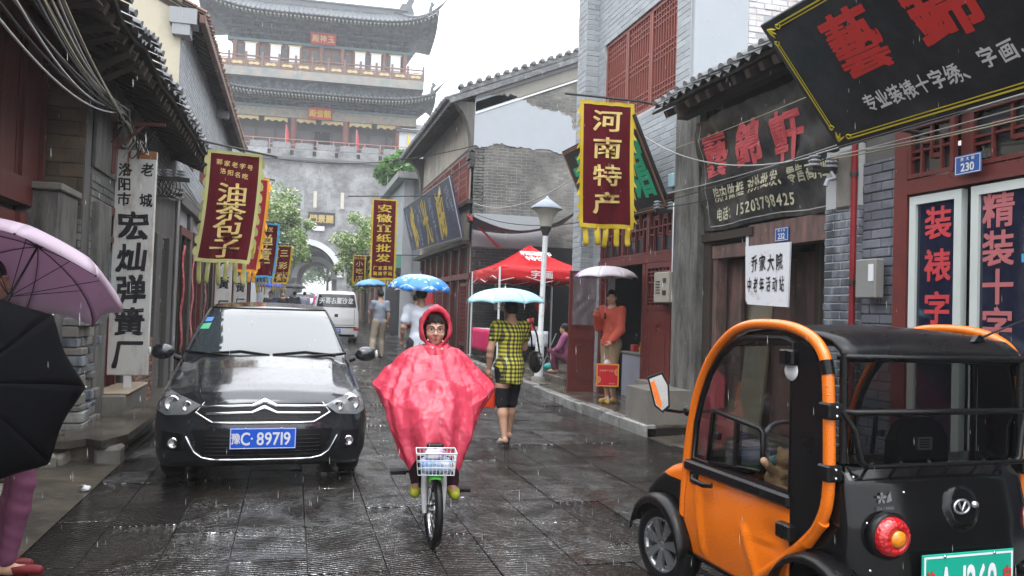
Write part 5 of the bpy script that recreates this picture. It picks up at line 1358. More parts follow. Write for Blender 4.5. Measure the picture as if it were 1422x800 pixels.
# ---------------------------------------------------------------- hanging cloth banners
velvet = mk('maroon velvet', (.075, .002, .007), .8, .35, 3, .12, 8, spec=.08, rvar=.05)
def banner(name_, label, W, H, loc, rz, text, tw_, th_, border, fringe, tmat, cloth=velvet, fw=.05, tassels=5, tl=.28, side='scallop', sway=.04, small=None, ystart=None, lean=0, pole=None, seed=0, cat='banner', group='banners hung from poles over the street', both=False, bold=.02):
    """cloth hangs from z=0 down to -H, centred on x, faces -y"""
    R = random.Random(seed)
    t = thing(name_, label, cat, loc, rz, group)
    def f(x, z): 
        d = -z/H
        return V((x+lean*d*d, sway*sin(3.1*d+seed)+.02*sin(9*x/W+5*d+seed)*(.2+d)+.012*sin(23*x/W-3*d), z+.008*sin(8*x/W)*d))
    b = MB(); nx, nz_ = 16, 26
    b.grid([[f(-W/2+W*i/nx, -H*j/nz_) for j in range(nz_+1)] for i in range(nx+1)], True); b.build('cloth', cloth, t)
    def strip(a0, a1, c0, c1, off, mb, n1=1, n2=20):
        for s in (-1, 1):
            mb.grid([[f(a0+(a1-a0)*i/n1, c0+(c1-c0)*j/n2)+V((0, s*off, 0)) for j in range(n2+1)] for i in range(n1+1)], True)
    b = MB(); strip(-W/2-.01, -W/2+fw, 0, -H, .008, b); strip(W/2-fw, W/2+.01, 0, -H, .008, b); strip(-W/2, W/2, 0, -fw*1.3, .009, b, 12, 1); strip(-W/2, W/2, -H+fw, -H-.02, .009, b, 12, 1)
    b.build('border', border, t)
    if side == 'scallop' or side == 'teeth':
        n_ = int(H/.17)
        for sg in (-1, 1):
            for k in range(n_):
                z = -.06-(k+.5)*(H-.1)/n_; p = f(sg*(W/2+.003), z); b = MB()
                if side == 'scallop': pr = [(0, .075), (.03, .06), (.05, .01), (.045, -.05), (.015, -.07), (0, -.05)]
                else: pr = [(0, .08), (.055, -.06), (.01, -.03), (0, -.07)]
                b.prism([(sg*x_, z_) for x_, z_ in pr], p+V((0, -.003+R.uniform(-.01, .01), 0)), (1, 0, 0), (0, R.uniform(-.3, .3), 1), (0, .005, 0)); b.build('side_flap', fringe, t)
    if tassels:
        for k in range(tassels):
            x = -W/2+(k+.5)*W/tassels; p = f(x, -H); b = MB(); w_ = W/tassels*.24; l = tl*R.uniform(.9, 1.1); sx = R.uniform(-.05, .05)
            P = [[p+V(((-w_+2*w_*i/4)+sx*j/6*l*2, .01*sin(j+k)+.012*cos(pi*i/4), -l*j/6*(1 if 0 < i < 4 else .9))) for j in range(7)] for i in range(5)]
            b.grid(P, True); b.build('tassel', fringe, t, solid=.003)
    lt = MB(); z = -(ystart if ystart is not None else .12+th_/2); k_ = len(text)
    st = (H-(ystart or .12)*1-.1-(0 if ystart is None else 0))/k_ if ystart is None else (H-ystart-th_*.7-(.42 if small and small[0][2] > 1 else 0))/max(1, k_-1)
    if ystart is None: z = -.08-st/2
    vs0 = len(lt.v)
    for i, ch in enumerate(text): char(lt, ch, (0, 0, z-i*st), (1, 0, 0), (0, 0, 1), tw_, th_, bold, nz=(0, -1, 0), brush=.12)
    if small:
        for s, x0, z0, dx, dz, sz in small:
            for i, ch in enumerate(s): char(lt, ch, (x0+dx*i, 0, -z0-dz*i), (1, 0, 0), (0, 0, 1), sz, sz, .02, nz=(0, -1, 0))
    lt.v = [tuple(f(x, z_)+V((0, -.012, 0))) for x, y, z_ in lt.v]
    lt.build('lettering', tmat, t)
    if pole:
        b = MB(); b.tube([V(p) for p in pole], .016, 8); b.build('pole', M['iron'], t)
        b = MB()
        for x in (-W/2+.08, 0, W/2-.08): b.tube([(x, 0, .045), (x, .0, -.01)], .006, 5)
        b.build('tie', M['cable_w'], t)
    return t
yel = mk('pale yellow silk', (.40, .39, .15), .55, .12, 6, .08, 20, orand=.08); yel2 = mk('golden yellow silk', (.48, .34, .02), .45, .15, 6, .1, 20, orand=.1)
blu = mk('sky blue fringe', (.05, .30, .52), .55, .1); org = mk('orange fringe', (.70, .30, .02), .55, .1)
# left, steamed-bun banner
banner('banner', 'large maroon banner with pale yellow scalloped edge nearest the black car', .76, 1.66, (-.90, 12.6, 3.80), radians(7), '油茶包子', .42, .29, yel, yel, M['goldp'], tassels=6, tl=.33, fw=.035, ystart=.62, lean=-.13, sway=.05,
       small=[('郭家老字号', -.22, .17, .11, .012, .085), ('洛阳名吃', -.16, .30, .105, .02, .085)], pole=[(-1.25, .15, .3), (-.4, 0, .1), (.6, -.05, -.03)], seed=1)
# right, province specialities
banner('banner', 'large maroon banner with golden yellow edge over the open red shop door', .76, 1.76, (4.14, 10.3, 4.5), radians(-4), '河南特产', .42, .30, yel2, yel2, M['goldp'], tassels=5, tl=.26, fw=.04, side='teeth', sway=.03, lean=.02, pole=[(-.62, 0, .06), (.45, 0, .04), (.92, .1, .02)], seed=2)
# Anhui paper banner
banner('banner', 'narrow maroon banner with yellow edge and seven yellow character rows beside the navy sign', .66, 2.2, (2.36, 22, 4.5), radians(-3), '安徽宣纸批发', .40, .22, yel2, yel2, M['gold'], tassels=9, tl=.2, fw=.03, side='teeth', ystart=.26, small=[('厂家直销', -.2, 1.90, .135, 0, .11), ('装裱字画', -.2, 2.05, .135, 0, .11)], pole=[(-1.0, 0, .02), (.3, 0, .1), (1.9, 0, .22)], seed=3)
# squeeze the column of characters above the two small rows
banner('banner', 'small maroon snack shop banner hanging in front of the right-hand street tree', .42, .95, (2.2, 28, 3.3), radians(-3), '小吃店', .24, .2, yel2, yel2, M['goldp'], tassels=7, tl=.1, fw=.03, side='none', ystart=.3, small=[('特色风味', -.13, .11, .09, 0, .07)], pole=[(-.3, 0, .04), (.4, 0, .05), (2.2, .2, .1)], seed=4)
banner('banner', 'red banner with orange scalloped edge just behind the largest left banner', .5, 1.7, (-.72, 15, 3.8), radians(35), '丸子汤', .26, .3, org, org, M['gold'], cloth=mk('bright red velvet', (.26, .01, .02), .7, .2, 3), tassels=4, tl=.2, side='scallop', seed=5, lean=-.1, fw=.03, pole=[(-1.2, .1, .05), (.4, 0, .0)])
banner('banner', 'maroon banner with sky blue fringe carrying gold characters, third from the left houses', .56, 1.15, (-.62, 18, 3.26), radians(6), '弹簧厂', .36, .28, blu, blu, M['goldp'], tassels=9, tl=.14, side='teeth', seed=6, lean=-.08, fw=.02, ystart=.38, small=[('老城区', -.12, .13, .12, .0, .1)], pole=[(-1.5, .1, .1), (.4, 0, .03)])
banner('banner', 'small maroon banner with yellow teeth edge in front of the left street tree', .36, 1.0, (-.24, 22, 3.08), radians(5), '三彩堂', .22, .2, yel2, yel2, M['goldp'], tassels=7, tl=.2, side='teeth', seed=7, lean=-.1, fw=.02, ystart=.2, small=[('三彩工艺', -.1, .74, .075, 0, .065), ('批发零售', -.1, .86, .075, 0, .065)], pole=[(-1.8, .1, .1), (.3, 0, .03)])
banner('banner', 'tiny maroon pennant with yellow fringe under the blue-fringed banner', .28, .3, (-.72, 19.5, 2.32), 0, '老城', .12, .11, yel2, yel2, M['goldp'], tassels=4, tl=.26, side='none', seed=8, fw=.01, pole=[(-.25, 0, .02), (.2, 0, .02)])
# ---------------------------------------------------------------- white factory signs on the left
def brushcol(mb, s, x, z0, dz, w_, h_, y=-.022, bold=.03, br=.3):
    for i, ch in enumerate(s): char(mb, ch, (x, y, z0-i*dz), (1, 0, 0), (0, 0, 1), w_, h_, bold, nz=(0, -1, 0), brush=br)
wmat = mk('white enamel sign, rusting', (.60, .60, .57), .45, .12, 2.5, .08, 14, dirt=((.36, .27, .20), 2.6, .22), stretch=(2, 2, .7))
ws = thing('factory_sign', 'tall white vertical sign with black brush characters and rusty top beside the red doorway', 'sign', (-1.88, 10.5, .62), radians(-4))
b = MB(); b.rbox(-.23, .23, -.02, .04, 0, 2.72, .008); b.build('board', wmat, ws)
b = MB(); b.box(.0, .23, -.0215, -.02, 2.62, 2.72); b.box(-.1, -.08, -.0215, -.02, 2.4, 2.72); b.build('rust', mk('rust', (.30, .13, .05), .8, .3, 8), ws)
b = MB(); brushcol(b, '洛阳市', -.12, 2.48, .18, .15, .16); brushcol(b, '老城', .13, 2.49, .37, .14, .16)
brushcol(b, '宏灿弹簧厂', 0, 1.80, .385, .34, .34, bold=.04); b.build('lettering', M['ink'], ws)
b = MB(); b.rbox(-.04, .05, -.01, .03, -.16, .0, .005); b.build('foot', M['white'], ws)
for nm, p, w_, h_, s in (('narrow white spring-factory sign under the pale yellow tassels', (-1.7, 21.5, gz(21)+.9), .40, 2.0, '弹簧厂'), ('smaller white factory sign just beyond the first hanging tassels', (-1.62, 27.0, gz(27)+1.0), .40, 1.7, '弹簧厂')):
    t = thing('factory_sign', nm, 'sign', p, 0, 'further white factory signs')
    b = MB(); b.rbox(-w_/2, w_/2, -.02, .03, 0, h_, .006); b.build('board', wmat, t)
    b = MB(); brushcol(b, s, 0, h_-.45, h_/3.4, w_*.7, w_*.8, y=-.023, bold=.03); b.build('lettering', M['ink'], t)
# red shopfront goods and couplets on the left
R = random.Random(8)
for k, (y, z0, z1, c, nm) in enumerate(((16.0, .5, 2.5, (.42, .03, .05), 'red paper couplet strip pasted by the first shop post'), (17.5, .6, 2.4, (.40, .10, .12), 'pinkish red strip hanging between the shop bays'), (24.7, .7, 2.6, (.50, .02, .03), 'bright red cloth hanging beyond the white spring-factory sign'), (20.0, .8, 2.6, (.32, .05, .07), 'dull red strip hanging beside the middle shop bay'))):
    b = MB(); n_ = 10; g_ = gz(y)
    b.grid([[(LX+.14+.02*sin(j*1.3+k), y-.12+.24*i/3, g_+z0+(z1-z0)*j/n_) for j in range(n_+1)] for i in range(4)], True)
    props(b.build('red_strip', mk('red strip', c, .6, .4, 9, .1, 20, dirt=((.55, .5, .45), 12, .25)), solid=.01), nm, 'cloth strip', 'red strips on the left shopfronts')
# ---------------------------------------------------------------- street lamp
lp = thing('street_lamp', 'white street lamp with a flared shade standing before the red tent', 'street lamp', (4.66, 14.8, .2), 0, None, 0, radians(1.2)); lp.scale = (1, 1, .925)
b = MB(); b.lathe([(.085, 0), (.085, .95), (.075, 1.0), (.052, 1.05), (.05, 3.05), (.05, 3.1)], 16); b.build('pole', mk('chipped white paint', (.66, .68, .69), .4, .08, 3, .15, 30, dirt=((.25, .24, .22), 9, .12)), lp)
b = MB(); b.lathe([(.05, 3.05), (.11, 3.22), (.115, 3.25), (.05, 3.25)], 16); b.build('collar', M['iron'], lp)
b = MB(); b.lathe([(.11, 3.25), (.125, 3.34), (.15, 3.44), (.20, 3.54), (.29, 3.63), (.285, 3.64), (.1, 3.64)], 20); b.build('lamp_shade', mk('cream diffuser', (.42, .40, .34), .35, .08), lp)
b = MB(); b.lathe([(.31, 3.62), (.31, 3.65), (.14, 3.78), (.04, 3.85), (.015, 3.9), (.001, 3.9)], 20); b.build('lamp_cap', mk('pale lamp cap', (.26, .30, .35), .35), lp)
b = MB(); b.lathe([(.14, -.1), (.14, .05), (.1, .1)], 12); b.build('base', M['concrete_lt'], lp)
# ---------------------------------------------------------------- red tent stall
g_ = .34
mb = MB(); mb.rbox(4.88, 8.5, 13.95, 21.0, -.05, .335, .02); props(mb.build('raised_floor', M['slab'], None), 'raised wet stone floor of the yard under the red tent', 'floor')
tn = thing('red_tent', 'red folding canopy with white lettering on thin white legs in the yard', 'canopy', (5.6, 19, g_))
redc = mk('red tent fabric', (.55, .015, .02), .5, .15, 4, .1, 10)
X0, X1, Y0_, Y1_ = -1.05, 1.15, -1.4, 1.45; ze, zp = 2.2, 2.85
b = MB(); C = V((.05, .02, zp))
cs_ = [V((X0, Y0_, ze)), V((X1, Y0_, ze)), V((X1, Y1_, ze)), V((X0, Y1_, ze))]
for i in range(4):
    a, c = cs_[i], cs_[(i+1) % 4]; n_ = 8
    b.grid([[a.lerp(c, u/n_).lerp(C, v/5)+V((0, 0, -.08*sin(pi*v/5)*(1)-.03*sin(pi*u/n_))) for v in range(6)] for u in range(n_+1)], True)
b.build('canopy', redc, tn, solid=.006)
b = MB()
for i in range(4):
    a, c = cs_[i], cs_[(i+1) % 4]; n_ = 16
    b.grid([[a.lerp(c, u/n_)+V((.015*sin(u*1.1), .015*cos(u*.9), -.30*v/3+.02*sin(u*.8))) for v in range(4)] for u in range(n_+1)], True)
b.build('valance', redc, tn, solid=.005)
b = MB()
for k, s in enumerate(('精品服饰', '特价')):
    for i, ch in enumerate(s):
        u = .22+.17*i+.12*k; a = cs_[0].lerp(cs_[1], u); p = a.lerp(C, .32+.22*(1-k)); n_ = (cs_[1]-cs_[0]).cross(C-cs_[0]).normalized()
        if n_.z < 0: n_ = -n_
        char(b, ch, p+n_*.05, (1, 0, 0), (C-cs_[0].lerp(cs_[1], .5)).normalized(), .27, .28, .02, brush=.2)
for i, ch in enumerate('字画'): char(b, ch, (X0+.85+.3*i, Y0_-.03, ze-.14), (1, 0, 0), (0, 0, 1), .24, .18, .02)
b.build('lettering', M['whitel'], tn)
for p in cs_: b = MB(); b.bar((p.x, p.y, -.05), (p.x, p.y, ze), .035, .035); b.bar((p.x, p.y, -.0), (p.x, p.y, .02), .1, .1); b.build('leg', M['white'], tn)
b = MB()
for i in range(4):
    a, c = cs_[i]-V((0, 0, .32)), cs_[(i+1) % 4]-V((0, 0, .32)); n_ = 4
    for u in range(n_): 
        p, q = a.lerp(c, u/n_), a.lerp(c, (u+1)/n_); d = V((0, 0, .14)) 
        b.bar(p+(d if u % 2 else V()), q+(V() if u % 2 else d), .02, .015)
b.build('scissor_frame', M['white'], tn)
# stall table with pink cloth
tb = thing('stall_table', 'folding stall table with a hot pink and white cloth covered with small goods', 'table', (5.15, 18.9, g_))
b = MB(); b.rbox(-.65, .65, -1.1, 1.1, .70, .74, .01); b.build('table_top', M['white'], tb)
b = MB(); b.grid([[(-.67-.02*sin(i)-.015*j/5, -1.12+2.2*i/16, .745-.55*j/5) for j in range(6)] for i in range(17)], True); b.build('pink_cloth', flat('hot pink cloth', (.62, .015, .12), .6), tb, solid=.008)
b = MB(); b.grid([[(-.66+1.32*i/10, -1.12-.012*sin(i*1.7), .745-.36*j/4) for j in range(5)] for i in range(11)], True); b.build('white_cloth', flat('white cloth', (.60, .63, .70), .7), tb, solid=.008)
for sx in (-.6, .6):
    b = MB(); b.tube([(sx, -1.0, .7), (sx+.3, -.9, -.3)], .014, 6); b.build('leg', M['metal_gr'], tb); b = MB(); b.tube([(sx+.3, -1.0, .7), (sx-.1, -.95, -.3)], .014, 6); b.build('leg', M['metal_gr'], tb)
R = random.Random(5); cols_ = [(.5, .05, .06), (.55, .35, .1), (.6, .55, .5), (.35, .03, .05), (.6, .2, .25)]
for k in range(14):
    x = -.68+k*.105; h_ = R.uniform(.05, .3) if k > 5 else R.uniform(.03, .08); w_ = R.uniform(.035, .05)
    b = MB()
    if k > 5 and k % 2: b.lathe([(.03, 0), (w_*.9, h_*.3), (.02, h_*.7), (.035, h_), (.001, h_+.02)], 8)
    else: b.rbox(-w_, w_, -.06, .06, 0, h_, .008)
    o = b.build('trinket', flat('trinket colour', cols_[k % 5], .4), None, loc=(5.15+x*.85, 18.0+R.uniform(-.1, .35), g_+.742)); props(o, ('dark red', 'amber', 'cream', 'maroon', 'pink')[k % 5]+(' little vase' if k > 5 and k % 2 else ' small box')+' standing on the stall table', 'trinket', 'trinkets on the stall table')
hb = thing('hanging_red_bag', 'red bag hanging under the back of the tent', 'bag', (6.25, 19.8, g_+1.15)); b = MB(); b.ball((0, 0, .25), .16, 10, 8, (1, .7, 1.6)); b.build('bag_body', flat('red cloth bag', (.55, .02, .02), .6), hb); b = MB(); b.tube([(0, 0, .5), (0, 0, .95)], .01, 5); b.build('strap', M['iron'], hb)
# grey awning sheet over the tent
aw = MB(); A, B_, C_, D_ = V((4.4, 20.0, 3.95)), V((7.0, 18.6, 4.0)), V((7.1, 20.8, 3.7)), V((4.6, 20.9, 3.7))
aw.grid([[A.lerp(B_, i/12).lerp(D_.lerp(C_, i/12), j/6)+V((0, 0, -.45*sin(pi*i/12)*(1-j/8)+.25*(i/12)**2)) for j in range(7)] for i in range(13)], True)
props(aw.build('grey_awning', mk('grey awning sheet', (.10, .115, .13), .5, .2, 2), None, solid=.01), 'sagging dark grey awning sheet stretched above the red tent', 'awning')
vs_ = thing('yard_sign', 'small white vertical board with black characters inside the yard', 'sign', (5.35, 20.6, g_+1.2))
b = MB(); b.rbox(-.16, .16, -.02, .02, 0, 1.1, .005); b.build('board', mk('grey board', (.35, .35, .34), .6), vs_); b = MB(); brushcol(b, '今艺坊', 0, .92, .34, .22, .24, y=-.023); b.build('lettering', M['ink'], vs_)
# ---------------------------------------------------------------- overhead cables
def sag(a, b, s, n=14): a, b = V(a), V(b); return [a.lerp(b, k/n)+V((0, 0, -s*4*(k/n)*(1-k/n))) for k in range(n+1)]
R = random.Random(17)
for k in range(18):
    c = ('cable_w', 'cable_k', 'cable_w', 'cable_y', 'cable_k', 'cable_w')[k % 6]
    a = (-1.55+R.uniform(-.12, .12), 4.6+R.uniform(-.3, .3), 3.35+R.uniform(-.25, .45)); m_ = (-1.92+R.uniform(-.05, .05), 9.6+R.uniform(-.2, .2), 3.62+R.uniform(-.09, .09)); e = (-1.98+R.uniform(-.03, .05), 15.4, 3.55+R.uniform(-.2, .25))
    b = MB(); pts = sag(a, m_, .10+.05*(k % 3))+[V(m_)+V((.05*R.uniform(-1, 1), .2, -.06*R.random()))]+sag((m_[0], m_[1]+.4, m_[2]-.05), e, .18+.1*R.random(), 10)
    b.tube(pts, .009 if k % 4 else .013, 5); props(b.build('cable', M[c]), dict(w='pale grey', k='black', y='yellowed')[c[-1]]+' cable strung under the old tiled eave', 'cable', 'cables bunched under the left eave')
for k in range(6):
    a = (-1.98, 15.4, 3.5+.05*k); e = (-1.95, 27.5, 3.6+.06*k+gz(27)); b = MB(); b.tube(sag(a, e, .12+.05*k), .008, 4)
    props(b.build('cable', M['cable_k' if k % 2 else 'cable_w']), ('black' if k % 2 else 'pale')+' thin cable running along the tall pale brick house', 'cable', 'cables along the tall left house')
tg = thing('cable_tangle', 'tangle of cable loops on an iron bracket above the white sign', 'cable tangle', (-1.95, 10.2, 3.6))
for k in range(9):
    b = MB(); c = V((R.uniform(-.1, .25), R.uniform(-.2, .9), R.uniform(-.35, .05))); r_ = R.uniform(.06, .2); rr = R.uniform(0, 6)
    b.tube([c+V((r_*.5*cos(a+rr), r_*.9*sin(a+rr)*.7, r_*sin(a)*.9-.05*k*0)) for a in [q*2*pi/12 for q in range(12)]], .007, 5, closed=True); b.build('loop', M[('cable_k', 'cable_w', 'cable_k')[k % 3]], tg)
b = MB(); b.bar((-.15, 0, .0), (.42, 0, .02), .035, .035); b.bar((-.15, .0, -.35), (.2, 0, 0), .03, .03); b.bar((-.13, 0, .1), (-.13, 0, -.6), .05, .04); b.build('bracket', M['red_wood'], tg)
def insulator(par, p, s=1.0):
    b = MB(); b.lathe([(.01, 0), (.045*s, .0), (.05*s, .015), (.02*s, .03), (.02*s, .04), (.045*s, .042), (.05*s, .057), (.02*s, .07), (.02*s, .08), (.042*s, .083), (.045*s, .1), (.001, .115)], 12); return b.build('insulator', mk('porcelain', (.50, .47, .40), .25) if s > 2 else M['plaster'], par, loc=p)
ib = thing('insulator_bracket', 'iron bracket with stacked porcelain insulators right of the tall white sign', 'bracket', (-2.0, 12.4, 3.32))
b = MB(); b.rbox(-.12, .5, -.03, .03, -.06, 0, .005); b.build('arm', M['iron'], ib)
for x in (.05, .38, .2): insulator(ib, (x, 0, 0), 1.3)
for k in range(5):
    b = MB(); b.tube([V((.1+.05*k, 0, -.02))+V((.08*sin(a), .1*cos(a*1.3), -.14*(1-cos(a)))) for a in [q*.5 for q in range(13)]], .008, 5); b.build('loop', M['cable_k'], ib)
ib = thing('insulator_bracket', 'iron bracket with two porcelain insulators on the brick pier under the black signboard', 'bracket', (5.0, 6.5, 3.0))
b = MB(); b.rbox(-.32, .1, -.03, .03, -.05, 0, .005); b.build('arm', M['iron'], ib)
for x in (-.27, -.08): insulator(ib, (x, 0, 0), 1.2)
b = MB(); b.tube([(-.1, -.02, -.05), (-.12, -.1, -.12), (-.2, -.1, -.14), (-.22, -.1, -.2)], .02, 8); b.build('conduit_elbow', M['plaster'], ib)
ib = thing('insulator_bracket', 'insulators on a rusty bracket at the corner of the pale brick house', 'bracket', (5.1, 10.1, 3.02))
b = MB(); b.rbox(-.3, .1, -.03, .03, -.05, 0, .005); b.rbox(.0, .08, -.04, .04, -.55, -.05, .01); b.build('arm', M['iron'], ib)
for x in (-.26, -.05): insulator(ib, (x, 0, 0), 1.2)
# cables on the right between the brackets
for k, (a, e, s, c, r_) in enumerate((((4.75, 6.5, 3.13), (4.85, 10.1, 3.1), .02, 'cable_k', .008), ((4.9, 6.5, 3.1), (4.95, 10.1, 3.05), .08, 'cable_k', .008), ((4.9, 6.4, 3.2), (5.0, 10.1, 3.25), .03, 'cable_w', .006),
     ((4.5, 5.9, 3.6), (5.0, 10.1, 3.85), .02, 'cable_y', .005), ((4.75, 6.5, 3.12), (4.30, 3.0, 2.98), .0, 'cable_w', .008), ((4.9, 6.5, 3.1), (4.34, 3.0, 2.93), .02, 'cable_w', .006), ((4.9, 6.5, 3.08), (4.42, 3.0, 2.86), .03, 'cable_y', .006), ((4.9, 6.5, 3.12), (4.5, 3.0, 2.92), .05, 'cable_w', .005),
     ((4.75, 6.5, 3.1), (4.9, 10.9, 4.25), .25, 'cable_w', .009), ((4.95, 10.1, 3.1), (4.7, 20.9, 4.1), .3, 'cable_k', .009))):
    b = MB(); b.tube(sag(a, e, s), r_, 5); props(b.build('cable', M[c]), dict(w='pale', k='black', y='yellowish')[c[-1]]+' thin cable '+('between the gateway house insulators' if e[1] > 8 else 'under the big black signboard'), 'cable', 'cables along the right-hand shopfronts')
for a, e, s, nm in (((-2.0, 30, 7.0), (4.6, 20.8, 5.95), .5, 'thin black cable crossing the street in front of the gate tower'), ((4.62, 20.9, 4.4), (5.2, 13.4, 4.3), .4, 'pale cable drooping from the gabled house to the brick house')):
    b = MB(); b.tube(sag(a, e, s, 20), .012, 5); props(b.build('cable', M['cable_k'] if a[0] < 0 else M['cable_w']), nm, 'cable')
b = MB(); b.tube([(4.4, 20.7, 4.05)]+sag((4.45, 20.7, 4.0), (5.2, 20.3, 3.2), .0, 6), .03, 6); props(b.build('red_ribbon', flat('red ribbon', (.5, .02, .03), .6)), 'twisted red ribbon hanging at the corner of the gabled house', 'ribbon')
# crumpled white litter on the street
b = MB(); b.ball((0, 0, .02), .035, 7, 5, (1.2, .8, .7)); b.v = [(x+R.uniform(-.012, .012), y+R.uniform(-.012, .012), z+R.uniform(-.008, .012)) for x, y, z in b.v]
props(b.build('litter', M['whitel'], None, loc=(-1.52, 7.0, .01)), 'crumpled scrap of white paper on the ground left of the black car', 'litter')
# ---------------------------------------------------------------- trees
def foliage_mat(name, c, hl):
    m, n, b = newmat(name); h = N(n); r = n.nodes.new('ShaderNodeNewGeometry').outputs['Random Per Island']
    c_ = h.mix(r, rgb([x*.55 for x in c]), rgb([x*1.5 for x in c])); f = h.ramp(r, [(hl, 0.0), (hl+.01, 1.0)])
    c_ = h.mix(f, c_, rgb((.62, .66, .42))) if hl < 1 else c_
    n.links.new(c_, b.inputs['Base Color']); b.inputs['Roughness'].default_value = .45; b.inputs['Subsurface Weight'].default_value = 0
    tr = h('ShaderNodeBsdfTranslucent'); n.links.new(c_, tr.inputs[0]); ms = h('ShaderNodeMixShader', i_0=.35); out = n.nodes['Material Output']
    n.links.new(b.outputs[0], ms.inputs[1]); n.links.new(tr.outputs[0], ms.inputs[2]); n.links.new(ms.outputs[0], out.inputs[0]); return m
fm1 = foliage_mat('privet leaves', (.15, .27, .05), .72); fm2 = foliage_mat('acacia leaves', (.12, .25, .06), 1.1); fm3 = foliage_mat('far leaves', (.14, .24, .09), 1.1)
bark = mk('bark', (.09, .075, .06), .8, .3, 6, .5, 20)
def tree(label, loc, h_, rx_, rz_, zc, mat_f, n_, leaf, seed, trunk=.12, clumps=22, group=None, flat_=False):
    R = random.Random(seed); t = thing('street_tree', label, 'tree', loc, R.random()*6, group)
    b = MB(); top = V((R.uniform(-.2, .2), R.uniform(-.2, .2), zc)); b.tube([(0, 0, -.1), (.03, 0, h_*.2), top*.6+V((0, 0, 0)), top], [trunk, trunk*.8, trunk*.6, trunk*.3], 8)
    cl = []
    for k in range(clumps):
        d = V((R.gauss(0, 1), R.gauss(0, 1), R.gauss(0, 1))).normalized()*R.uniform(.35, .95)
        c = V((d.x*rx_, d.y*rx_, zc+d.z*rz_)); cl.append((c, R.uniform(.22, .42)*rx_))
        if k < 12: s_ = V((0, 0, zc-rz_*.7))*R.uniform(.8, 1); b.tube([s_, s_.lerp(c, .5)+V((0, 0, .1)), c], [trunk*.4, trunk*.25, trunk*.08], 5)
    b.build('trunk', bark, t)
    f = MB()
    for k in range(n_):
        c, r_ = cl[k % clumps]; d = V((R.gauss(0, 1), R.gauss(0, 1), R.gauss(0, .8))); d = d.normalized()*r_*(R.random()**.4)
        p = c+d; a = leaf*R.uniform(.6, 1.3); u = V((R.uniform(-1, 1), R.uniform(-1, 1), R.uniform(-.6, .6))).normalized(); w_ = u.cross(V((R.uniform(-1, 1), R.uniform(-1, 1), R.uniform(-1, 1)))).normalized()
        f.add([p-u*a, p+w_*a*.45, p+u*a, p-w_*a*.45], [(0, 1, 2, 3)])
    f.build('crown', mat_f, t); return t
tree('leafy street tree flecked with pale blossom on the left, before the gate', (-.6, 47, gz(47)), 6.5, 1.75, 2.5, 4.9, fm1, 15000, .10, 1, .12, 60)
tree('leafy street tree flecked with pale blossom on the right, behind the tall narrow banner', (4.0, 47, gz(47)), 5.6, 1.75, 2.3, 4.0, fm1, 14000, .10, 2, .12, 55)
tree('bright green feathery treetop rising behind the blue-grey building', (4.9, 40, gz(40)), 9, 1.05, 1.0, 7.8, fm2, 4500, .13, 3, .12, 26)
for k, (x, y, s, z_) in enumerate(((-3, 118, 5, 5), (5, 122, 6, 5.5), (11, 116, 5, 5.0), (1.5, 150, 8, 6.5), (10, 160, 9, 7), (-8, 140, 7, 6))):
    tree(('rounded green tree seen through the gate passage', 'larger green tree far beyond the gate passage')[k > 2], (x, y, gz(y)), z_*1.5, s*.6, s*.55, z_, fm3, 2600, .3, 20+k, .25, 20, 'trees beyond the gate')
# ---------------------------------------------------------------- haze
# ---------------------------------------------------------------- bodywork as smooth solids
def poly_sdf(A, B, pts):
    d = None; s = None; n = len(pts)
    for i in range(n):
        x0, y0 = pts[i]; x1, y1 = pts[(i+1) % n]
        ex, ey = x1-x0, y1-y0; wx, wy = A-x0, B-y0
        t = np.clip((wx*ex+wy*ey)/(ex*ex+ey*ey), 0, 1); dx, dy = wx-ex*t, wy-ey*t; q = dx*dx+dy*dy
        d = q if d is None else np.minimum(d, q)
        c1 = B >= y0; c2 = B < y1; c3 = ex*wy > ey*wx
        f = np.where((c1 & c2 & c3) | (~c1 & ~c2 & ~c3), -1.0, 1.0)
        s = f if s is None else s*f
    return np.sqrt(d)*s
def smax(a, b, k): return -sm(-a, -b, k)
def solid(name, f, lo, hi, res, mats, pick=None):
    """mesh of the solid f(X,Y,Z)<0"""
    B = Body(); n = [int((hi[i]-lo[i])/res)+2 for i in range(3)]
    ax = [lo[i]+res*np.arange(n[i]) for i in range(3)]
    D = f(ax[0][:, None, None], ax[1][None, :, None], ax[2][None, None, :])
    D = np.broadcast_to(D, n).astype(np.float64).copy()
    B.grid = lambda r: (D, V(lo), ax)
    return B.mesh(name, mats, res, pick)
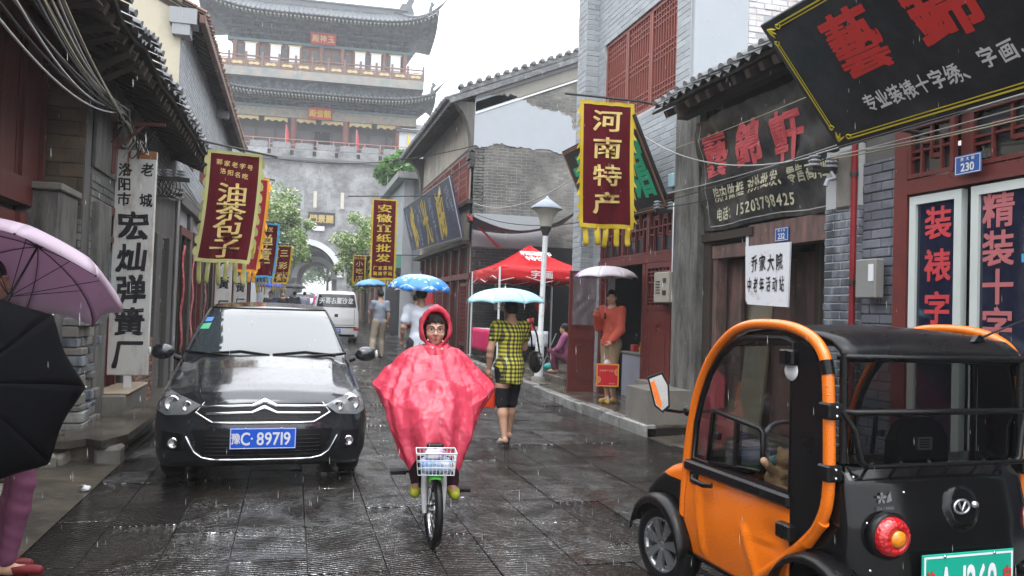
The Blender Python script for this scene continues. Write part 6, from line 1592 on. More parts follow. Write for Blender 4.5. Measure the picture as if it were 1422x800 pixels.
class Drape:
    def __init__(s, me): s.t = BVHTree.FromPolygons([v.co for v in me.vertices], [tuple(p.vertices) for p in me.polygons])
    def hit(s, p, d, off):
        h = s.t.ray_cast(V(p)-V(d)*3, V(d), 9)
        return h[0]-V(d)*off if h[0] is not None else None
    def area(s, mb, top, bot, off=.004, n=20, m=6, ax='y', d=(0, 1, 0), cull=True):
        def res_(pl, t):
            L = [0]
            for a, b in zip(pl, pl[1:]): L.append(L[-1]+math.dist(a, b))
            q = t*L[-1]
            for i in range(len(pl)-1):
                if q <= L[i+1]+1e-9: u = (q-L[i])/max(1e-9, L[i+1]-L[i]); return (pl[i][0]+(pl[i+1][0]-pl[i][0])*u, pl[i][1]+(pl[i+1][1]-pl[i][1])*u)
            return pl[-1]
        P = []
        for i in range(n+1):
            a, b = res_(top, i/n), res_(bot, i/n); r = []
            for j in range(m+1):
                u, v = a[0]+(b[0]-a[0])*j/m, a[1]+(b[1]-a[1])*j/m
                o = (u, 0, v) if ax == 'y' else (0, u, v); h = s.hit(o, d, off)
                if h is None: h = P[-1][j] if P else (r[-1] if r else V(o))
                r.append(h)
            P.append(r)
        mb.grid(P, True)
    def line(s, mb, pts, r, off=.004, step=.03, closed=False, n=6, ax='y', d=(0, 1, 0)):
        out = []
        pl = list(pts)+([pts[0]] if closed else [])
        for a, b in zip(pl, pl[1:]):
            k = max(1, int(math.dist(a, b)/step))
            for i in range(k): out.append((a[0]+(b[0]-a[0])*i/k, a[1]+(b[1]-a[1])*i/k))
        if not closed: out.append(pl[-1])
        q = []
        for u, v in out:
            h = s.hit((u, 0, v) if ax == 'y' else (0, u, v), d, off)
            if h is not None: q.append(h)
        if len(q) > 1: mb.tube(q, r, n, True, closed)
def paint(name, col, metal=.5, rough=.25, drops=True, coat=1.0):
    m, n, b = newmat(name); h = N(n); co = h.coord()
    n.links.new(h.mix(h.noise(co, 1.5, 4), rgb([x*.8 for x in col]), rgb([x*1.2 for x in col])), b.inputs['Base Color'])
    b.inputs['Metallic'].default_value = metal; b.inputs['Roughness'].default_value = rough; b.inputs['Coat Weight'].default_value = coat; b.inputs['Coat Roughness'].default_value = .03
    if drops:
        v = h('ShaderNodeTexVoronoi', i_Scale=70.0, i_Randomness=1.0); n.links.new(co, v.inputs['Vector'])
        hh = h.ramp(v.outputs['Distance'], [(.12, 1.0), (.30, 0.0)]); hh = h.math('MULTIPLY', hh, h.ramp(h.noise(co, 14, 2), [(.45, 0.0), (.6, 1.0)]))
        bp = h.bump(hh, .5, .004); n.links.new(bp, b.inputs['Coat Normal']); n.links.new(bp, b.inputs['Normal'])
        n.links.new(h.math('MULTIPLY_ADD', hh, -.1), b.inputs['Roughness']); n.nodes[-1].inputs[2].default_value = rough
        n.links.new(h.ramp(h.noise(co, 5, 4), [(.4, .03), (.7, .16)]), b.inputs['Coat Roughness'])
    return m
chrome = mk('chrome', (.75, .76, .78), .12, .05, 4, .03, 30, 1.0, rvar=.05)
rubber = mk('wet tyre rubber', (.010, .010, .0105), .4, .2, 8, .15, 60, rvar=.1)
blackp = mk('black plastic', (.006, .006, .0065), .3, .3, 5, .08, 50, spec=.28, rvar=.1)
alloy = mk('alloy', (.50, .51, .53), .28, .08, 4, .03, 30, .85)
lensm = glassmat('clear lens', (1, 1, 1), .03, .85)
wglass = glassmat('car window glass', (.55, .65, .62), .02, .45)
def wheel_parts(par, c, r, w_, rim_r, spokes=5, name='wheel', face=-1, tread=True):
    """axle along x; face = side the rim shows on"""
    b = MB(); k = r-rim_r
    b.lathe([(rim_r, -w_/2+.01), (rim_r+k*.3, -w_/2), (rim_r+k*.75, -w_/2+.004), (r-.01, -w_/2+.02), (r, -w_/2+.035), (r, w_/2-.035), (r-.01, w_/2-.02), (rim_r+k*.75, w_/2-.004), (rim_r+k*.3, w_/2), (rim_r, w_/2-.01)], 36, axis='x')
    t = b.build(name, rubber, par, loc=c)
    b = MB(); f = face*w_/2
    b.lathe([(rim_r, f*.95), (rim_r-.012, f*.98), (rim_r-.02, f*.6), (rim_r-.03, -f*.4)], 36, axis='x'); b.lathe([(.0, f*.8), (.028, f*.8), (.035, f*.55), (.035, 0)], 16, axis='x')
    for s_ in range(spokes):
        a = 2*pi*s_/spokes+.3
        for da in (-.13, .13):
            p0 = V((f*.72, .03*cos(a), .03*sin(a))); p1 = V((f*.86, (rim_r-.012)*cos(a+da), (rim_r-.012)*sin(a+da))); b.bar(p0, p1, .028, .018, (1, 0, 0))
    b.build('rim', alloy, t)
    b = MB(); b.lathe([(.001, f*.35), (rim_r*.8, f*.35)], 24, axis='x'); b.build('brake_disc', M['iron'], t)
    return t
# ---------------------------------------------------------------- the dark saloon car
car = thing('parked_car', 'dark grey-black saloon car facing the camera, its blue number plate wet with rain', 'car', (-.185, 6.85, 0), radians(1.2)); car.scale = (1, 1, 1.05)
prof = [(.12, .17), (.03, .25), (.0, .40), (.01, .50), (.05, .60), (.10, .70), (.18, .765), (.34, .81), (.8, .91), (1.22, .985), (1.4, 1.0), (3.6, 1.02), (4.2, 1.0), (4.36, .9), (4.4, .5), (4.33, .25), (4.2, .17)]
def carf(X, Y, Z):
    ax_ = np.abs(X)/.885
    Y2 = Y-.30*np.minimum(ax_, 1.1)**3.2; Z2 = Z+.10*ax_**2.6*np.clip(1.3-Y*.3, .3, 1)+.018*np.exp(-((ax_-.62)/.09)**2)*0
    Z2 = Z2-.014*np.exp(-((ax_-.60-.06*np.clip(Y, 0, 1.2))/.07)**2)*np.clip(Y*2, 0, 1)
    a = poly_sdf(Y2, Z2, prof)
    sec = poly_sdf(np.abs(X)+0*Z, Z+0*X, [(-1, .16), (.80, .16), (.855, .28), (.875, .50), (.87, .64), (.84, .80), (.79, 1.1), (-1, 1.1)])
    rear = 0
    d = smax(a, sec, .06)
    for cy in (.86, 3.48):
        w_ = np.sqrt((Y-cy)**2+(Z-.31)**2)-.365
        d = smax(d, -np.maximum(w_, .62-np.abs(X)), .015)
    return d
body_me = solid('body', carf, (-.98, -.1, .08), (.98, 4.55, 1.12), .024, [paint('dark metallic paint', (.022, .025, .031), .45, .2)])
link('body', body_me, car)
gprof = [(1.12, .90), (1.30, 1.02), (1.98, 1.375), (2.15, 1.43), (2.5, 1.475), (3.05, 1.46), (3.45, 1.38), (4.0, 1.06), (4.05, .9)]
def cabf(X, Y, Z):
    a = poly_sdf(Y-.07*(np.abs(X)/.7)**2.5*np.clip(3-Y, 0, 1), Z+.05*(np.abs(X)/.7)**2.4, gprof)
    sec = poly_sdf(np.abs(X)+0*Z, Z+0*X, [(-1, .8), (.80, .8), (.775, 1.0), (.70, 1.22), (.615, 1.40), (.58, 1.6), (-1, 1.6)])
    return smax(a, sec, .05)
cab_me = solid('cabin', cabf, (-.9, 1.0, .84), (.9, 4.2, 1.56), .024, body_me.materials[0])
cab = link('cabin', cab_me, car)
DB, DC = Drape(body_me), Drape(cab_me)
b = MB(); DC.area(b, [(-.60, 1.395), (-.3, 1.405), (.3, 1.405), (.60, 1.395)], [(-.755, 1.01), (-.3, .985), (.3, .985), (.755, 1.01)], .006, 24, 10)
wsm = mk('windscreen glass', (.035, .045, .05), .02, .3, 2, .0, 10, spec=1.0, coat=1.0, rvar=.02)
wsm.node_tree.nodes['Principled BSDF'].inputs['Coat IOR'].default_value = 1.6; wsm.node_tree.nodes['Principled BSDF'].inputs['IOR'].default_value = 1.45; wsm.node_tree.nodes['Principled BSDF'].inputs['Coat Weight'].default_value = .75; b.build('windscreen', wsm, cab)
b = MB(); DC.line(b, [(-.755, 1.0), (-.60, 1.405), (.60, 1.405), (.755, 1.0)], .012, .004); DC.line(b, [(-.765, 1.0), (-.3, .972), (.3, .972), (.765, 1.0)], .014, .004); b.build('screen_seal', blackp, cab)
for sgn in (-1, 1):
    b = MB(); DC.area(b, [(1.62, 1.19), (2.1, 1.36), (2.75, 1.385)], [(1.5, 1.03), (2.1, 1.03), (2.75, 1.03)], .004, 10, 4, 'x', (-sgn, 0, 0)); DC.area(b, [(2.82, 1.385), (3.3, 1.33)], [(2.82, 1.03), (3.6, 1.06)], .004, 8, 4, 'x', (-sgn, 0, 0)); b.build('side_window', M['glass_dk'], cab)
b = MB(); b.rbox(-.06, .06, 1.93, 1.96, 1.31, 1.35, .01); b.build('mirror', blackp, cab)
b = MB(); DC.area(b, [(-.64, 1.25), (-.56, 1.26)], [(-.665, 1.20), (-.58, 1.205)], .009, 3, 3); b.build('green_sticker', flat('green sticker', (.08, .42, .22)), cab)
b = MB(); DC.area(b, [(-.61, 1.31), (-.545, 1.315)], [(-.63, 1.27), (-.56, 1.275)], .009, 3, 3); b.build('blue_sticker', flat('blue sticker', (.08, .22, .62)), cab)
for x0, x1 in ((-.52, .02), (.05, .66)):     # wipers
    b = MB(); DC.line(b, [(x0, .995), (x0+(x1-x0)*.5, 1.02), (x1, .99)], .009, .02); b.build('wiper', blackp, cab)
grl = mk('black grille', (.008, .008, .009), .4)
b = MB(); DB.area(b, [(-.53, .60), (-.46, .675), (.46, .675), (.53, .60)], [(-.53, .60), (-.40, .535), (.40, .535), (.53, .60)], .002, 30, 4); b.build('grille', grl, car)
for z, lift, nm in ((.66, .045, 'chevron_bar'), (.61, .045, 'chevron_bar')):
    b = MB(); DB.line(b, [(-.50+(.66-z), z-.012), (-.10, z-.002), (0, z+lift), (.10, z-.002), (.50-(.66-z), z-.012)], .011, .008, .02); DB.line(b, [(-.10, z-.005), (0, z+lift-.012), (.10, z-.005)], .013, .006, .02); b.build(nm, chrome, car)
b = MB(); DB.line(b, [(-.535, .60), (-.47, .68)], .007, .005); DB.line(b, [(.535, .60), (.47, .68)], .007, .005); DB.line(b, [(-.535, .60), (-.40, .53), (.40, .53), (.535, .60)], .011, .006, .02); b.build('grille_trim', chrome, car)
b = MB()
for k in range(9): DB.line(b, [(-.42, .545+k*.013), (.42, .545+k*.013)], .002, .004, .05, n=4)
b.build('grille_slats', mk('grille slats', (.03, .03, .03), .3), car)
# lower intake and chrome smile
b = MB(); DB.area(b, [(-.56, .47), (-.50, .48), (.50, .48), (.56, .47)], [(-.47, .275), (-.40, .255), (.40, .255), (.47, .275)], .003, 26, 6); b.build('lower_intake', grl, car)
b = MB(); DB.line(b, [(-.60, .42), (-.53, .30), (-.47, .26), (-.38, .245), (.38, .245), (.47, .26), (.53, .30), (.60, .42)], .009, .006, .025); b.build('bumper_trim', chrome, car)
b = MB()
for k in range(6): DB.line(b, [(-.45, .28+k*.03), (.45, .28+k*.03)], .004, .006, .05, n=4)
b.build('intake_slats', blackp, car)
for sgn in (-1, 1):
    q = lambda L: [(sgn*x, z) for x, z in L]
    b = MB(); DB.area(b, q([(.50, .66), (.62, .705), (.80, .745), (.862, .72)]), q([(.50, .655), (.60, .585), (.78, .565), (.866, .60)]), .003, 18, 8); hl = b.build('headlight', mk('headlight bowl', (.42, .44, .46), .2, .6, 16, .4, 30, .35, rvar=.08), car)
    b = MB(); DB.area(b, q([(.49, .66), (.62, .712), (.80, .752), (.866, .725)]), q([(.49, .655), (.60, .578), (.78, .558), (.869, .60)]), .012, 18, 8); b.build('lens', lensm, hl)
    for cx, cz, r in ((.735, .655, .062), (.61, .645, .04)):
        h_ = DB.hit((sgn*cx, 0, cz), (0, 1, 0), .01)
        if h_: b = MB(); b.M = Matrix.Translation(h_); b.lathe([(r*.3, .0), (r*.75, -.004), (r, -.012), (r*1.05, -.004)], 20, axis='y'); b.build('reflector', chrome, hl)
    b = MB(); h_ = DB.hit((sgn*.70, 0, .365), (0, 1, 0), .012); b.M = Matrix.Translation(h_); b.lathe([(.001, -.004), (.028, -.002), (.033, -.008), (.042, .002)], 20, axis='y'); b.build('fog_light', chrome, car)
    b = MB(); DB.area(b, q([(.63, .44), (.80, .45)]), q([(.60, .31), (.78, .30)]), .002, 6, 6); b.build('fog_light_bezel', grl, car)
    # mirror
    b = MB(); b.M = Matrix.Translation((sgn*.965, 1.42, 1.0)) @ Matrix.Rotation(sgn*.15, 4, 'Z'); b.ball((0, 0, 0), .1, 14, 10, (1.12, .75, .72)); mr = b.build('door_mirror', body_me.materials[0], car)
    b = MB(); b.tube([(sgn*.86, 1.45, .955), (sgn*.8, 1.45, .93)], .025, 8); b.build('mirror_arm', blackp, mr)
    b = MB(); b.M = Matrix.Translation((sgn*1.07, 1.40, 1.0)); b.ball((0, 0, 0), .03, 8, 6, (.5, .8, 1.4)); b.build('indicator', mk('pale lens', (.6, .6, .58), .2), mr)
    for cy in (.86, 3.48): wheel_parts(car, (sgn*.755, cy, .31), .31, .20, .19, 7, face=sgn)
    b = MB(); b.rbox(-.3, .3, 0, .5, .1, .3, .02)
b = MB(); b.box(-.62, .62, .5, 4.1, .12, .5); b.build('underbody', M['black'], car)
hoodl = MB()
for sgn in (-1, 1): DB.line(hoodl, [(sgn*.47, .70), (sgn*.60, .76)], .0025, .001)
def plate(par, c, w_, h_, colm, s, sc_, txm, nrm=(0, -1, 0), ux=(1, 0, 0), dot=None, prov=None, name='number_plate', lat_h=.62, sq=1.0, border=True):
    b = MB(); c, ux, nrm = V(c), V(ux), V(nrm); T = Matrix(((ux.x, 0, -nrm.x, c.x), (ux.y, 0, -nrm.y, c.y), (ux.z, 1, -nrm.z, c.z), (0, 0, 0, 1)))
    b.M = T; b.rbox(-w_/2, w_/2, -h_/2, h_/2, 0, .008, .003); o = b.build(name, colm, par)
    b = MB(); b.M = T; t = h_*.03
    if border:
        for a in ((-w_/2+t, w_/2-t, h_/2-2*t, h_/2-t), (-w_/2+t, w_/2-t, -h_/2+t, -h_/2+2*t), (-w_/2+t, -w_/2+2*t, -h_/2+2*t, h_/2-2*t), (w_/2-2*t, w_/2-t, -h_/2+2*t, h_/2-2*t)): b.box(*a, -.0015, -.0003)
    o2 = b.build('border', txm, o)
    b = MB(); p = c+nrm*.0025
    for txt, x, hh, k in s: latin(b, txt, p+ux*x, ux, (0, 0, 1), hh, .02, nrm, k)
    for ch, x, z_, sz in sc_: char(b, ch, p+ux*x+V((0, 0, z_)), ux, (0, 0, 1), sz*.8, sz, .02, nz=nrm)
    if dot: b.M = Matrix.Translation(p+ux*dot); b.lathe([(.001, -.001), (h_*.05, -.001)], 10, axis='y'); b.M = None
    b.build('lettering', txm, o)
    b = MB()
    for x in (-.27, .27):
        for z in (-.5, .5): b.M = Matrix.Translation(c+ux*(x*w_)+V((0, 0, z*h_*.93))+nrm*.004); b.ball((0, 0, 0), .007, 8, 5, (1, .6, 1))
    b.build('bolt', chrome, o); return o
pb = flat('plate blue', (.015, .10, .62), .3); wt = flat('plate white', (.75, .77, .8), .4)
plate(car, (.0, -.022, .415), .52, .165, pb, [('C', -.138, .10, .80), ('89719', .082, .10, .86)], [('豫', -.212, 0, .085)], wt, dot=-.088)

# ---------------------------------------------------------------- white minivan, seen from behind
van = thing('white_minivan', 'white minivan parked beyond the dark car with brush characters across its rear window', 'van', (1.45, 27.4, gz(27.5)), radians(-1)); van.scale = (.97, 1, .97)
vp = [(0, .25), (-.02, .45), (.0, .85), (.08, 1.25), (.2, 1.72), (.35, 1.80), (2.6, 1.82), (3.2, 1.2), (3.8, .95), (3.85, .3), (3.8, .2), (.05, .2)]
def vanf(X, Y, Z):
    a = poly_sdf(Y-.10*(np.abs(X)/.8)**3*np.clip(1-Y, 0, 1), Z+.06*(np.abs(X)/.8)**3, vp)
    sec = poly_sdf(np.abs(X)+0*Z, Z+0*X, [(-1, .15), (.76, .15), (.79, .5), (.78, 1.0), (.66, 1.7), (.62, 1.95), (-1, 1.95)])
    return smax(a, sec, .05)
vm = solid('body', vanf, (-.95, -.15, .1), (.95, 4.0, 1.95), .035, mk('white car paint', (.66, .67, .69), .2, .04, 2, .02, 20, coat=.8, rvar=.05)); link('body', vm, van); DV = Drape(vm)
b = MB(); DV.area(b, [(-.60, 1.68), (.60, 1.68)], [(-.68, 1.24), (.68, 1.24)], .01, 12, 6); b.build('rear_window', M['glass_dk'], van)
b = MB()
for i, ch in enumerate('天喜古董沙龙'): h_ = DV.hit((-.48+.19*i, 0, 1.46), (0, 1, 0), .02); char(b, ch, h_, (1, 0, 0), (0, .2, 1), .19, .22, .02, nz=(0, -1, 0), brush=.4)
b.build('lettering', M['whitel'], van)
b = MB(); DV.line(b, [(-.62, 1.18), (-.62, .62), (.62, .62), (.62, 1.18)], .008, .002); b.build('tailgate_seam', M['iron'], van)
b = MB(); DV.area(b, [(-.78, .56), (.78, .56)], [(-.78, .52), (.78, .52)], .012, 12, 1); DV.area(b, [(-.78, .30), (.78, .30)], [(-.78, .22), (.78, .22)], .012, 12, 1); b.build('bumper_band', blackp, van)
b = MB(); DV.area(b, [(-.06, 1.0), (.06, 1.0)], [(-.06, .9), (.06, .9)], .012, 3, 3); b.build('badge', blackp, van)
plate(van, (-.05, -.045, .42), .44, .14, pb, [('00027', .04, .085, .9)], [], wt)
for sgn in (-1, 1):
    b = MB(); DV.area(b, [(sgn*.60, .52), (sgn*.78, .52)], [(sgn*.60, .44), (sgn*.78, .44)], .014, 4, 2); b.build('tail_light', flat('red lens', (.45, .02, .02), .15), van)
    for cy in (.7, 3.0): wheel_parts(van, (sgn*.68, cy, .27), .27, .17, .17, 5, face=sgn)
# far cars, seen through and before the gate
def far_car(label, X, Y, rz, col):
    t = thing('far_car', label, 'car', (X, Y, gz(Y)), rz, 'cars standing near the gate')
    pm_ = mk('far car paint', col, .25, .05, 2, .02, 20, coat=.5)
    me = solid('body', carf, (-.98, -.1, .08), (.98, 4.55, 1.12), .07, pm_); link('body', me, t)
    me = solid('cabin', cabf, (-.9, 1.0, .84), (.9, 4.2, 1.56), .07, [pm_, M['glass_dk']], pick=lambda c: ((c[:, 2] > 1.04) & (c[:, 2] < 1.37)).astype(int)); link('cabin', me, t)
    for sg in (-1, 1):
        for cy in (.86, 3.48): b = MB(); b.lathe([(.001, -.1), (.31, -.1), (.31, .1), (.001, .1)], 14, axis='x'); b.build('wheel', rubber, t, loc=(sg*.76, cy, .31))
far_car('white saloon car standing across the lane before the gate', -1.6, 72, radians(-68), (.6, .62, .63))
far_car('silver car in the gate passage', 1.3, 92, radians(8), (.4, .42, .43)); far_car('dark car in the gate passage beside the silver one', 3.6, 96, radians(-5), (.05, .055, .06))
far_car('pale car beyond the gate on the left', -.6, 104, radians(30), (.55, .58, .60)); far_car('white car farthest beyond the gate', 4.2, 112, radians(60), (.6, .6, .6))
# ---------------------------------------------------------------- orange and black electric microcar
ev = thing('electric_microcar', 'orange and black electric microcar with tube frame and clear doors', 'microcar', (2.16, 2.86, 0), radians(2.6)); ev.scale = (1, 1, .978)
orange = paint('orange paint', (.76, .165, .004), .0, .28, True, .6)
EW = 1.06
glE = glassmat('clear plastic', (.85, .87, .85), .04, .72, 1.0)
glD = glassmat('smoked plastic', (.62, .64, .62), .08, .42, 1.1)
loop = [(.10, .60), (.02, .70), (-.03, .82), (-.025, 1.10), (-.01, 1.36), (.015, 1.43), (.07, 1.49), (.17, 1.53), (.3, 1.55), (.5, 1.55), (.63, 1.525), (.73, 1.48), (.86, 1.38), (.95, 1.26), (1.01, 1.14), (1.06, .98), (1.09, .80), (1.11, .60), (1.12, .40)]
def smooth(pl, n=3):
    out = [V((0, a, b)) for a, b in pl]
    for _ in range(n):
        q = [out[0]]
        for a, b in zip(out, out[1:]): q += [a.lerp(b, .25), a.lerp(b, .75)]
        out = q+[out[-1]]
    return out
for x in (0, EW):
    b = MB(); b.tube([p+V((x, 0, 0)) for p in smooth(loop)], .0255, 12); hp = b.build('roll_hoop', orange, ev)
    b = MB(); b.tube([p+V((x, 0, 0)) for p in smooth([(-.0, .72), (.10, .61), (.28, .46), (.45, .33)])], .0255, 12); b.build('hoop_foot', orange, hp)
    b = MB(); b.tube([(x, -.012, 1.345), (x, .004, 1.405)], .028, 12); b.build('joint_sleeve', blackp, hp)
    for z in (.935, 1.195): b = MB(); b.rbox(x-.036, x+.036, -.065, .01, z-.035, z+.035, .008); b.build('clamp', blackp, hp); b = MB(); [b.ball((x+dx, -.068, z+dz), .007, 8, 5) for dx in (.0,) for dz in (-.018, .018)]; b.build('bolt', chrome, hp)
# roof
b = MB(); P = []
for i in range(13):
    u = i/12; x = .045+(EW-.09)*u; cr = .02*sin(pi*u)
    P.append([V((x, y, z+cr*k)) for y, z, k in ((-.04, 1.40, .2), (-.03, 1.45, .6), (.03, 1.49, 1), (.12, 1.51, 1), (.4, 1.53, 1), (.62, 1.505, 1), (.78, 1.43, .8))])
b.grid(P, True); b.build('roof', mk('black roof skin', (.008, .008, .009), .3, .2, 3, .05, 30), ev, solid=.02)
# side panels: door, glass, rear quarter, both sides
for x, s_, full in ((0, -1, True), (EW, 1, True)):
    px_ = x-s_*.012
    # orange lower door, shaped
    P = []; ny, nz_ = 44, 30
    for i in range(ny+1):
        y = .205+(1.085-.205)*i/ny; r = []
        for j in range(nz_+1):
            z = .28+.46*j/nz_; yy = y+(.02 if i == ny else 0)-.05*(1-j/nz_)*(i/ny)*0
            bulge = .025*sin(pi*min(1, (z-.26)/.5))
            u = (y-.2)/.88; v = (z-.28)/.46
            bulge += .020*math.exp(-((u-.78-.10*v)/.022)**2)*(v < .82)*(v > .02)*min(1, (v)*8)*min(1, (.85-v)*9 if v < .85 else 0)   # pressed ribs
            bulge += .018*math.exp(-((u-.42+.20*(1-v)**1.6)/.03)**2)*(v < .62)*min(1, (.66-v)*8 if v < .66 else 0)
            e = ((u-.12)/.13)**2+((v-.60)/.17)**2; bulge -= .03*math.exp(-e*1.2)
            bulge -= .012*math.exp(-(((u-.30+.2*(1-v)))/.10)**2)*(v < .5)
            r.append(V((x+s_*(bulge-.012), y, z)))
        P.append(r)
    b = MB(); b.grid(P, True); d = b.build('door', orange, ev, solid=.012)
    b = MB(); b.rbox(min(x-.022*s_, x+.028*s_), max(x-.022*s_, x+.028*s_), .20, 1.09, .725, .785, .012); b.build('sill_strip', blackp, d)
    b = MB(); b.tube([(x+s_*.035, .97, .71), (x+s_*.062, .93, .70), (x+s_*.062, .83, .695), (x+s_*.035, .79, .70)], .014, 8); b.build('door_handle', blackp, d)
    b = MB(); b.rbox(x-.02, x+.03, .97, 1.04, .66, .76, .01); b.build('latch_block', blackp, d)
    gl = [(.225, .785), (1.045, .785), (1.02, 1.0), (.97, 1.14), (.90, 1.27), (.80, 1.38), (.70, 1.44), (.58, 1.475), (.3, 1.485), (.225, 1.47)]
    b = MB(); b.add([(px_, a, c) for a, c in gl], [tuple(range(len(gl)))]); b.build('side_window', glE, d)
    b = MB(); b.tube([V((px_, a, c)) for a, c in gl], .017, 8, closed=True); b.build('window_seal', blackp, d)
    rr = [(.44, .84), (.87, .80), (.89, .82), (.855, 1.06), (.84, 1.08), (.45, 1.045), (.43, 1.03), (.425, .86)]
    b = MB(); b.tube([V((px_+s_*.008, a, c)) for a, c in rr], .013, 6, closed=True); b.bar((px_+s_*.008, .645, .815), (px_+s_*.008, .64, 1.07), .022, .02, (1, 0, 0)); b.build('sliding_window', blackp, d)
    b = MB(); b.rbox(px_-.012, px_+.022, .80, .84, .93, .97, .006); b.build('window_catch', blackp, d)
    # rear quarter panel, hinges
    qp = [(-.0, .70), (.12, .585), (.205, .56), (.205, 1.47), (.16, 1.48), (.08, 1.45), (.03, 1.38), (.01, 1.25), (.0, 1.0)]
    b = MB(); b.prism(qp, (x-.01, 0, 0), (0, 1, 0), (0, 0, 1), (.02, 0, 0)); b.build('quarter_panel', blackp, ev)
    for z in (.625, 1.405): b = MB(); b.rbox(min(x-.01*s_, x+.045*s_), max(x-.01*s_, x+.045*s_), .165, .265, z-.035, z+.035, .008); b.box(min(x, x+.05*s_), max(x, x+.05*s_), .205, .215, z-.03, z+.03); b.build('hinge', blackp, d)
    b = MB(); b.lathe([(.001, 0), (.045, 0), (.05, .01), (.001, .02)], 14, (x+s_*.012, .215, 1.345), axis='x'); b.build('lock_plate', M['white'], d)
# front end
def nosef(X, Y, Z):
    a = poly_sdf(Y, Z+.05*(np.abs(X-EW/2)/.5)**3, [(1.06, .25), (1.06, .80), (1.16, .79), (1.32, .745), (1.46, .665), (1.55, .58), (1.58, .46), (1.56, .3), (1.5, .22)])
    sec = poly_sdf(X+0*Z, Z+0*X, [(.06, .2), (.0, .5), (.02, .95), (EW-.02, .95), (EW, .5), (EW-.06, .2)])
    d = smax(a, sec, .05)
    w_ = np.sqrt((Y-1.30)**2+(Z-.25)**2)-.29
    return smax(d, -np.maximum(w_, .34-np.abs(X-EW/2)), .01)
link('nose', solid('nose', nosef, (-.1, 1.0, .15), (EW+.1, 1.7, .9), .014, [orange, blackp], pick=lambda c: (c[:, 2] < .655-.02*(c[:, 1]-1.1)).astype(int)), ev)
for x, s_ in ((0, -1), (EW, 1)):
    P = []
    for k in range(15):
        a = radians(165-k*11.5) ; rr_ = .285
        cy, cz = 1.30+rr_*cos(pi-a)*-1, .25+rr_*sin(a)*1.0
        cy = 1.30+rr_*cos(a)*-1
        P.append([V((x-s_*.02, cy, cz)), V((x+s_*.05, cy, cz+.004)), V((x+s_*.085, cy, cz-.012)), V((x+s_*.09, cy*1.0, cz-.05))])
    b = MB(); b.grid(P, True); b.build('front_fender', blackp, ev, solid=.012)
    wheel_parts(ev, (x-s_*.02, 1.30, .25), .235, .13, .155, 7, face=s_).rotation_euler = (0, 0, radians(9))
    wheel_parts(ev, (x-s_*.04, .02, .25), .235, .14, .155, 7, face=s_)
    P = []
    for k in range(13):
        a = radians(170-k*12.5); cy, cz = .02-.30*cos(a), .25+.32*sin(a); P.append([V((x-s_*.05, cy, cz+.01)), V((x+s_*.05, cy, cz)), V((x+s_*.07, cy, cz-.03))])
    b = MB(); b.grid(P, True); b.build('rear_fender', blackp, ev, solid=.012)
b = MB(); b.rbox(.02, EW-.02, -.02, 1.15, .24, .34, .02); b.build('floor_pan', blackp, ev)
# windscreen
b = MB(); b.grid([[V((.02+(EW-.04)*i/8, 1.09-.34*j/6, .80+.68*j/6+.05*sin(pi*j/6))) for j in range(7)] for i in range(9)], True); b.build('windscreen', glE, ev)
# rear body
def rearf(X, Y, Z):
    a = poly_sdf(Y+.05*(np.abs(X-EW/2)/.5)**4*-1, Z+0*X, [(-.14, .3), (-.16, .5), (-.145, .72), (-.11, .90), (-.06, .965), (.12, .975), (.2, .95), (.2, .3)])
    sec = poly_sdf(X+0*Z, Z+0*X, [(.05, .25), (.03, .6), (.05, 1.1), (EW-.05, 1.1), (EW-.03, .6), (EW-.05, .25)])
    d = smax(a, sec, .05)
    w_ = np.sqrt((Y-.02)**2+(Z-.25)**2)-.30
    d = smax(d, -np.maximum(w_, .36-np.abs(X-EW/2)), .01)
    disc = np.sqrt((X-.59)**2+(Z-.79)**2)-.085
    return sm(d, smax(smax(d-.012, disc, .012), -Y-.3, .01), .006)
rbm = solid('rear_body', rearf, (-.05, -.25, .2), (EW+.05, .3, 1.1), .011, mk('gloss black moulding', (.005, .005, .0055), .14, .3, 3, .03, 20, spec=.4, rvar=.06)); rb_ = link('rear_body', rbm, ev); DR = Drape(rbm)
# luggage slats along the rear shelf
for k in range(6):
    b = MB(); b.bar((.13+k*.15, -.125, .968), (.24+k*.15, .0, .985), .012, .008); b.build('shelf_slat', mk('slat', (.03, .035, .036), .2), rb_)
b = MB(); b.tube([(.10, -.13, .975), (EW-.1, -.13, .975)], .010, 8); b.build('shelf_rail', blackp, rb_)
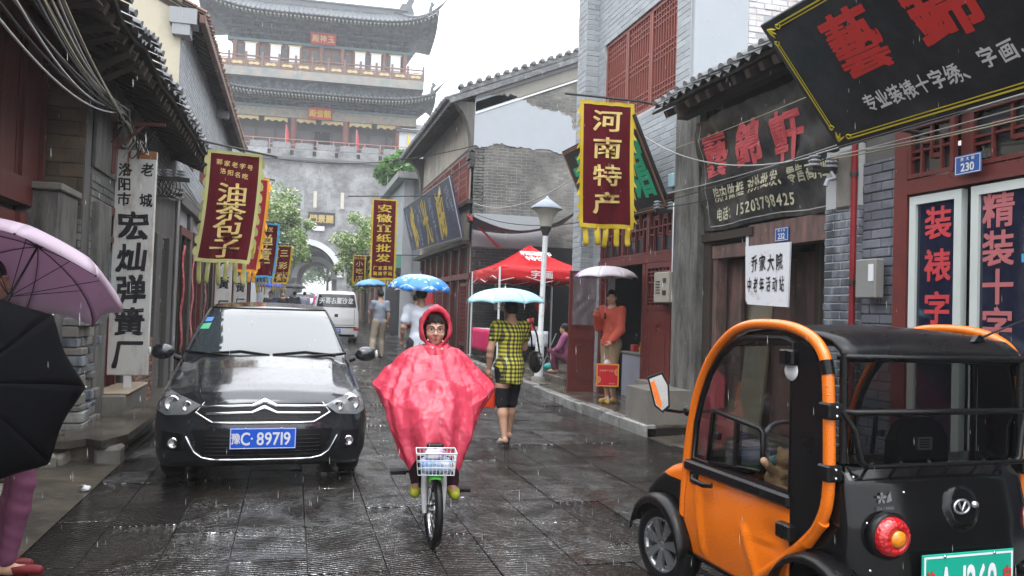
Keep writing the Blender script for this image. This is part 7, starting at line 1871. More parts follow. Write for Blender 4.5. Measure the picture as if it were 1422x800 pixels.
# rear window and cross bars
b = MB(); b.grid([[V((.06+(EW-.12)*i/10, -.07+.01*j+.0*i, .975+.49*j/5)) for j in range(6)] for i in range(11)], True); b.build('rear_window', glD, ev)
for z, y, x0, x1 in ((1.425, -.085, .03, EW-.03), (1.195, -.10, .03, EW-.03)):
    b = MB(); b.tube([(x0, -.03, z+.0), (x0+.03, y, z), (x1-.03, y, z), (x1, -.03, z)], .013, 10); b.build('cross_bar', blackp, ev)
for s_ in (0, 1):
    q = lambda x: x if s_ == 0 else EW-x
    b = MB(); b.tube([(q(.03), -.06, 1.20), (q(.075), -.085, 1.12), (q(.10), -.095, .99), (q(.13), -.10, .965)], .013, 8); b.build('strut', blackp, ev)
    b = MB(); b.tube([(q(.045), -.05, 1.44), (q(.05), -.05, .98)], .018, 8); b.build('window_post', blackp, ev)
    # lamp
    h_ = DR.hit((.19 if s_ == 0 else EW-.035, 0, .695), (0, 1, 0), .0)
    b = MB(); b.lathe([(.095, .0), (.098, -.03), (.085, -.035)], 24, tuple(h_), axis='y'); lp_ = b.build('tail_light', blackp, rb_)
    def redlens():
        m, n, bb = newmat('ribbed red lens'); h = N(n); co = h.coord(); wv = h('ShaderNodeTexVoronoi', i_Scale=70.0); n.links.new(co, wv.inputs['Vector'])
        n.links.new(h.mix(wv.outputs['Distance'], rgb((.75, .012, .015)), rgb((.30, .004, .008))), bb.inputs['Base Color']); bb.inputs['Roughness'].default_value = .12; bb.inputs['Coat Weight'].default_value = 1
        n.links.new(h.bump(wv.outputs['Distance'], .5, .01), bb.inputs['Normal']); return m
    b = MB(); b.lathe([(.084, -.03), (.080, -.05), (.066, -.066), (.04, -.075), (.038, -.06)], 28, tuple(h_), axis='y'); b.build('red_lens', redlens(), lp_)
    b = MB(); b.lathe([(.037, -.06), (.034, -.078), (.02, -.084), (.001, -.086)], 20, tuple(h_), axis='y'); b.build('amber_lens', mk('amber lens', (.80, .25, .01), .12, .4, 40, .3, 60, coat=1), lp_)
def on_rear(x, z, off=.004): return DR.hit((x, 0, z), (0, 1, 0), off)
silver = mk('silver badge', (.55, .56, .58), .25, .1, 4, .02, 20, .8)
b = MB(); c = on_rear(.575, .795, .006); b.tube([c+V((.040*cos(a), 0, .029*sin(a))) for a in [k*2*pi/24 for k in range(24)]], .006, 6, closed=True)
b.tube([c+V((-.02, 0, .022)), c+V((0, 0, -.022)), c+V((.02, 0, .022))], .0065, 6); b.lathe([(.001, -.01), (.014, -.008), (.016, .004)], 14, tuple(c+V((.072, 0, .006))), axis='y'); b.build('oval_badge', silver, rb_)
b = MB(); c = on_rear(.20, .84, .004)
for k in range(5): a = k*2*pi/5+.3; b.prism([(0, 0), (.02*cos(a-.35), .02*sin(a-.35)), (.026*cos(a), .026*sin(a)), (.02*cos(a+.35), .02*sin(a+.35))], tuple(c+V((-.014, 0, 0))), (1, 0, 0), (0, 0, 1), (0, -.003, 0))
for k in range(3): b.prism([(.0, -.02+.004*k), (.028-.006*k, -.012+.012*k), (.02, .008+.009*k), (.004, .006)], tuple(c+V((.012, -.0005*k, 0))), (1, 0, 0), (0, 0, 1), (0, -.003, 0))
latin(b, 'DAYANG', tuple(on_rear(.20, .80, .004)), (1, 0, 0), (0, 0, 1), .014, .03, (0, -1, 0)); b.build('maker_badge', silver, rb_)
tl = flat('teal plate', (.01, .36, .25), .3)
pl_ = plate(ev, (.575, -.19, .475), .49, .28, tl, [('A', -.125, .185, .40), ('1269', .055, .185, .42)], [], wt, dot=-.078)
b = MB(); char(b, '洛', (-.20+.575, -.1935, .50), (1, 0, 0), (0, 0, 1), .05, .10, .02, nz=(0, -1, 0)); char(b, '电', (.205+.575, -.1935, .50), (1, 0, 0), (0, 0, 1), .05, .10, .02, nz=(0, -1, 0)); b.build('red_characters', M['redl'], pl_)
for k, (x, z) in enumerate(((.09, .92), (.115, .74), (.12, .55), (.30, .86))):
    h_ = on_rear(x, z, .0)
    if h_: b = MB(); b.ball(tuple(h_), .007, 8, 5); b.build('rivet', chrome, rb_)
b = MB(); b.tube([(.155, -.15, .9), (.17, -.16, .86), (.18, -.165, .80)], .012, 8); b.build('tailgate_hinge', chrome, rb_) if False else None
# mirror
b = MB(); b.tube([(-.0, 1.07, 1.05), (-.07, 1.07, 1.045), (-.17, 1.05, 1.06)], .010, 8); b.ball((-.015, 1.07, 1.05), .03, 10, 8); b.build('mirror_arm', blackp, ev)
b = MB(); b.M = Matrix.Translation((-.225, 1.02, 1.155)) @ Matrix.Rotation(radians(-25), 4, 'Z') @ Matrix.Rotation(radians(-8), 4, 'Y')
b.prism([(-.05, .09), (.03, .11), (.06, .04), (.05, -.08), (.01, -.11), (-.03, -.07)], (0, 0, 0), (1, 0, 0), (0, 0, 1), (0, .035, 0)); mr = b.build('door_mirror', blackp, ev)
c = MB(); c.M = b.M; c.prism([(-.04, .08), (.026, .098), (.05, .036), (.042, -.07), (.008, -.095), (-.022, -.062)], (0, -.003, 0), (1, 0, 0), (0, 0, 1), (0, .002, 0)); c.build('mirror_glass', mk('mirror glass', (.75, .75, .75), .04, .05, 2, 0, 10, 1.0, rvar=.02), mr)
c = MB(); c.M = b.M; c.prism([(-.038, .06), (-.015, .07), (.012, -.06), (.0, -.085), (-.02, -.055)], (0, -.0055, 0), (1, 0, 0), (0, 0, 1), (0, .002, 0)); c.build('orange_stripe', orange, mr)
# antenna
b = MB(); b.prism([(-.05, 0), (.05, 0), (.012, .03), (-.01, .03)], (.83, .0, 1.50), (.9, .2, 0), (0, 0, 1), (-.004, .02, 0)); b.tube([(.84, .0, 1.52), (1.07, -.05, 1.62)], [.006, .0025], 8); b.build('antenna', blackp, ev)
# interior
def rb3(nm, mat_, *a, r=.03, par=ev):
    b = MB(); b.rbox(*a, r); return b.build(nm, mat_, par)
seatm = mk('black vinyl seat', (.02, .019, .02), .4, .3, 4, .1, 20)
rb3('rear_seat', seatm, .15, EW-.15, .12, .45, .5, .62); rb3('rear_seat_back', seatm, .14, EW-.14, .06, .14, .6, .93)
b = MB(); b.lathe([(.001, 0), (.10, 0), (.16, .02)], 6) if False else None
b.prism([(-.15, 0), (-.145, .1), (-.11, .17), (-.05, .205), (.05, .205), (.11, .17), (.145, .1), (.15, 0)], (.53, .02, .95), (1, 0, 0), (0, 0, 1), (0, .06, 0)); b.build('headrest', seatm, ev)
b = MB(); b.box(.50, .58, .012, .0195, 1.01, 1.065); hl_ = b.build('seat_label', mk('grey label', (.30, .31, .32), .5), ev); b = MB(); [b.box(.51, .565, .0105, .0119, 1.02+.011*k, 1.025+.011*k) for k in range(4)]; b.build('label_print', M['black'], hl_)
rb3('front_seat', seatm, .33, .75, .45, .8, .48, .58); rb3('front_seat_back', seatm, .36, .72, .42, .50, .58, .86)
rb3('dashboard', seatm, .05, EW-.05, .98, 1.1, .7, .84)
b = MB(); c = V((.5, .86, .86)); b.tube([c+V((.17*cos(a), .10*sin(a)*.8, .14*sin(a))) for a in [k*2*pi/24 for k in range(24)]], .013, 8, closed=True); b.bar(c+V((-.16, 0, 0)), c+V((.16, 0, 0)), .03, .015); b.tube([c, c+V((0, .12, -.1))], .02, 8); b.build('steering_wheel', mk('grey grip', (.16, .14, .18), .35), ev)
b = MB(); b.tube([(EW-.1, .95, .85), (EW-.12, .6, .9), (EW-.1, .3, 1.4)], .012, 6); b.build('side_tube', orange, ev) if False else None
# plush toys on the front seat
ty = thing('plush_toy', 'tan plush toy lying behind the lower side window of the microcar', 'toy', (2.26, 3.32, .72), 0)
tan = mk('tan plush', (.42, .26, .15), .9, .2, 10, .4, 60)
Bd = Body(.02); Bd.ell((0, 0, .06), (.075, .06, .065)).ell((.02, -.02, .16), (.05, .045, .045)).cap((-.05, -.03, .10), (-.12, -.05, .16), .022, .018).cap((.05, -.02, .10), (.11, -.04, .17), .022, .018).cap((-.03, -.05, .02), (-.05, -.13, .03), .028, .024).cap((.04, -.05, .02), (.06, -.13, .03), .028, .024)
Bd.ell((-.015, -.02, .205), (.016, .01, .018)).ell((.055, -.02, .205), (.016, .01, .018)); Bd.build('plush_body', tan, ty, .008)
b = MB(); b.grid([[(.06*cos(a)*1.05+.015, .055*sin(a)*1.05-.01, .115-.02*j+.008*sin(3*a)) for j in range(3)] for a in [k*2*pi/16 for k in range(17)]], True); b.build('scarf', mk('patterned scarf', (.35, .25, .12), .8, .8, 30), ty, solid=.008)
b = MB(); b.M = Matrix.Translation((2.28, 3.36, .86)); b.ball((0, 0, 0), .04, 10, 8, (1.4, 1, .8)); props(b.build('sunglasses_case', flat('teal case', (.03, .16, .20), .2)), 'small dark teal case on the microcar seat beside the plush toy', 'case')
# ---------------------------------------------------------------- people
skin = mk('skin', (.50, .29, .20), .45, .08, 8, .05, 60, rvar=.05); skin.node_tree.nodes['Principled BSDF'].inputs['Subsurface Weight'].default_value = .08
hairm = mk('black hair', (.012, .010, .010), .42, .3, 20, .5, 90, stretch=(6, 6, 1))
def joints(s=1.0, **k):
    J = dict(pelvis=(0, 0, .93), waist=(0, .0, 1.08), chest=(0, 0, 1.27), neck=(0, -.01, 1.43), head=(0, .02, 1.585),
             shl=(-.175, 0, 1.385), shr=(.175, 0, 1.385), ell=(-.22, -.02, 1.10), elr=(.22, -.02, 1.10), wrl=(-.23, .05, .87), wrr=(.23, .05, .87),
             hipl=(-.085, 0, .90), hipr=(.085, 0, .90), knl=(-.10, .03, .49), knr=(.10, .03, .49), anl=(-.10, -.02, .085), anr=(.10, -.02, .085),
             tol=(-.11, .13, .035), tor=(.11, .13, .035), hl=(0, .02, -1), hr=(0, .02, -1), face=(0, 1, 0))
    J.update(k); return {a: (V(b)*(1 if a in ('hl', 'hr', 'face') else s)) for a, b in J.items()}
def hand(B, w, d, s, side, curl=.5, grip=False):
    """palm and five fingers from the wrist w along d"""
    d = V(d).normalized(); a = V((0, 1, 0)) if abs(d.y) < .8 else V((0, 0, 1)); n = (V((side, 0, 0))-d*V((side, 0, 0)).dot(d)).normalized()   # back of the hand faces outward
    t = d.cross(n).normalized()
    if t.y < 0: t = -t
    p = w+d*.045*s; B.ell(p, (.030*s, .038*s, .045*s) if abs(d.z) > .6 else (.036*s, .036*s, .034*s), .012)
    L = (.072, .080, .075, .058)
    for i in range(4):
        o = w+d*.075*s+t*((1.5-i)*.019*s); c = curl*(1.0+.12*i); l = L[i]*s
        p1 = o+d*l*.45*cos(c*.5)-n*l*.45*sin(c*.5); p2 = p1+d*l*.33*cos(c*1.3)-n*l*.33*sin(c*1.3); p3 = p2+d*l*.28*cos(c*2.2)-n*l*.28*sin(c*2.2)
        B.chain([o-d*.02*s, o, p1, p2, p3], [.0095*s]*3+[.0085*s, .007*s], .004)
    o = w+d*.025*s+t*.026*s; p1 = o+(t*.7+d*.6-n*.3).normalized()*.034*s; p2 = p1+(t*.25+d*.9-n*.5).normalized()*.03*s; B.chain([o, p1, p2], [.013*s, .010*s, .008*s], .006)
def headrot(face): 
    f = V(face).normalized(); x = f.cross(V((0, 0, 1))).normalized(); u = x.cross(f); return Matrix(((x.x, f.x, u.x), (x.y, f.y, u.y), (x.z, f.z, u.z)))
def body(J, s=1.0, res=.012, sex=0, hs=1.0, k=.03):
    """the continuous skin; sex 1 = woman"""
    B = Body(k)
    w = .92 if sex else 1.0
    B.ell(J['pelvis'], (.15*s, .10*s, .11*s), .06).ell(J['waist'], (.125*s*w, .088*s, .12*s), .06).ell(J['chest'], (.155*s*w, .105*s, .16*s), .06)
    B.cap(J['waist'], J['chest'], .10*s, .105*s, .05); B.cap(J['shl'], J['shr'], .055*s, None, .05)
    B.chain([J['chest']+V((0, -.01, .08))*s, J['neck'], J['head']+V((0, -.015, -.05))*s], [.07*s, .052*s, .05*s], .04)
    for q in 'lr':
        B.chain([J['sh'+q], J['sh'+q].lerp(J['el'+q], .5), J['el'+q], J['el'+q].lerp(J['wr'+q], .35), J['wr'+q]], [.053*s, .046*s, .038*s, .039*s, .025*s], .02)
        d = J['h'+q] if J['h'+q].length < 5 and J['h'+q].z != -1 else (J['wr'+q]-J['el'+q])
        if res < .016: hand(B, J['wr'+q], d, s, -1 if q == 'l' else 1, .75)
        else: B.ell(J['wr'+q]+V(d).normalized()*.07*s, (.035*s,)*3, .02)
        B.chain([J['hip'+q], J['hip'+q].lerp(J['kn'+q], .5), J['kn'+q], J['kn'+q].lerp(J['an'+q], .33), J['an'+q]], [.088*s, .075*s, .053*s, .056*s, .034*s], .03)
        B.chain([J['an'+q]+V((0, -.03, -.04))*s, J['an'+q]+V((0, .02, -.045))*s, J['to'+q]], [.035*s, .034*s, .028*s], .02)
    # head
    s = s*hs
    R_ = headrot(J['face']); M3 = [[R_[i][j] for j in range(3)] for i in range(3)]; h = J['head']
    def L(x, y, z): return h+R_ @ V((x*s, y*s, z*s))
    B.ell(L(0, -.012, .02), (.074*s, .092*s, .094*s), .02, M3).ell(L(0, .022, -.035), (.060*s, .066*s, .072*s), .025, M3).ell(L(0, .055, -.088), (.026*s, .022*s, .020*s), .02, M3)
    if res < .011:
        B.cap(L(0, .086, .012), L(0, .103, -.026), .008*s, .012*s, .012).ell(L(-.012, .094, -.030), (.008*s,)*3, .006).ell(L(.012, .094, -.030), (.008*s,)*3, .006)
        for x in (-1, 1):
            B.sub(L(x*.030, .096, .008), (.020*s, .016*s, .013*s), .012); B.ell(L(x*.030, .070, .006), (.016*s, .014*s, .011*s), .006, M3)
            B.ell(L(x*.036, .064, -.03), (.026*s, .022*s, .022*s), .02, M3); B.cap(L(x*.014, .088, .026), L(x*.048, .074, .028), .007*s, .006*s, .012)
            B.ell(L(x*.076, -.005, -.01), (.009*s, .020*s, .031*s), .006, M3)
        B.cap(L(-.018, .081, -.058), L(.018, .081, -.058), .007*s, None, .006).cap(L(-.014, .081, -.067), L(.014, .081, -.067), .0075*s, None, .006); B.sub(L(0, .100, -.062), (.026*s, .010*s, .002*s), .004)
    else:
        B.ell(L(0, .09, -.02), (.013*s, .018*s, .02*s), .015, M3)
        for x in (-1, 1): B.ell(L(x*.076, -.005, -.01), (.010*s, .020*s, .031*s), .006, M3)
    return B, L, M3
def facial(t, L, R3, s, glasses=False, lips=(.42, .12, .11)):
    def X(v): return V((R3[0][0]*v[0]+R3[0][1]*v[1]+R3[0][2]*v[2], R3[1][0]*v[0]+R3[1][1]*v[1]+R3[1][2]*v[2], R3[2][0]*v[0]+R3[2][1]*v[1]+R3[2][2]*v[2]))
    wh, dk, lp_, br = MB(), MB(), MB(), MB()
    for x in (-1, 1):
        c = L(x*.030, .085, .005)
        wh.grid([[L(x*.030+.015*cos(a)*r, .0855+.001*(1-r), .004+.0055*sin(a)*r) for r in (0.01, 1)] for a in [k*2*pi/14 for k in range(15)]], True)
        dk.grid([[L(x*.030+.006*cos(a)*r, .0872, .004+.0055*sin(a)*r) for r in (0.01, 1)] for a in [k*2*pi/12 for k in range(13)]], True)
        dk.tube([L(x*.030-.017, .084, .004), L(x*.030-.006, .088, .0105), L(x*.030+.006, .088, .0105), L(x*.030+.017, .083, .004)], .0016*s, 5)
        br.tube([L(x*.013, .0915, .024), L(x*.03, .089, .030), L(x*.05, .076, .026)], [.003*s, .0036*s, .0015*s], 6)
    lp_.tube([L(-.021, .083, -.061), L(-.008, .0895, -.0575), L(0, .0895, -.059), L(.008, .0895, -.0575), L(.021, .083, -.061)], [.0015*s, .004*s, .0038*s, .004*s, .0015*s], 6)
    lp_.tube([L(-.017, .084, -.064), L(0, .0895, -.068), L(.017, .084, -.064)], [.0015*s, .005*s, .0015*s], 6)
    wh.build('eyes', flat('eye white', (.62, .60, .57), .3), t); dk.build('pupils', flat('dark iris', (.02, .012, .01), .2), t); br.build('eyebrows', hairm, t); lp_.build('lips', flat('lips', lips, .45), t)
    if glasses:
        g = MB()
        for x in (-1, 1):
            g.tube([L(x*.031+.024*cos(a), .101-.004*abs(cos(a)), .002+.016*sin(a)) for a in [k*2*pi/20 for k in range(20)]], .0016*s, 6, closed=True)
            g.tube([L(x*.055, .097, .006), L(x*.072, .06, .006), L(x*.079, .0, .0)], .0015*s, 5)
        g.tube([L(-.008, .101, .006), L(0, .103, .009), L(.008, .101, .006)], .0016*s, 5); g.build('glasses', M['iron'], t)
def hair(t, L, M3, s, style='short', res=.009):
    H = Body(.015)
    H.ell(L(0, -.020, .032), (.084*s, .097*s, .098*s), .02, M3)
    if style == 'bob':
        for x in (-1, 1):
            H.cap(L(x*.075, .015, .04), L(x*.080, .018, -.045), .020*s, .014*s); H.cap(L(x*.07, -.04, .02), L(x*.065, -.05, -.08), .03*s, .022*s)
        for k in range(6): x0 = -.062+.020*k; H.cap(L(x0*.6+.02, .055, .098), L(x0, .088-abs(x0)*.3, .052-.005*(k % 2)-.25*max(0, abs(x0+.01)-.03)), .016*s, .006*s, .010)
        H.cap(L(.02, .06, .095), L(.066, .062, .03), .014*s, .006*s)
    if style == 'bun': H.ell(L(0, -.11, .0), (.04*s,)*3, .02); H.cap(L(0, -.06, -.03), L(0, -.10, -.02), .04*s, .03*s)
    if style == 'nape': H.ell(L(0, -.06, -.03), (.062*s, .04*s, .06*s), .03, M3)
    if style == 'long': H.cap(L(0, -.06, 0), L(0, -.08, -.17), .065*s, .05*s)
    f = np.array(M3); h0 = np.array(L(0, 0, 0))
    if style != 'none':
        def face_cut(X, Y, Z):
            dx, dy, dz = X-h0[0], Y-h0[1], Z-h0[2]
            y_ = f[0][1]*dx+f[1][1]*dy+f[2][1]*dz; z_ = f[0][2]*dx+f[1][2]*dy+f[2][2]*dz; x_ = f[0][0]*dx+f[1][0]*dy+f[2][0]*dz
            lim = .045 if style != 'bob' else .032
            return -np.sqrt((x_/.066)**2*1.0+((y_-.125*s)/.09)**2+((z_+.03*s)/.078)**2)*.05+.05
        H.cut(face_cut)
        if style in ('short', 'nape'):
            H.cut(lambda X, Y, Z: -((f[0][2]*(X-h0[0])+f[1][2]*(Y-h0[1])+f[2][2]*(Z-h0[2]))+.055*s-0*(f[0][1]*(X-h0[0]))))
    H.build('hair', hairm, t, res)
def shirt(t, J, s, mat_, sleeve=.5, hem=-.05, name='shirt', g=.018, res=.012, flare=0, wr=.003, collar=True, full=False):
    B = Body(.03)
    B.ell(J['waist'], ((.135+flare*.3)*s, (.10+flare*.2)*s, .13*s), .07).ell(J['chest'], (.165*s, .118*s, .165*s), .06).cap(J['waist'], J['chest'], .112*s, .118*s, .05)
    B.cap(J['shl'], J['shr'], .062*s, None, .05); B.ell(J['pelvis']+V((0, 0, .0)), ((.160+flare)*s, (.115+flare)*s, .14*s), .06)
    if flare: B.cap(J['pelvis'], J['pelvis']+V((0, 0, hem)), (.13+flare)*s, (.14+flare)*s, .04)
    for q in 'lr':
        a, b, c = J['sh'+q], J['el'+q], J['wr'+q]; l = sleeve*2
        B.cap(a, a.lerp(b, min(1, l)), (.053+g)*s, (.045+g)*s, .03)
        if l > 1: B.cap(b, b.lerp(c, l-1), (.042+g)*s, (.030+g)*s, .02)
    hz = J['pelvis'].z+hem; nz_ = J['neck'].z-.02*s
    B.cut(lambda X, Y, Z: hz-Z+0*X+.006*np.sin(30*X+20*Y))
    if collar: nk = J['neck']; B.cut(lambda X, Y, Z: -(np.sqrt((X-nk.x)**2+(Y-nk.y-.02)**2+((Z-nz_-.035)*1.2)**2)-.066*s))
    return B.build(name, mat_, t, res, wrinkle=wr)
def trousers(t, J, s, mat_, length=1.0, g=.016, res=.012, name='trousers', wr=.003, wf=30):
    B = Body(.03); B.ell(J['pelvis'], (.157*s, .112*s, .105*s), .05)
    for q in 'lr':
        a, b, c = J['hip'+q], J['kn'+q], J['an'+q]; l = length*2
        B.cap(a, a.lerp(b, min(1, l)), (.088+g)*s, (.055+g+(.02 if l < 1 else 0))*s, .03)
        if l > 1: B.chain([b, b.lerp(c, .35*min(1, l-1)), b.lerp(c, l-1)], [(.056+g)*s, (.058+g)*s, (.040+g)*s], .02)
    return B.build(name, mat_, t, res, wrinkle=wr, wf=wf)
def shoes(t, J, s, mat_, heel=0, res=.009, g=.008, name='shoe'):
    for q in 'lr':
        B = Body(.02); a = J['an'+q]; to = J['to'+q]
        B.chain([a+V((0, 0, -.05))*s+(a-to).normalized()*.03*s, a.lerp(to, .45)+V((0, 0, -.03+.01))*s, to], [(.033+g)*s, (.034+g)*s, (.028+g)*s], .02)
        cz = a.z-.03*s; B.cut(lambda X, Y, Z, cz=cz, a=a, to=to: (Z-cz)+0*X)
        o = B.build(name, mat_, t, res)
        if heel:
            b = MB(); h0 = a+V((0, 0, -.055))*s+(a-to).normalized()*.035*s; b.tube([h0, (h0.x, h0.y-.005, max(0, J['floor']) if 'floor' in J else h0.z-heel)], [.014, .006], 8); b.build('heel', blackp, o)
def umbrella(name, label, tip, axis, r, mats, ribs=8, depth=.22, shaft=.75, handle=True, group=None, panelmats=None, ribc=None, sag_=.06, rot=0, fold=None, inner=False):
    """tip = top of the canopy, axis points from handle to tip"""
    a = V(axis).normalized(); q = V((0, 0, 1)).rotation_difference(a)
    t = thing(name, label, 'umbrella', (0, 0, 0), 0, group); t.rotation_mode = 'QUATERNION'
    t.location = tip; t.rotation_quaternion = q
    b = MB(); nr = 8; ns = 8; P = []
    for i in range(ribs*ns+1):
        th0 = rot+2*pi*i/(ribs*ns); k = (i % ns)/ns; sc_ = sin(pi*k); row_ = []
        for j in range(nr+1):
            u = j/nr; rr_ = r*sin(u*pi/2*.92)/sin(pi/2*.92); z = -depth*(1-cos(u*pi/2*.92))/(1-cos(pi/2*.92))
            chord = 1-(1-cos(pi/ribs))*sin(pi*k)*.85-sag_*sc_*u**3
            if fold is not None and abs(((th0-fold+pi) % (2*pi))-pi) < .4 and u > .7: z += .10*(u-.7)*(1-abs(((th0-fold+pi) % (2*pi))-pi)/.4)*2
            row_.append(V((rr_*chord*cos(th0), rr_*chord*sin(th0), z+.02*sc_*u**2)))
        P.append(row_)
    for p_ in range(ribs):
        b.mi = (p_ % len(mats)) if panelmats is None else panelmats[p_]
        b.grid(P[p_*ns:(p_+1)*ns+1], True)
    c = b.build('canopy', mats, t, solid=.0025)
    rc = ribc or M['metal_gr']
    for p_ in range(ribs):
        th0 = rot+2*pi*p_/ribs; b = MB(); pts = [P[p_*ns][j]+V((0, 0, -.006)) for j in range(nr+1)]; b.tube(pts, .0028, 5); b.tube([(0, 0, -depth*1.6), P[p_*ns][4]+V((0, 0, -.01))], .0024, 5)
        b.build('rib', rc, t)
        b = MB(); b.ball(tuple(P[p_*ns][nr]), .007, 6, 4); b.build('rib_tip', rc, t)
    b = MB(); b.tube([(0, 0, .05), (0, 0, -shaft)], .006, 8); b.lathe([(.001, .06), (.005, .03), (.009, 0), (.02, -.004)], 8); b.lathe([(.012, -depth*1.6-.02), (.012, -depth*1.6+.02)], 8); b.build('shaft', rc, t)
    if handle: b = MB(); b.lathe([(.008, -shaft+.0), (.014, -shaft-.01), (.014, -shaft-.09), (.008, -shaft-.1)], 10); b.build('handle', blackp, t)
    return t
def place_rot(t, loc, rz): t.location = loc; t.rotation_euler = (0, 0, rz)
def cloth_mat(name, c, rough=.75, **k): k.setdefault('spec', .12); return mk(name, c, rough, .12, 4, .12, 120, **k)

# ---- rider in the pink raincoat on the small e-bike
BK = (.93, 5.12, 0); BR = pi-.13
bike = thing('electric_bicycle', 'small white electric bicycle with green front fender and wire basket under the pink raincoat', 'bicycle', BK, BR)
wm = mk('white bike paint', (.60, .61, .62), .3, .05, 3, .02, 30, coat=.4)
def bwheel(y, nm, steer=0):
    b = MB(); n_ = 40
    prof_ = [(.19, -.018), (.205, -.026), (.235, -.022), (.245, 0), (.235, .022), (.205, .026), (.19, .018)]
    b.lathe(prof_, n_, axis='x'); b.M = None
    t_ = b.build(nm, rubber, bike, loc=(0, y, .245)); t_.rotation_euler = (0, 0, steer)
    b = MB(); b.lathe([(.195, -.016), (.178, -.018), (.172, 0), (.178, .018), (.195, .016)], n_, axis='x'); b.build('rim', chrome, t_)
    b = MB(); b.lathe([(.03, -.045), (.03, .045)], 12, axis='x'); b.lathe([(.055, -.012), (.055, .012)], 20, axis='x')
    for k in range(12):
        a = 2*pi*k/12; b.tube([(.02*(-1)**k, .03*cos(a), .03*sin(a)), (0, .178*cos(a+.25), .178*sin(a+.25))], .0018, 4)
    b.build('spokes', chrome, t_); return t_
bwheel(0, 'front_wheel', .13); bwheel(-1.02, 'rear_wheel')
for s_ in (-1, 1):
    b = MB(); b.tube([(s_*.055, .0, .22), (s_*.062, -.02, .36), (s_*.058, -.04, .50), (s_*.03, -.07, .58)], [.016, .022, .024, .02], 10); b.build('fork_leg', wm, bike)
b = MB(); P = [[V((x_*(1-.1*abs(q_-.5)), .0+.272*cos(a), .245+.272*sin(a)+.012*(1-(x_/.045)**2))) for x_ in (-.045, -.025, 0, .025, .045)] for q_, a in [(k/12, radians(52+k*8)) for k in range(13)]]
b.grid(P, True); b.build('front_fender', mk('green fender', (.06, .50, .03), .25, .1, 3, .02, 30, coat=.5), bike, solid=.004)
b = MB(); P = [[V((x_, -.02+.29*cos(a), .245+.285*sin(a))) for x_ in (-.075, -.05, .05, .075)] for a in [radians(60+k*6) for k in range(9)]]; 
b.tube([(-.062, -.01, .40), (-.05, -.02, .52), (0, -.02, .565), (.05, -.02, .52), (.062, -.01, .40)], .018, 10); b.build('fork_crown', wm, bike)
b = MB(); b.tube([(0, -.07, .5), (0, -.16, .82)], .02, 10); b.tube([(0, -.1, .56), (0, -.55, .40), (0, -.8, .42), (0, -1.02, .25)], .024, 10); b.tube([(0, -.72, .40), (0, -.80, .74)], .016, 8); b.build('frame', M['iron'], bike)
b = MB(); b.rbox(-.09, .09, -.62, -.30, .28, .42, .03); b.build('battery_case', blackp, bike)
b = MB(); b.tube([(-.28, -.46, .86), (-.16, -.30, .86), (0, -.20, .82), (.16, -.30, .86), (.28, -.46, .86)], .012, 8); b.build('handlebar', M['iron'], bike)
for s_ in (-1, 1):
    b = MB(); b.tube([(s_*.28, -.46, .86), (s_*.20, -.35, .86)], .018, 10); b.build('grip', blackp, bike)
    b = MB(); z = .40 if s_ > 0 else .25; y_ = -.42 if s_ > 0 else -.55
    b.tube([(s_*.09, -.48, .32), (s_*.11, y_, z), (s_*.19, y_, z)], .010, 8); b.rbox(min(s_*.175, s_*.285), max(s_*.175, s_*.285), y_-.05, y_+.05, z-.014, z+.014, .006); b.build('pedal', blackp, bike)
    b = MB(); b.rbox(s_*.06-.02*(s_ > 0)*0-.01, s_*.06+.03, -.14, -.08, .50, .60, .008); b.build('fork_bolt', M['iron'], bike)
b = MB(); b.lathe([(.001, .02), (.04, .015), (.045, -.02), (.03, -.04)], 14, (0, .02, .60), axis='y'); b.rbox(-.055, .055, -.08, -.02, .54, .66, .01); b.build('lamp_bracket', blackp, bike)
b = MB(); b.prism([(-.12, -.12), (.12, -.12), (.09, .06), (.02, .18), (-.02, .18), (-.09, .06)], (0, -.78, .74), (1, 0, 0), (0, 1, 0), (0, 0, .05)); b.build('saddle', blackp, bike)
# basket
bk = MB(); bw_, bd_, z0, z1 = .125, .10, .505, .64
for z in (z0, z0+.045, z0+.09, z1):
    e = .9+.1*(z-z0)/(z1-z0); bk.tube([(-bw_*e, .12+bd_*e, z), (bw_*e, .12+bd_*e, z), (bw_*e, .12-bd_*e, z), (-bw_*e, .12-bd_*e, z)], .0032 if z < z1 else .005, 5, closed=True)
for k in range(11):
    x = -bw_+2*bw_*k/10
    for y_ in (bd_, -bd_): bk.tube([(x*.9, .12+y_*.9, z0), (x, .12+y_, z1)], .0024, 4)
    bk.tube([(x*.9, .12-bd_*.9, z0), (x*.9, .12+bd_*.9, z0)], .0024, 4)
for k in range(7):
    y_ = -bd_+2*bd_*k/6
    for x in (bw_, -bw_): bk.tube([(x*.9, .12+y_*.9, z0), (x, .12+y_, z1)], .0024, 4)
bk.build('basket', M['white'], bike)
b = MB(); b.rbox(-.10, .10, .04, .20, z0+.006, z0+.085, .02)
def bw2(x, y, z): return Matrix.Translation(BK) @ Matrix.Rotation(BR, 4, 'Z') @ V((x, y, z))
pk = thing('blue_parcel', 'blue and white wrapped parcel inside the bicycle basket', 'parcel', BK, BR); b.build('wrap', mk('blue packaging', (.05, .22, .52), .3, .5, 14, .3, 30, dirt=((.6, .62, .65), 12, .4)), pk)
b = MB(); b.rbox(-.06, .07, .05, .18, z0+.085, z0+.14, .015); b.build('purple_wrap', mk('purple white packaging', (.20, .10, .28), .4, .4, 20, .2, 40, dirt=((.6, .6, .65), 15, .5)), pk)

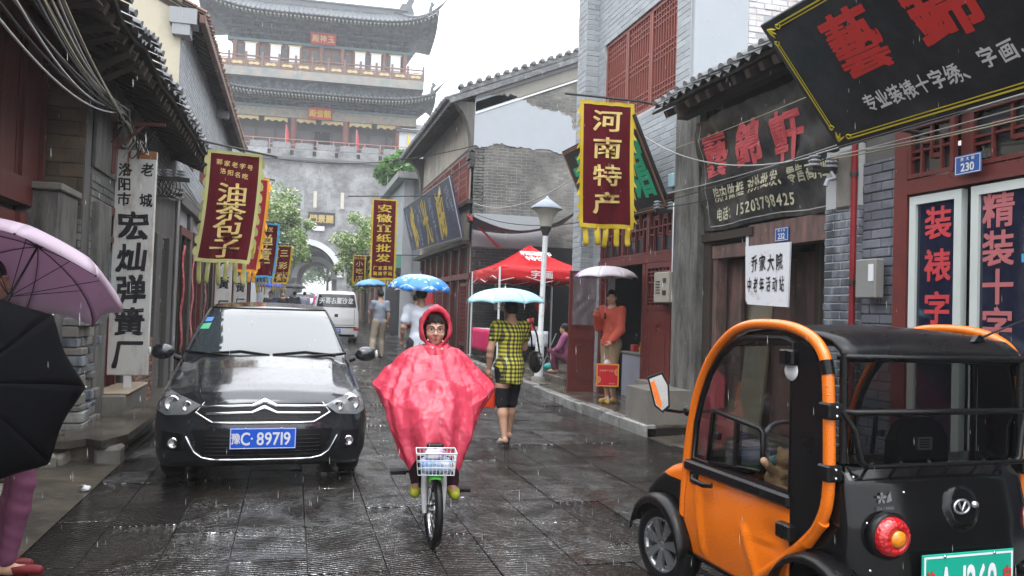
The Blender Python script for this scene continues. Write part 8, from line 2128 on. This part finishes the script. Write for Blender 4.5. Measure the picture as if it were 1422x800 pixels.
rid = thing('person', 'person with glasses in a bright pink plastic raincoat riding the small bicycle', 'person', BK, BR)
J = joints(1, pelvis=(0, -.76, .84), waist=(0, -.74, .96), chest=(0, -.68, 1.10), neck=(0, -.63, 1.26), head=(0, -.59, 1.395), shl=(-.15, -.66, 1.15), shr=(.15, -.66, 1.15), ell=(-.25, -.66, .95), elr=(.25, -.66, .95), wrl=(-.27, -.50, .875), wrr=(.27, -.50, .875), hl=(0, 1, -.1), hr=(0, 1, -.1),
           hipl=(-.09, -.76, .80), hipr=(.09, -.76, .80), knl=(-.13, -.36, .66), knr=(.13, -.36, .62), anl=(-.145, -.40, .33), anr=(.10, -.42, .34), tol=(-.155, -.26, .275), tor=(.115, -.28, .285), face=(0, 1, -.12))
B, L, M3 = body(J, .93, .0075, 1, 1.10); B.build('body', mk('rider skin', (.60, .36, .27), .45, .06, 8, .04, 60, rvar=.05), rid, .0075)
facial(rid, L, headrot(J['face']), 1.0, True); hair(rid, L, M3, .95, 'bob', .007)
trousers(rid, J, .93, cloth_mat('dark brown trousers', (.05, .025, .03)), 1.0, .01)
shoes(rid, J, .95, mk('yellow green trainers', (.38, .42, .03), .6, .3, 30), 0, .008)
# raincoat cape
rc_m, rn, rbs = newmat('pink plastic raincoat'); hh = N(rn); co = hh.coord()
rn.links.new(hh.mix(hh.noise(co, 3, 5), rgb((.86, .075, .15)), rgb((.90, .15, .24))), rbs.inputs['Base Color'])
rbs.inputs['Roughness'].default_value = .24; rbs.inputs['Specular IOR Level'].default_value = .7; rbs.inputs['Coat Weight'].default_value = .4; rbs.inputs['Coat Roughness'].default_value = .15
tr_ = hh('ShaderNodeBsdfTranslucent', i_Color=(.92, .16, .27, 1)); ms = hh('ShaderNodeMixShader', i_0=.5); rn.links.new(rbs.outputs[0], ms.inputs[1]); rn.links.new(tr_.outputs[0], ms.inputs[2]); rn.links.new(ms.outputs[0], rn.nodes['Material Output'].inputs[0])
vv = hh('ShaderNodeTexVoronoi', i_Scale=13.0, feature='DISTANCE_TO_EDGE') ; rn.links.new(hh.coord('Object', (1, 1, .6)), vv.inputs['Vector'])
nz1 = hh.noise(co, 9, 6, .6, 1.2); rn.links.new(hh.bump(nz1, .35, .014, hh.bump(hh.ramp(vv.outputs['Distance'], [(0.0, 0.0), (.25, 1.0)]), .3, .012)), rbs.inputs['Normal'])
lv = [(1.275, .090, .095, .095), (1.25, .175, .125, .14), (1.20, .235, .16, .17), (1.13, .28, .20, .18), (1.06, .315, .26, .19), (.99, .355, .33, .22), (.93, .395, .40, .25), (.88, .425, .45, .27), (.80, .40, .50, .28), (.72, .375, .54, .28), (.64, .34, .565, .27), (.56, .30, .58, .26), (.48, .27, .585, .25)]
def lvl(v):
    x = v*(len(lv)-1); i = min(int(x), len(lv)-2); f_ = x-i; return [lv[i][k]+(lv[i+1][k]-lv[i][k])*f_ for k in range(4)]
P = []; NA, NV = 240, 110
from mathutils import noise as mnoise
for i in range(NA):
    th0 = 2*pi*i/NA; r_ = []
    c_, s_ = cos(th0), sin(th0)      # 0 = front
    front = max(0, c_)
    for j in range(NV+1):
        v = j/NV; z, a, yf, yb = lvl(v)
        hem = 1.0
        af = abs(math.atan2(s_, c_))
        if c_ > 0: zh = .615-.165*min(1, (af/.62))**2*(1 if af < .62 else 1)+(.28*((af-.62)/(pi/2-.62))**1.0 if af > .62 else 0)
        else: zh = .73-.20*(-c_)**.8
        z = 1.275-(1.275-max(z, .0))*1.0
        zz = max(z, zh) if False else 1.275-(1.275-z)*((1.275-zh)/(1.275-.48) if v > .35 else (1+(((1.275-zh)/(1.275-.48))-1)*(v/.35)**2))
        _, a, yf, yb = lvl(min(1, (1.275-zz)/(1.275-.48) if False else v))
        n_ = 2.3; ex = 2/n_
        X_ = a*math.copysign(abs(s_)**ex, s_); Y_ = (yf if c_ > 0 else yb)*math.copysign(abs(c_)**ex, c_)
        d = V((X_, Y_, 0)); fold = .5*sin(th0*9+2*sin(3*v))+.5*sin(th0*15+1.7+4*v)
        amp = .012*min(1, v*2.5)+.014*v*v
        nn = (abs(mnoise.noise(V((X_*3.2+3, Y_*3.2, zz*1.8))))-.2)*-.055*min(1, v*3)+(abs(mnoise.noise(V((X_*9-4*zz, Y_*7, zz*4+5))))-.2)*-.020*min(1, v*4)+(abs(mnoise.noise(V((X_*22, Y_*20, zz*22+9))))-.2)*-.007*min(1, v*4)-.03*(1-s_*s_)*min(1, v*2)*abs(sin(th0*5.0+.4+1.2*v))*(c_ > 0)
        k_ = 1+(amp*fold+nn)/max(.1, d.length)
        if c_ > 0: zz += .05*math.exp(-((v-.47)/.045)**2)*front*(1-abs(s_))   # pushed up over the handlebar
        # wings over the grips
        r_.append(V((X_*k_, -.64+Y_*k_, zz)))
    P.append(r_)
b = MB(); b.grid(P, True, closeu=True); cape = b.build('raincoat', rc_m, rid, solid=.0015)
hd = J['head']
rings = [(.066, .088, .116, -.002), (.079, .092, .122, 0), (.084, .100, .134, .004), (.066, .112, .148, .006), (.03, .114, .148, .004), (-.03, .122, .150, .002), (-.09, .105, .130, -.004), (-.125, .072, .095, -.01), (-.14, .02, .03, -.01)]
P = []
for i in range(48):
    a = 2*pi*i/48; r_ = []
    for k, (y_, rx_, rz_, dz) in enumerate(rings):
        top = max(0, sin(a)); cr = 1+.03*sin(a*7+k)+.02*sin(a*13-k*2)
        zz = hd.z+dz+rz_*sin(a)*(1.0+(.10*top if k < 5 else 0))*cr; xx = rx_*cos(a)*cr*(1 if sin(a) > -.3 else 1.0-.15*(-sin(a)-.3))
        yy = hd.y+y_+(.03*top**3 if k < 4 else 0)-(.02 if sin(a) < -.5 else 0)
        r_.append(V((xx, yy, zz)))
    P.append(r_)
b = MB(); b.grid(P, True, closeu=True); b.build('hood', rc_m, rid, solid=.002)
b = MB(); P = [[V((.11*sin(a)*(1+.1*j), hd.y-.02+(.10+.012*j)*cos(a), hd.z-.115-.035*j+.012*sin(a*5+j))) for j in range(4)] for a in [k*2*pi/36 for k in range(37)]]; b.grid(P, True); b.build('collar', rc_m, rid, solid=.002)
b = MB(); [b.ball((x_, hd.y+.105, z_), .006, 8, 5) for x_, z_ in ((-.05, hd.z-.085), (.055, hd.z-.08), (.02, hd.z-.135), (-.045, hd.z-.14))]; b.build('snap_buttons', M['white'], rid)

# ---- woman in yellow checked blouse walking away
wy = thing('person', 'woman walking away in a yellow and black checked blouse, black cropped trousers and pale heels', 'person', (2.42, 8.78, 0), radians(6))
J = joints(.985, ell=(-.245, -.01, 1.12), wrl=(-.235, .06, .89), elr=(.215, .10, 1.13), wrr=(.14, .25, 1.22), hr=(0, .3, 1), hl=(0, .05, -1.0), knl=(-.085, .0, .50), anl=(-.08, -.10, .13), tol=(-.085, .02, .045), knr=(.075, .10, .50), anr=(.07, .16, .14), tor=(.075, .28, .05))
J['floor'] = 0.0
B, L, M3 = body(J, .985, .009, 1); B.build('body', skin, wy, .009); hair(wy, L, M3, .985, 'nape', .01)
ck, cn, cb = newmat('yellow gingham'); hh = N(cn); co = hh.coord('Object'); sp = hh('ShaderNodeSeparateXYZ'); cn.links.new(co, sp.inputs[0])
sx = hh.math('GREATER_THAN', hh.math('SINE', hh.math('MULTIPLY', hh.math('ADD', sp.outputs[0], hh.math('MULTIPLY', sp.outputs[1], .6)), 2*pi/.046)), 0.0); sz = hh.math('GREATER_THAN', hh.math('SINE', hh.math('MULTIPLY', sp.outputs[2], 2*pi/.046)), 0.0)
sm2 = hh.math('MULTIPLY', hh.math('ADD', sx, sz), .5); cn.links.new(hh.ramp(sm2, [(0.0, (.62, .58, .05)), (.5, (.17, .16, .03)), (1.0, (.012, .012, .012))]), cb.inputs['Base Color']); cb.inputs['Roughness'].default_value = .8
J2 = dict(J); shirt(wy, J, .985, ck, .27, -.20, 'blouse', .016, .010, .02)
trousers(wy, J, .985, cloth_mat('black cropped trousers', (.014, .014, .017)), .56, .010, .010)
shoes(wy, J, .95, mk('cream heels', (.60, .52, .44), .3, .05), .05, .008)
umbrella('umbrella', 'pale sky blue umbrella held over the woman in the checked blouse', (2.36, 8.86, 1.80), (-.02, .0, 1), .47, [mk('sky blue nylon', (.40, .68, .76), .4, .06, 3, .05, 20), mk('sky blue nylon, turned panel', (.33, .60, .70), .4, .06, 3, .05, 20)], shaft=.62, depth=.18, sag_=.02, rot=.25, fold=.6)  # alternate panels use a darker copy, panel shading put into the colour
hb_ = thing('handbag', 'black leather shoulder bag with grey buckles hanging at the checked blouse', 'handbag', (2.70, 8.70, .98), radians(6))
b = MB(); b.ball((0, 0, 0), .15, 14, 10, (.42, 1.0, .95)); b.v = [(x, y, min(z, .11)) for x, y, z in b.v]; b.build('bag_body', mk('black leather', (.015, .014, .014), .3, .3, 8, .4, 40), hb_)
b = MB(); b.tube([(0, -.11, .1), (-.03, -.09, .3), (-.07, -.04, .44), (-.07, .06, .42), (-.02, .09, .25), (0, .10, .1)], .010, 8); b.build('strap', blackp, hb_)
b = MB(); b.tube([(.0, -.145+.02*cos(a), .0+.03*sin(a)) for a in [k*pi/5 for k in range(10)]], .005, 6, closed=True); b.tube([(.03, -.14, .06), (-.03, -.14, .06)], .005, 6); b.build('buckle', M['metal_gr'], hb_)
rb2 = thing('red_plastic_bag', 'bulging orange-red plastic carrier bag held in the woman\'s hand beside the raincoat', 'plastic bag', (2.19, 8.84, .82), radians(6))
b = MB(); P = [[V(((.012+.085*sin(min(1, j/7)*pi*.62)*(1+.12*sin(a*5)+.08*sin(a*9+j)))*cos(a), (.01+.05*sin(min(1, j/7)*pi*.62))*sin(a), -.055*j+.01*sin(a*3+j))) for j in range(8)] for a in [k*2*pi/28 for k in range(29)]]; b.grid(P, True); b.ball((0, 0, -.34), .075, 10, 6, (1.1, .7, .7)); b.build('bag_body', mk('orange red plastic', (.72, .06, .02), .3, .2, 10, .4, 25), rb2)
for s_ in (-1, 1): b = MB(); b.tube([(s_*.012, .0, .0), (s_*.03, 0, .06), (0, 0, .085)], .006, 6); b.build('bag_handle', rb2.children[0].data.materials[0], rb2)

# ---- woman in the doorway
wd = thing('person', 'woman in a coral jacket and khaki trousers standing in the red doorway', 'person', (4.83, 11.6, .152), radians(118))
J = joints(1.04, ell=(-.20, .04, 1.10), wrl=(-.17, .20, .93), elr=(.20, .06, 1.13), wrr=(.12, .22, 1.33), hr=(-.2, .2, 1), hl=(0, .3, -1), knl=(-.075, .05, .50), knr=(.075, .03, .50), anl=(-.07, .0, .09), anr=(.07, -.03, .09), tol=(-.07, .15, .035), tor=(.07, .12, .035), face=(-.63, .77, -.06))
B, L, M3 = body(J, .985, .009, 1); B.build('body', skin, wd, .009); facial(wd, L, headrot(J['face']), .985); hair(wd, L, M3, .985, 'bun', .009)
shirt(wd, J, .985, cloth_mat('coral jacket', (.46, .085, .055)), .96, -.06, 'jacket', .030, .011, .012, .004)
trousers(wd, J, .985, cloth_mat('khaki trousers', (.26, .20, .12)), .80, .016, .011)
shoes(wd, J, .95, mk('yellow flat shoes', (.62, .40, .05), .3, .05), 0, .008)
umbrella('umbrella', 'white and lilac panelled umbrella held by the woman in the red doorway', (4.66, 11.5, 2.28), (-.02, 0, 1), .50, [mk('white nylon', (.74, .68, .74), .4, .04, 3), mk('lilac nylon', (.50, .34, .56), .4, .05, 3)], shaft=.72, depth=.19, sag_=.02, panelmats=[0, 0, 1, 1, 0, 0, 0, 1], rot=.2, ribc=mk('pink shaft', (.45, .25, .42), .4))
gb = thing('gift_bag', 'red gift bag with gold circles and white writing hanging from the doorway woman\'s hand', 'gift bag', (4.66, 11.32, .44), radians(-12))
b = MB(); b.rbox(-.17, .17, -.05, .05, 0, .34, .006); b.build('bag_body', mk('red card', (.52, .015, .03), .3, .08, 3), gb)
b = MB(); [b.box(*a, -.053, -.050, *c) for a, c in (((-.17, .17), (.325, .34)), ((-.17, .17), (0, .015)), ((-.17, -.155), (.015, .325)), ((.155, .17), (.015, .325)))]; b.build('gold_edge', mk('gold card edge', (.66, .34, .06), .4), gb)
b = MB()
for x, z, a0, a1 in ((.155, .22, pi/2, 3*pi/2), (-.155, .10, -pi/2, pi/2)):
    for r_ in (.05, .035, .018): b.tube([(x+r_*cos(a0+(a1-a0)*k/10), -.054, z+r_*sin(a0+(a1-a0)*k/10)) for k in range(11)], .004, 5)
b.build('gold_emblem', mk('gold print', (.70, .48, .12), .4), gb)
b = MB(); row(b, '古都特产礼盒', (-.02, -.053, .24), (1, 0, 0), (0, 0, 1), .03, .03, .036, bold=.02, nz=(0, -1, 0)); row(b, '洛阳特产', (.07, -.053, .045), (1, 0, 0), (0, 0, 1), .02, .02, .024, bold=.02, nz=(0, -1, 0)); b.build('lettering', M['goldp'], gb)
for y_ in (-.03, .03): b = MB(); b.tube([(-.06, y_, .34), (-.05, y_*.3, .44), (.05, y_*.3, .44), (.06, y_, .34)], .004, 6); b.build('cord', mk('red cord', (.5, .1, .08), .6), gb)
# white plastic bag beside it
pb2 = thing('white_plastic_bag', 'crumpled white plastic bag held together with the red gift bag', 'plastic bag', (4.70, 11.42, .70), 0)
b = MB(); P = [[V(((.02+.11*sin(j/6*pi*.7)*(1+.15*sin(a*4+j)))*cos(a), (.01+.06*sin(j/6*pi*.7))*sin(a), .14-.05*j)) for j in range(7)] for a in [k*2*pi/20 for k in range(21)]]; b.grid(P, True); b.build('bag_body', mk('white plastic', (.58, .58, .62), .35, .1, 10, .4, 25), pb2)
# things inside the shop door
for k, (x, y, z, s_, c, nm, cat) in enumerate(((5.5, 11.55, .16, 'jug', (.05, .30, .08), 'green plastic jug with pale lid standing inside the red doorway', 'jug'), (5.62, 11.8, .16, 'jug', (.04, .22, .06), 'darker green jug half hidden behind the first one in the doorway', 'jug'))):
    t = thing('jug', nm, cat, (x, y, z)); b = MB(); b.lathe([(.001, 0), (.085, 0), (.09, .03), (.09, .2), (.05, .27), (.03, .3)], 14); b.build('jug_body', mk('green plastic', c, .2), t); b = MB(); b.lathe([(.034, .29), (.034, .33), (.001, .335)], 12); b.build('lid', mk('mint lid', (.3, .5, .42), .4), t)
cb_ = thing('display_counter', 'pale counter draped in cloth with small goods inside the red shop doorway', 'counter', (5.75, 12.0, .16))
b = MB(); b.rbox(-.3, .3, -.6, .6, 0, .72, .01); b.build('counter_body', mk('grey blue cloth', (.30, .30, .36), .8, .2, 3), cb_); b = MB(); b.rbox(-.32, .32, -.62, .62, .72, .76, .01); b.build('counter_top', M['concrete_lt'], cb_)
R = random.Random(3)
for k in range(14):
    z = .92 if k < 7 else 1.55+.25*(k % 2); b = MB(); x = 5.72+R.uniform(-.15, .15); y = 11.3+.2*(k % 7)
    if k % 3: b.lathe([(.03, 0), (.05, .05), (.02, .12), (.03, .16), (.001, .17)], 8)
    else: b.rbox(-.06, .06, -.07, .07, 0, R.uniform(.08, .22), .01)
    o = b.build('souvenir', flat('souvenir', [(.5, .32, .05), (.55, .5, .45), (.4, .05, .05), (.1, .2, .4)][k % 4], .4), None, loc=(x if k < 7 else 6.3, y, z)); props(o, ('gold', 'cream', 'red', 'blue')[k % 4]+(' round' if k % 3 else ' boxed')+' souvenir on the '+('counter' if k < 7 else 'back shelf')+' inside the red doorway', 'souvenir', 'souvenirs inside the red shop')
b = MB(); b.rbox(6.15, 6.5, 11.0, 12.9, 1.5, 1.54, .01); b.rbox(6.15, 6.5, 11.0, 12.9, 1.18, 1.22, .01); b.rbox(6.15, 6.5, 11.0, 12.9, 1.78, 1.82, .01); props(b.build('wall_shelf', M['old_wood'], None), 'dark wooden shelf unit at the back of the red shop', 'shelf')

# ---- men walking up the street
mg = thing('person', 'man walking away in a grey t-shirt and khaki trousers beside the white minivan', 'person', (2.27, 21.4, gz(21.4)), radians(10))
J = joints(1.06, ell=(-.24, .10, 1.13), wrl=(-.20, .26, 1.20), hl=(.1, .3, 1), knl=(-.15, .02, .49), anl=(-.22, -.16, .10), tol=(-.24, -.05, .04), knr=(.08, .10, .49), anr=(.09, .05, .09), tor=(.09, .2, .035))
B, L, M3 = body(J, 1.06, .018); B.build('body', skin, mg, .018); hair(mg, L, M3, 1.06, 'short', .014); shirt(mg, J, 1.06, cloth_mat('grey t-shirt', (.27, .31, .37)), .30, -.04, 't_shirt', .02, .015); trousers(mg, J, 1.06, cloth_mat('khaki trousers', (.33, .28, .22)), .97, .024, .015); shoes(mg, J, 1.0, cloth_mat('dark shoes', (.04, .04, .045)), 0, .014)
umbrella('umbrella', 'small sky blue umbrella held ahead of the man in the grey t-shirt', (2.02, 21.7, 2.27), (-.05, .05, 1), .44, [mk('sky nylon', (.15, .36, .62), .4, .05, 3)], shaft=.7, depth=.2, rot=.1)
mw = thing('person', 'man in a white short-sleeved shirt seen from behind, half hidden by the pink raincoat', 'person', (1.98, 12.6, 0), radians(2))
J = joints(1.10, ell=(-.25, -.02, 1.12), wrl=(-.24, .10, .92), elr=(.24, .12, 1.15), wrr=(.12, .25, 1.3), hr=(0, .2, 1))
B, L, M3 = body(J, 1.10, .013); B.build('body', skin, mw, .013); hair(mw, L, M3, 1.12, 'short', .011); shirt(mw, J, 1.10, cloth_mat('white shirt', (.62, .66, .74)), .33, -.12, 'shirt', .026, .013, .01, .005); trousers(mw, J, 1.10, cloth_mat('dark trousers', (.05, .05, .06)), .97, .02, .016); shoes(mw, J, 1.0, cloth_mat('black shoes', (.03, .03, .03)), 0, .014)
fl, fn_, fb_ = newmat('blue floral nylon'); hh = N(fn_); co = hh.coord(); v = hh('ShaderNodeTexVoronoi', i_Scale=11.0); fn_.links.new(co, v.inputs['Vector']); v2 = hh.noise(co, 26, 2)
fl_ = hh.ramp(hh.math('ADD', v.outputs['Distance'], hh.math('MULTIPLY', v2, .35)), [(.44, 1.0), (.47, 0.0)]); sp = hh('ShaderNodeSeparateXYZ'); fn_.links.new(co, sp.inputs[0]); rad_ = hh.math('SQRT', hh.math('ADD', hh.math('MULTIPLY', sp.outputs[0], sp.outputs[0]), hh.math('MULTIPLY', sp.outputs[1], sp.outputs[1])))
band = hh.ramp(rad_, [(.26, (.30, .55, .80)), (.31, (.02, .20, .62)), (.47, (.02, .20, .62)), (.48, (.45, .6, .75)), (.49, (.02, .20, .62))]); fn_.links.new(hh.mix(fl_, band, rgb((.62, .70, .76))), fb_.inputs['Base Color']); fb_.inputs['Roughness'].default_value = .4
umbrella('umbrella', 'blue umbrella with white flowers above the man in the white shirt', (1.98, 12.75, 2.08), (.03, -.10, 1), .54, [fl], shaft=.75, depth=.25, rot=.2)
mb2 = thing('person', 'person in a black t-shirt and grey shorts with white shoes beyond the white-shirted man', 'person', (3.10, 20.6, gz(20.6)), radians(5))
J = joints(1.02, elr=(.24, .1, 1.12), wrr=(.2, .24, 1.2), hr=(0, .3, 1), knl=(-.13, .04, .49), anl=(-.17, -.06, .09), tol=(-.2, .05, .035)); B, L, M3 = body(J, 1.02, .02); B.build('body', skin, mb2, .02); hair(mb2, L, M3, 1.02, 'short', .015); shirt(mb2, J, 1.02, cloth_mat('black t-shirt', (.02, .018, .018)), .3, -.02, 't_shirt', .02, .016); trousers(mb2, J, 1.02, cloth_mat('grey shorts', (.16, .19, .18)), .44, .03, .016, 'shorts'); shoes(mb2, J, 1.0, cloth_mat('white shoes', (.6, .6, .6)), 0, .014)
b = MB(); b.rbox(-.14, .14, -.06, .06, -.15, .13, .04); props(b.build('red_shoulder_bag', cloth_mat('dark red bag', (.30, .02, .03)), None, loc=(2.92, 20.45, 1.2)), 'dark red bag carried by the person in the black t-shirt', 'bag')
umbrella('umbrella', 'faded lilac checked umbrella partly behind the blue flowered one', (3.02, 20.7, 2.16), (0, 0, 1), .48, [mk('faded lilac', (.42, .38, .48), .5, .3, 20)], shaft=.6, depth=.2)
# seated figure at the yard doorway
sg_ = thing('person', 'person in mauve clothes crouching in the dark yard entrance beside the open door leaf', 'person', (5.32, 14.9, .34), radians(60))
J = joints(.9, pelvis=(0, 0, .34), waist=(0, .03, .5), chest=(0, .08, .68), neck=(0, .1, .83), head=(0, .13, .97), shl=(-.16, .09, .79), shr=(.16, .09, .79), ell=(-.2, .2, .56), elr=(.2, .2, .56), wrl=(-.12, .36, .48), wrr=(.12, .36, .48), hipl=(-.08, .02, .32), hipr=(.08, .02, .32), knl=(-.12, .38, .46), knr=(.12, .38, .46), anl=(-.1, .30, .09), anr=(.1, .3, .09), tol=(-.1, .44, .04), tor=(.1, .44, .04))
B, L, M3 = body(J, .9, .018, 1); B.build('body', skin, sg_, .018); hair(sg_, L, M3, .9, 'nape', .016); shirt(sg_, J, .9, cloth_mat('mauve blouse', (.30, .10, .20)), .7, -.02, 'blouse', .025, .018); trousers(sg_, J, .9, cloth_mat('dark red trousers', (.14, .04, .07)), .97, .02, .018)
tb_ = thing('teal_bundle', 'teal plastic bundle on the floor beside the crouching person', 'bundle', (5.10, 15.35, .34)); b = MB(); b.ball((0, 0, .09), .14, 12, 8, (1.2, .9, .65)); b.build('bundle_body', mk('teal plastic', (.03, .28, .26), .4, .3, 10, .4, 30), tb_)
# far passers-by
for k, (x, y, c1, c2, nm, um, rz) in enumerate(((-.35, 33, (.04, .035, .04), (.10, .06, .05), 'dark-haired woman facing the camera before the left street tree', None, pi), (.1, 36, (.06, .06, .07), (.05, .05, .06), 'person in dark clothes under a black umbrella beyond the car roof', (.02, .02, .022), 0),
    (.55, 38, (.25, .27, .34), (.06, .06, .07), 'person in a grey blouse pushing along behind the black umbrella', None, .3), (1.35, 44, (.66, .06, .25), (.30, .04, .12), 'distant person in a hot pink raincoat in front of the gate', None, pi), (-.75, 30, (.08, .10, .16), (.06, .06, .08), 'person in navy with a bright blue umbrella near the left shops', (.03, .08, .45), pi))):
    t = thing('person', nm, 'person', (x, y, gz(y)), rz, 'passers-by far up the street'); J = joints(.97)
    B, L, M3 = body(J, .97, .03); B.build('body', skin, t, .03); hair(t, L, M3, .97, 'long' if k == 0 else 'short', .025); shirt(t, J, .97, cloth_mat('far top', c1), .6, -.1 if k != 3 else -.5, 'top', .03, .026, .03); trousers(t, J, .97, cloth_mat('far trousers', c2), .97, .02, .026)
    if um: umbrella('umbrella', ('black umbrella' if k == 1 else 'bright blue umbrella')+' far up the street before the left tree', (x, y, gz(y)+2.0), (0, 0, 1), .48, [flat('far umbrella', um)], shaft=.7, depth=.22)

# ---- person at the left with the mauve and the black umbrella
pl2 = thing('person', 'person in mauve trousers at the left edge, mostly hidden by the black umbrella', 'person', (-1.45, 4.98, 0), radians(-80))
J = joints(1.03, pelvis=(0, -.03, .93), waist=(0, -.08, 1.08), chest=(0, -.13, 1.27), neck=(0, -.16, 1.42), head=(0, -.15, 1.57), shl=(-.17, -.14, 1.37), shr=(.17, -.14, 1.37), ell=(-.20, .0, 1.10), wrl=(-.06, .06, 1.22), hl=(.1, .1, 1), elr=(.22, -.05, 1.10), wrr=(.16, .06, 1.00), hr=(0, 1, .1), knl=(-.07, .02, .50), knr=(.07, .06, .50), anl=(-.06, -.05, .09), anr=(.06, .0, .09), tol=(-.07, .09, .035), tor=(.07, .15, .035), face=(0, 1, -.1))
B, L, M3 = body(J, .86, .010, 1, 1.18); B.build('body', skin, pl2, .010); hair(pl2, L, M3, 1.04, 'bun', .009); shirt(pl2, J, 1.03, cloth_mat('black jacket', (.014, .014, .016)), .95, -.06, 'jacket', .03, .012, .01)
trousers(pl2, J, .90, cloth_mat('mauve trousers', (.17, .06, .11)), .98, .010, .009, wr=.0018, wf=95); shoes(pl2, J, .75, mk('red trainers', (.16, .01, .015), .5, .2, 10), 0, .009)
mv = mk('mauve nylon', (.70, .58, .68), .45, .06, 3, .08, 20)
_n = mv.node_tree; _b = _n.nodes['Principled BSDF']; _h = N(_n); _t = _h('ShaderNodeBsdfTranslucent', i_Color=(.55, .38, .50, 1)); _m = _h('ShaderNodeMixShader', i_0=.45); _n.links.new(_b.outputs[0], _m.inputs[1]); _n.links.new(_t.outputs[0], _m.inputs[2]); _n.links.new(_m.outputs[0], _n.nodes['Material Output'].inputs[0])
umbrella('umbrella', 'open mauve umbrella at the left edge seen from below with dark ribs', (-1.34, 4.85, 1.81), (.26, .40, .84), .53, [mv], shaft=.74, depth=.20, ribc=M['iron'], rot=.15)
umbrella('umbrella', 'black umbrella held low and open in front of the person in mauve trousers', (-1.36, 3.95, 1.15), (.30, -.80, .22), .50, [mk('black nylon', (.003, .003, .004), .7, .2, 3, .05, 20, spec=.04)], shaft=.5, depth=.16, ribc=M['metal_gr'], rot=.35)
# ---------------------------------------------------------------- rain and wet air
R = random.Random(99); b = MB(); F_ = V((sin(YAW), cos(YAW), 0)); Rt = V((cos(YAW), -sin(YAW), 0))
for k in range(2600):
    d = 1.6+16*R.random()**.7; p = F_*d+Rt*(d*R.uniform(-.7, .7))+V((0, 0, CAMH+d*R.uniform(-.38, .42)))
    if p.z < .05: continue
    l = R.uniform(.012, .028); w_ = .0009+.00005*d; t_ = V((-.05, 0, 1)).normalized()
    vs = [p+t_*l, p+V((w_, 0, 0)), p+V((0, w_, 0)), p+V((-w_, 0, 0)), p+V((0, -w_, 0)), p-t_*l*.5]
    b.add(vs, [(0, 1, 2), (0, 2, 3), (0, 3, 4), (0, 4, 1), (5, 2, 1), (5, 3, 2), (5, 4, 3), (5, 1, 4)], True)
m, n, bb = newmat('rain water'); h = N(n); tr = h('ShaderNodeBsdfTransparent'); df = h('ShaderNodeBsdfTranslucent', i_Color=(.9, .93, .95, 1)); ms = h('ShaderNodeMixShader', i_0=.5); n.links.new(tr.outputs[0], ms.inputs[1]); n.links.new(df.outputs[0], ms.inputs[2]); n.links.new(ms.outputs[0], n.nodes['Material Output'].inputs[0])
props(b.build('rain', m), kind='stuff')
b = MB(); b.box(-158, 158, -48, 268, -3, 48); o = b.build('haze', []); props(o, kind='stuff')
m = bpy.data.materials.new('rain haze'); m.use_nodes = True; n = m.node_tree; n.nodes.remove(n.nodes['Principled BSDF'])
pv_ = n.nodes.new('ShaderNodeVolumePrincipled'); pv_.inputs['Color'].default_value = (.95, .97, 1, 1); pv_.inputs['Density'].default_value = .0016; pv_.inputs['Anisotropy'].default_value = .2
n.links.new(pv_.outputs[0], n.nodes['Material Output'].inputs['Volume']); o.data.materials.append(m)
bpy.data.objects.remove(_go)
bpy.data.curves.remove(_cu)
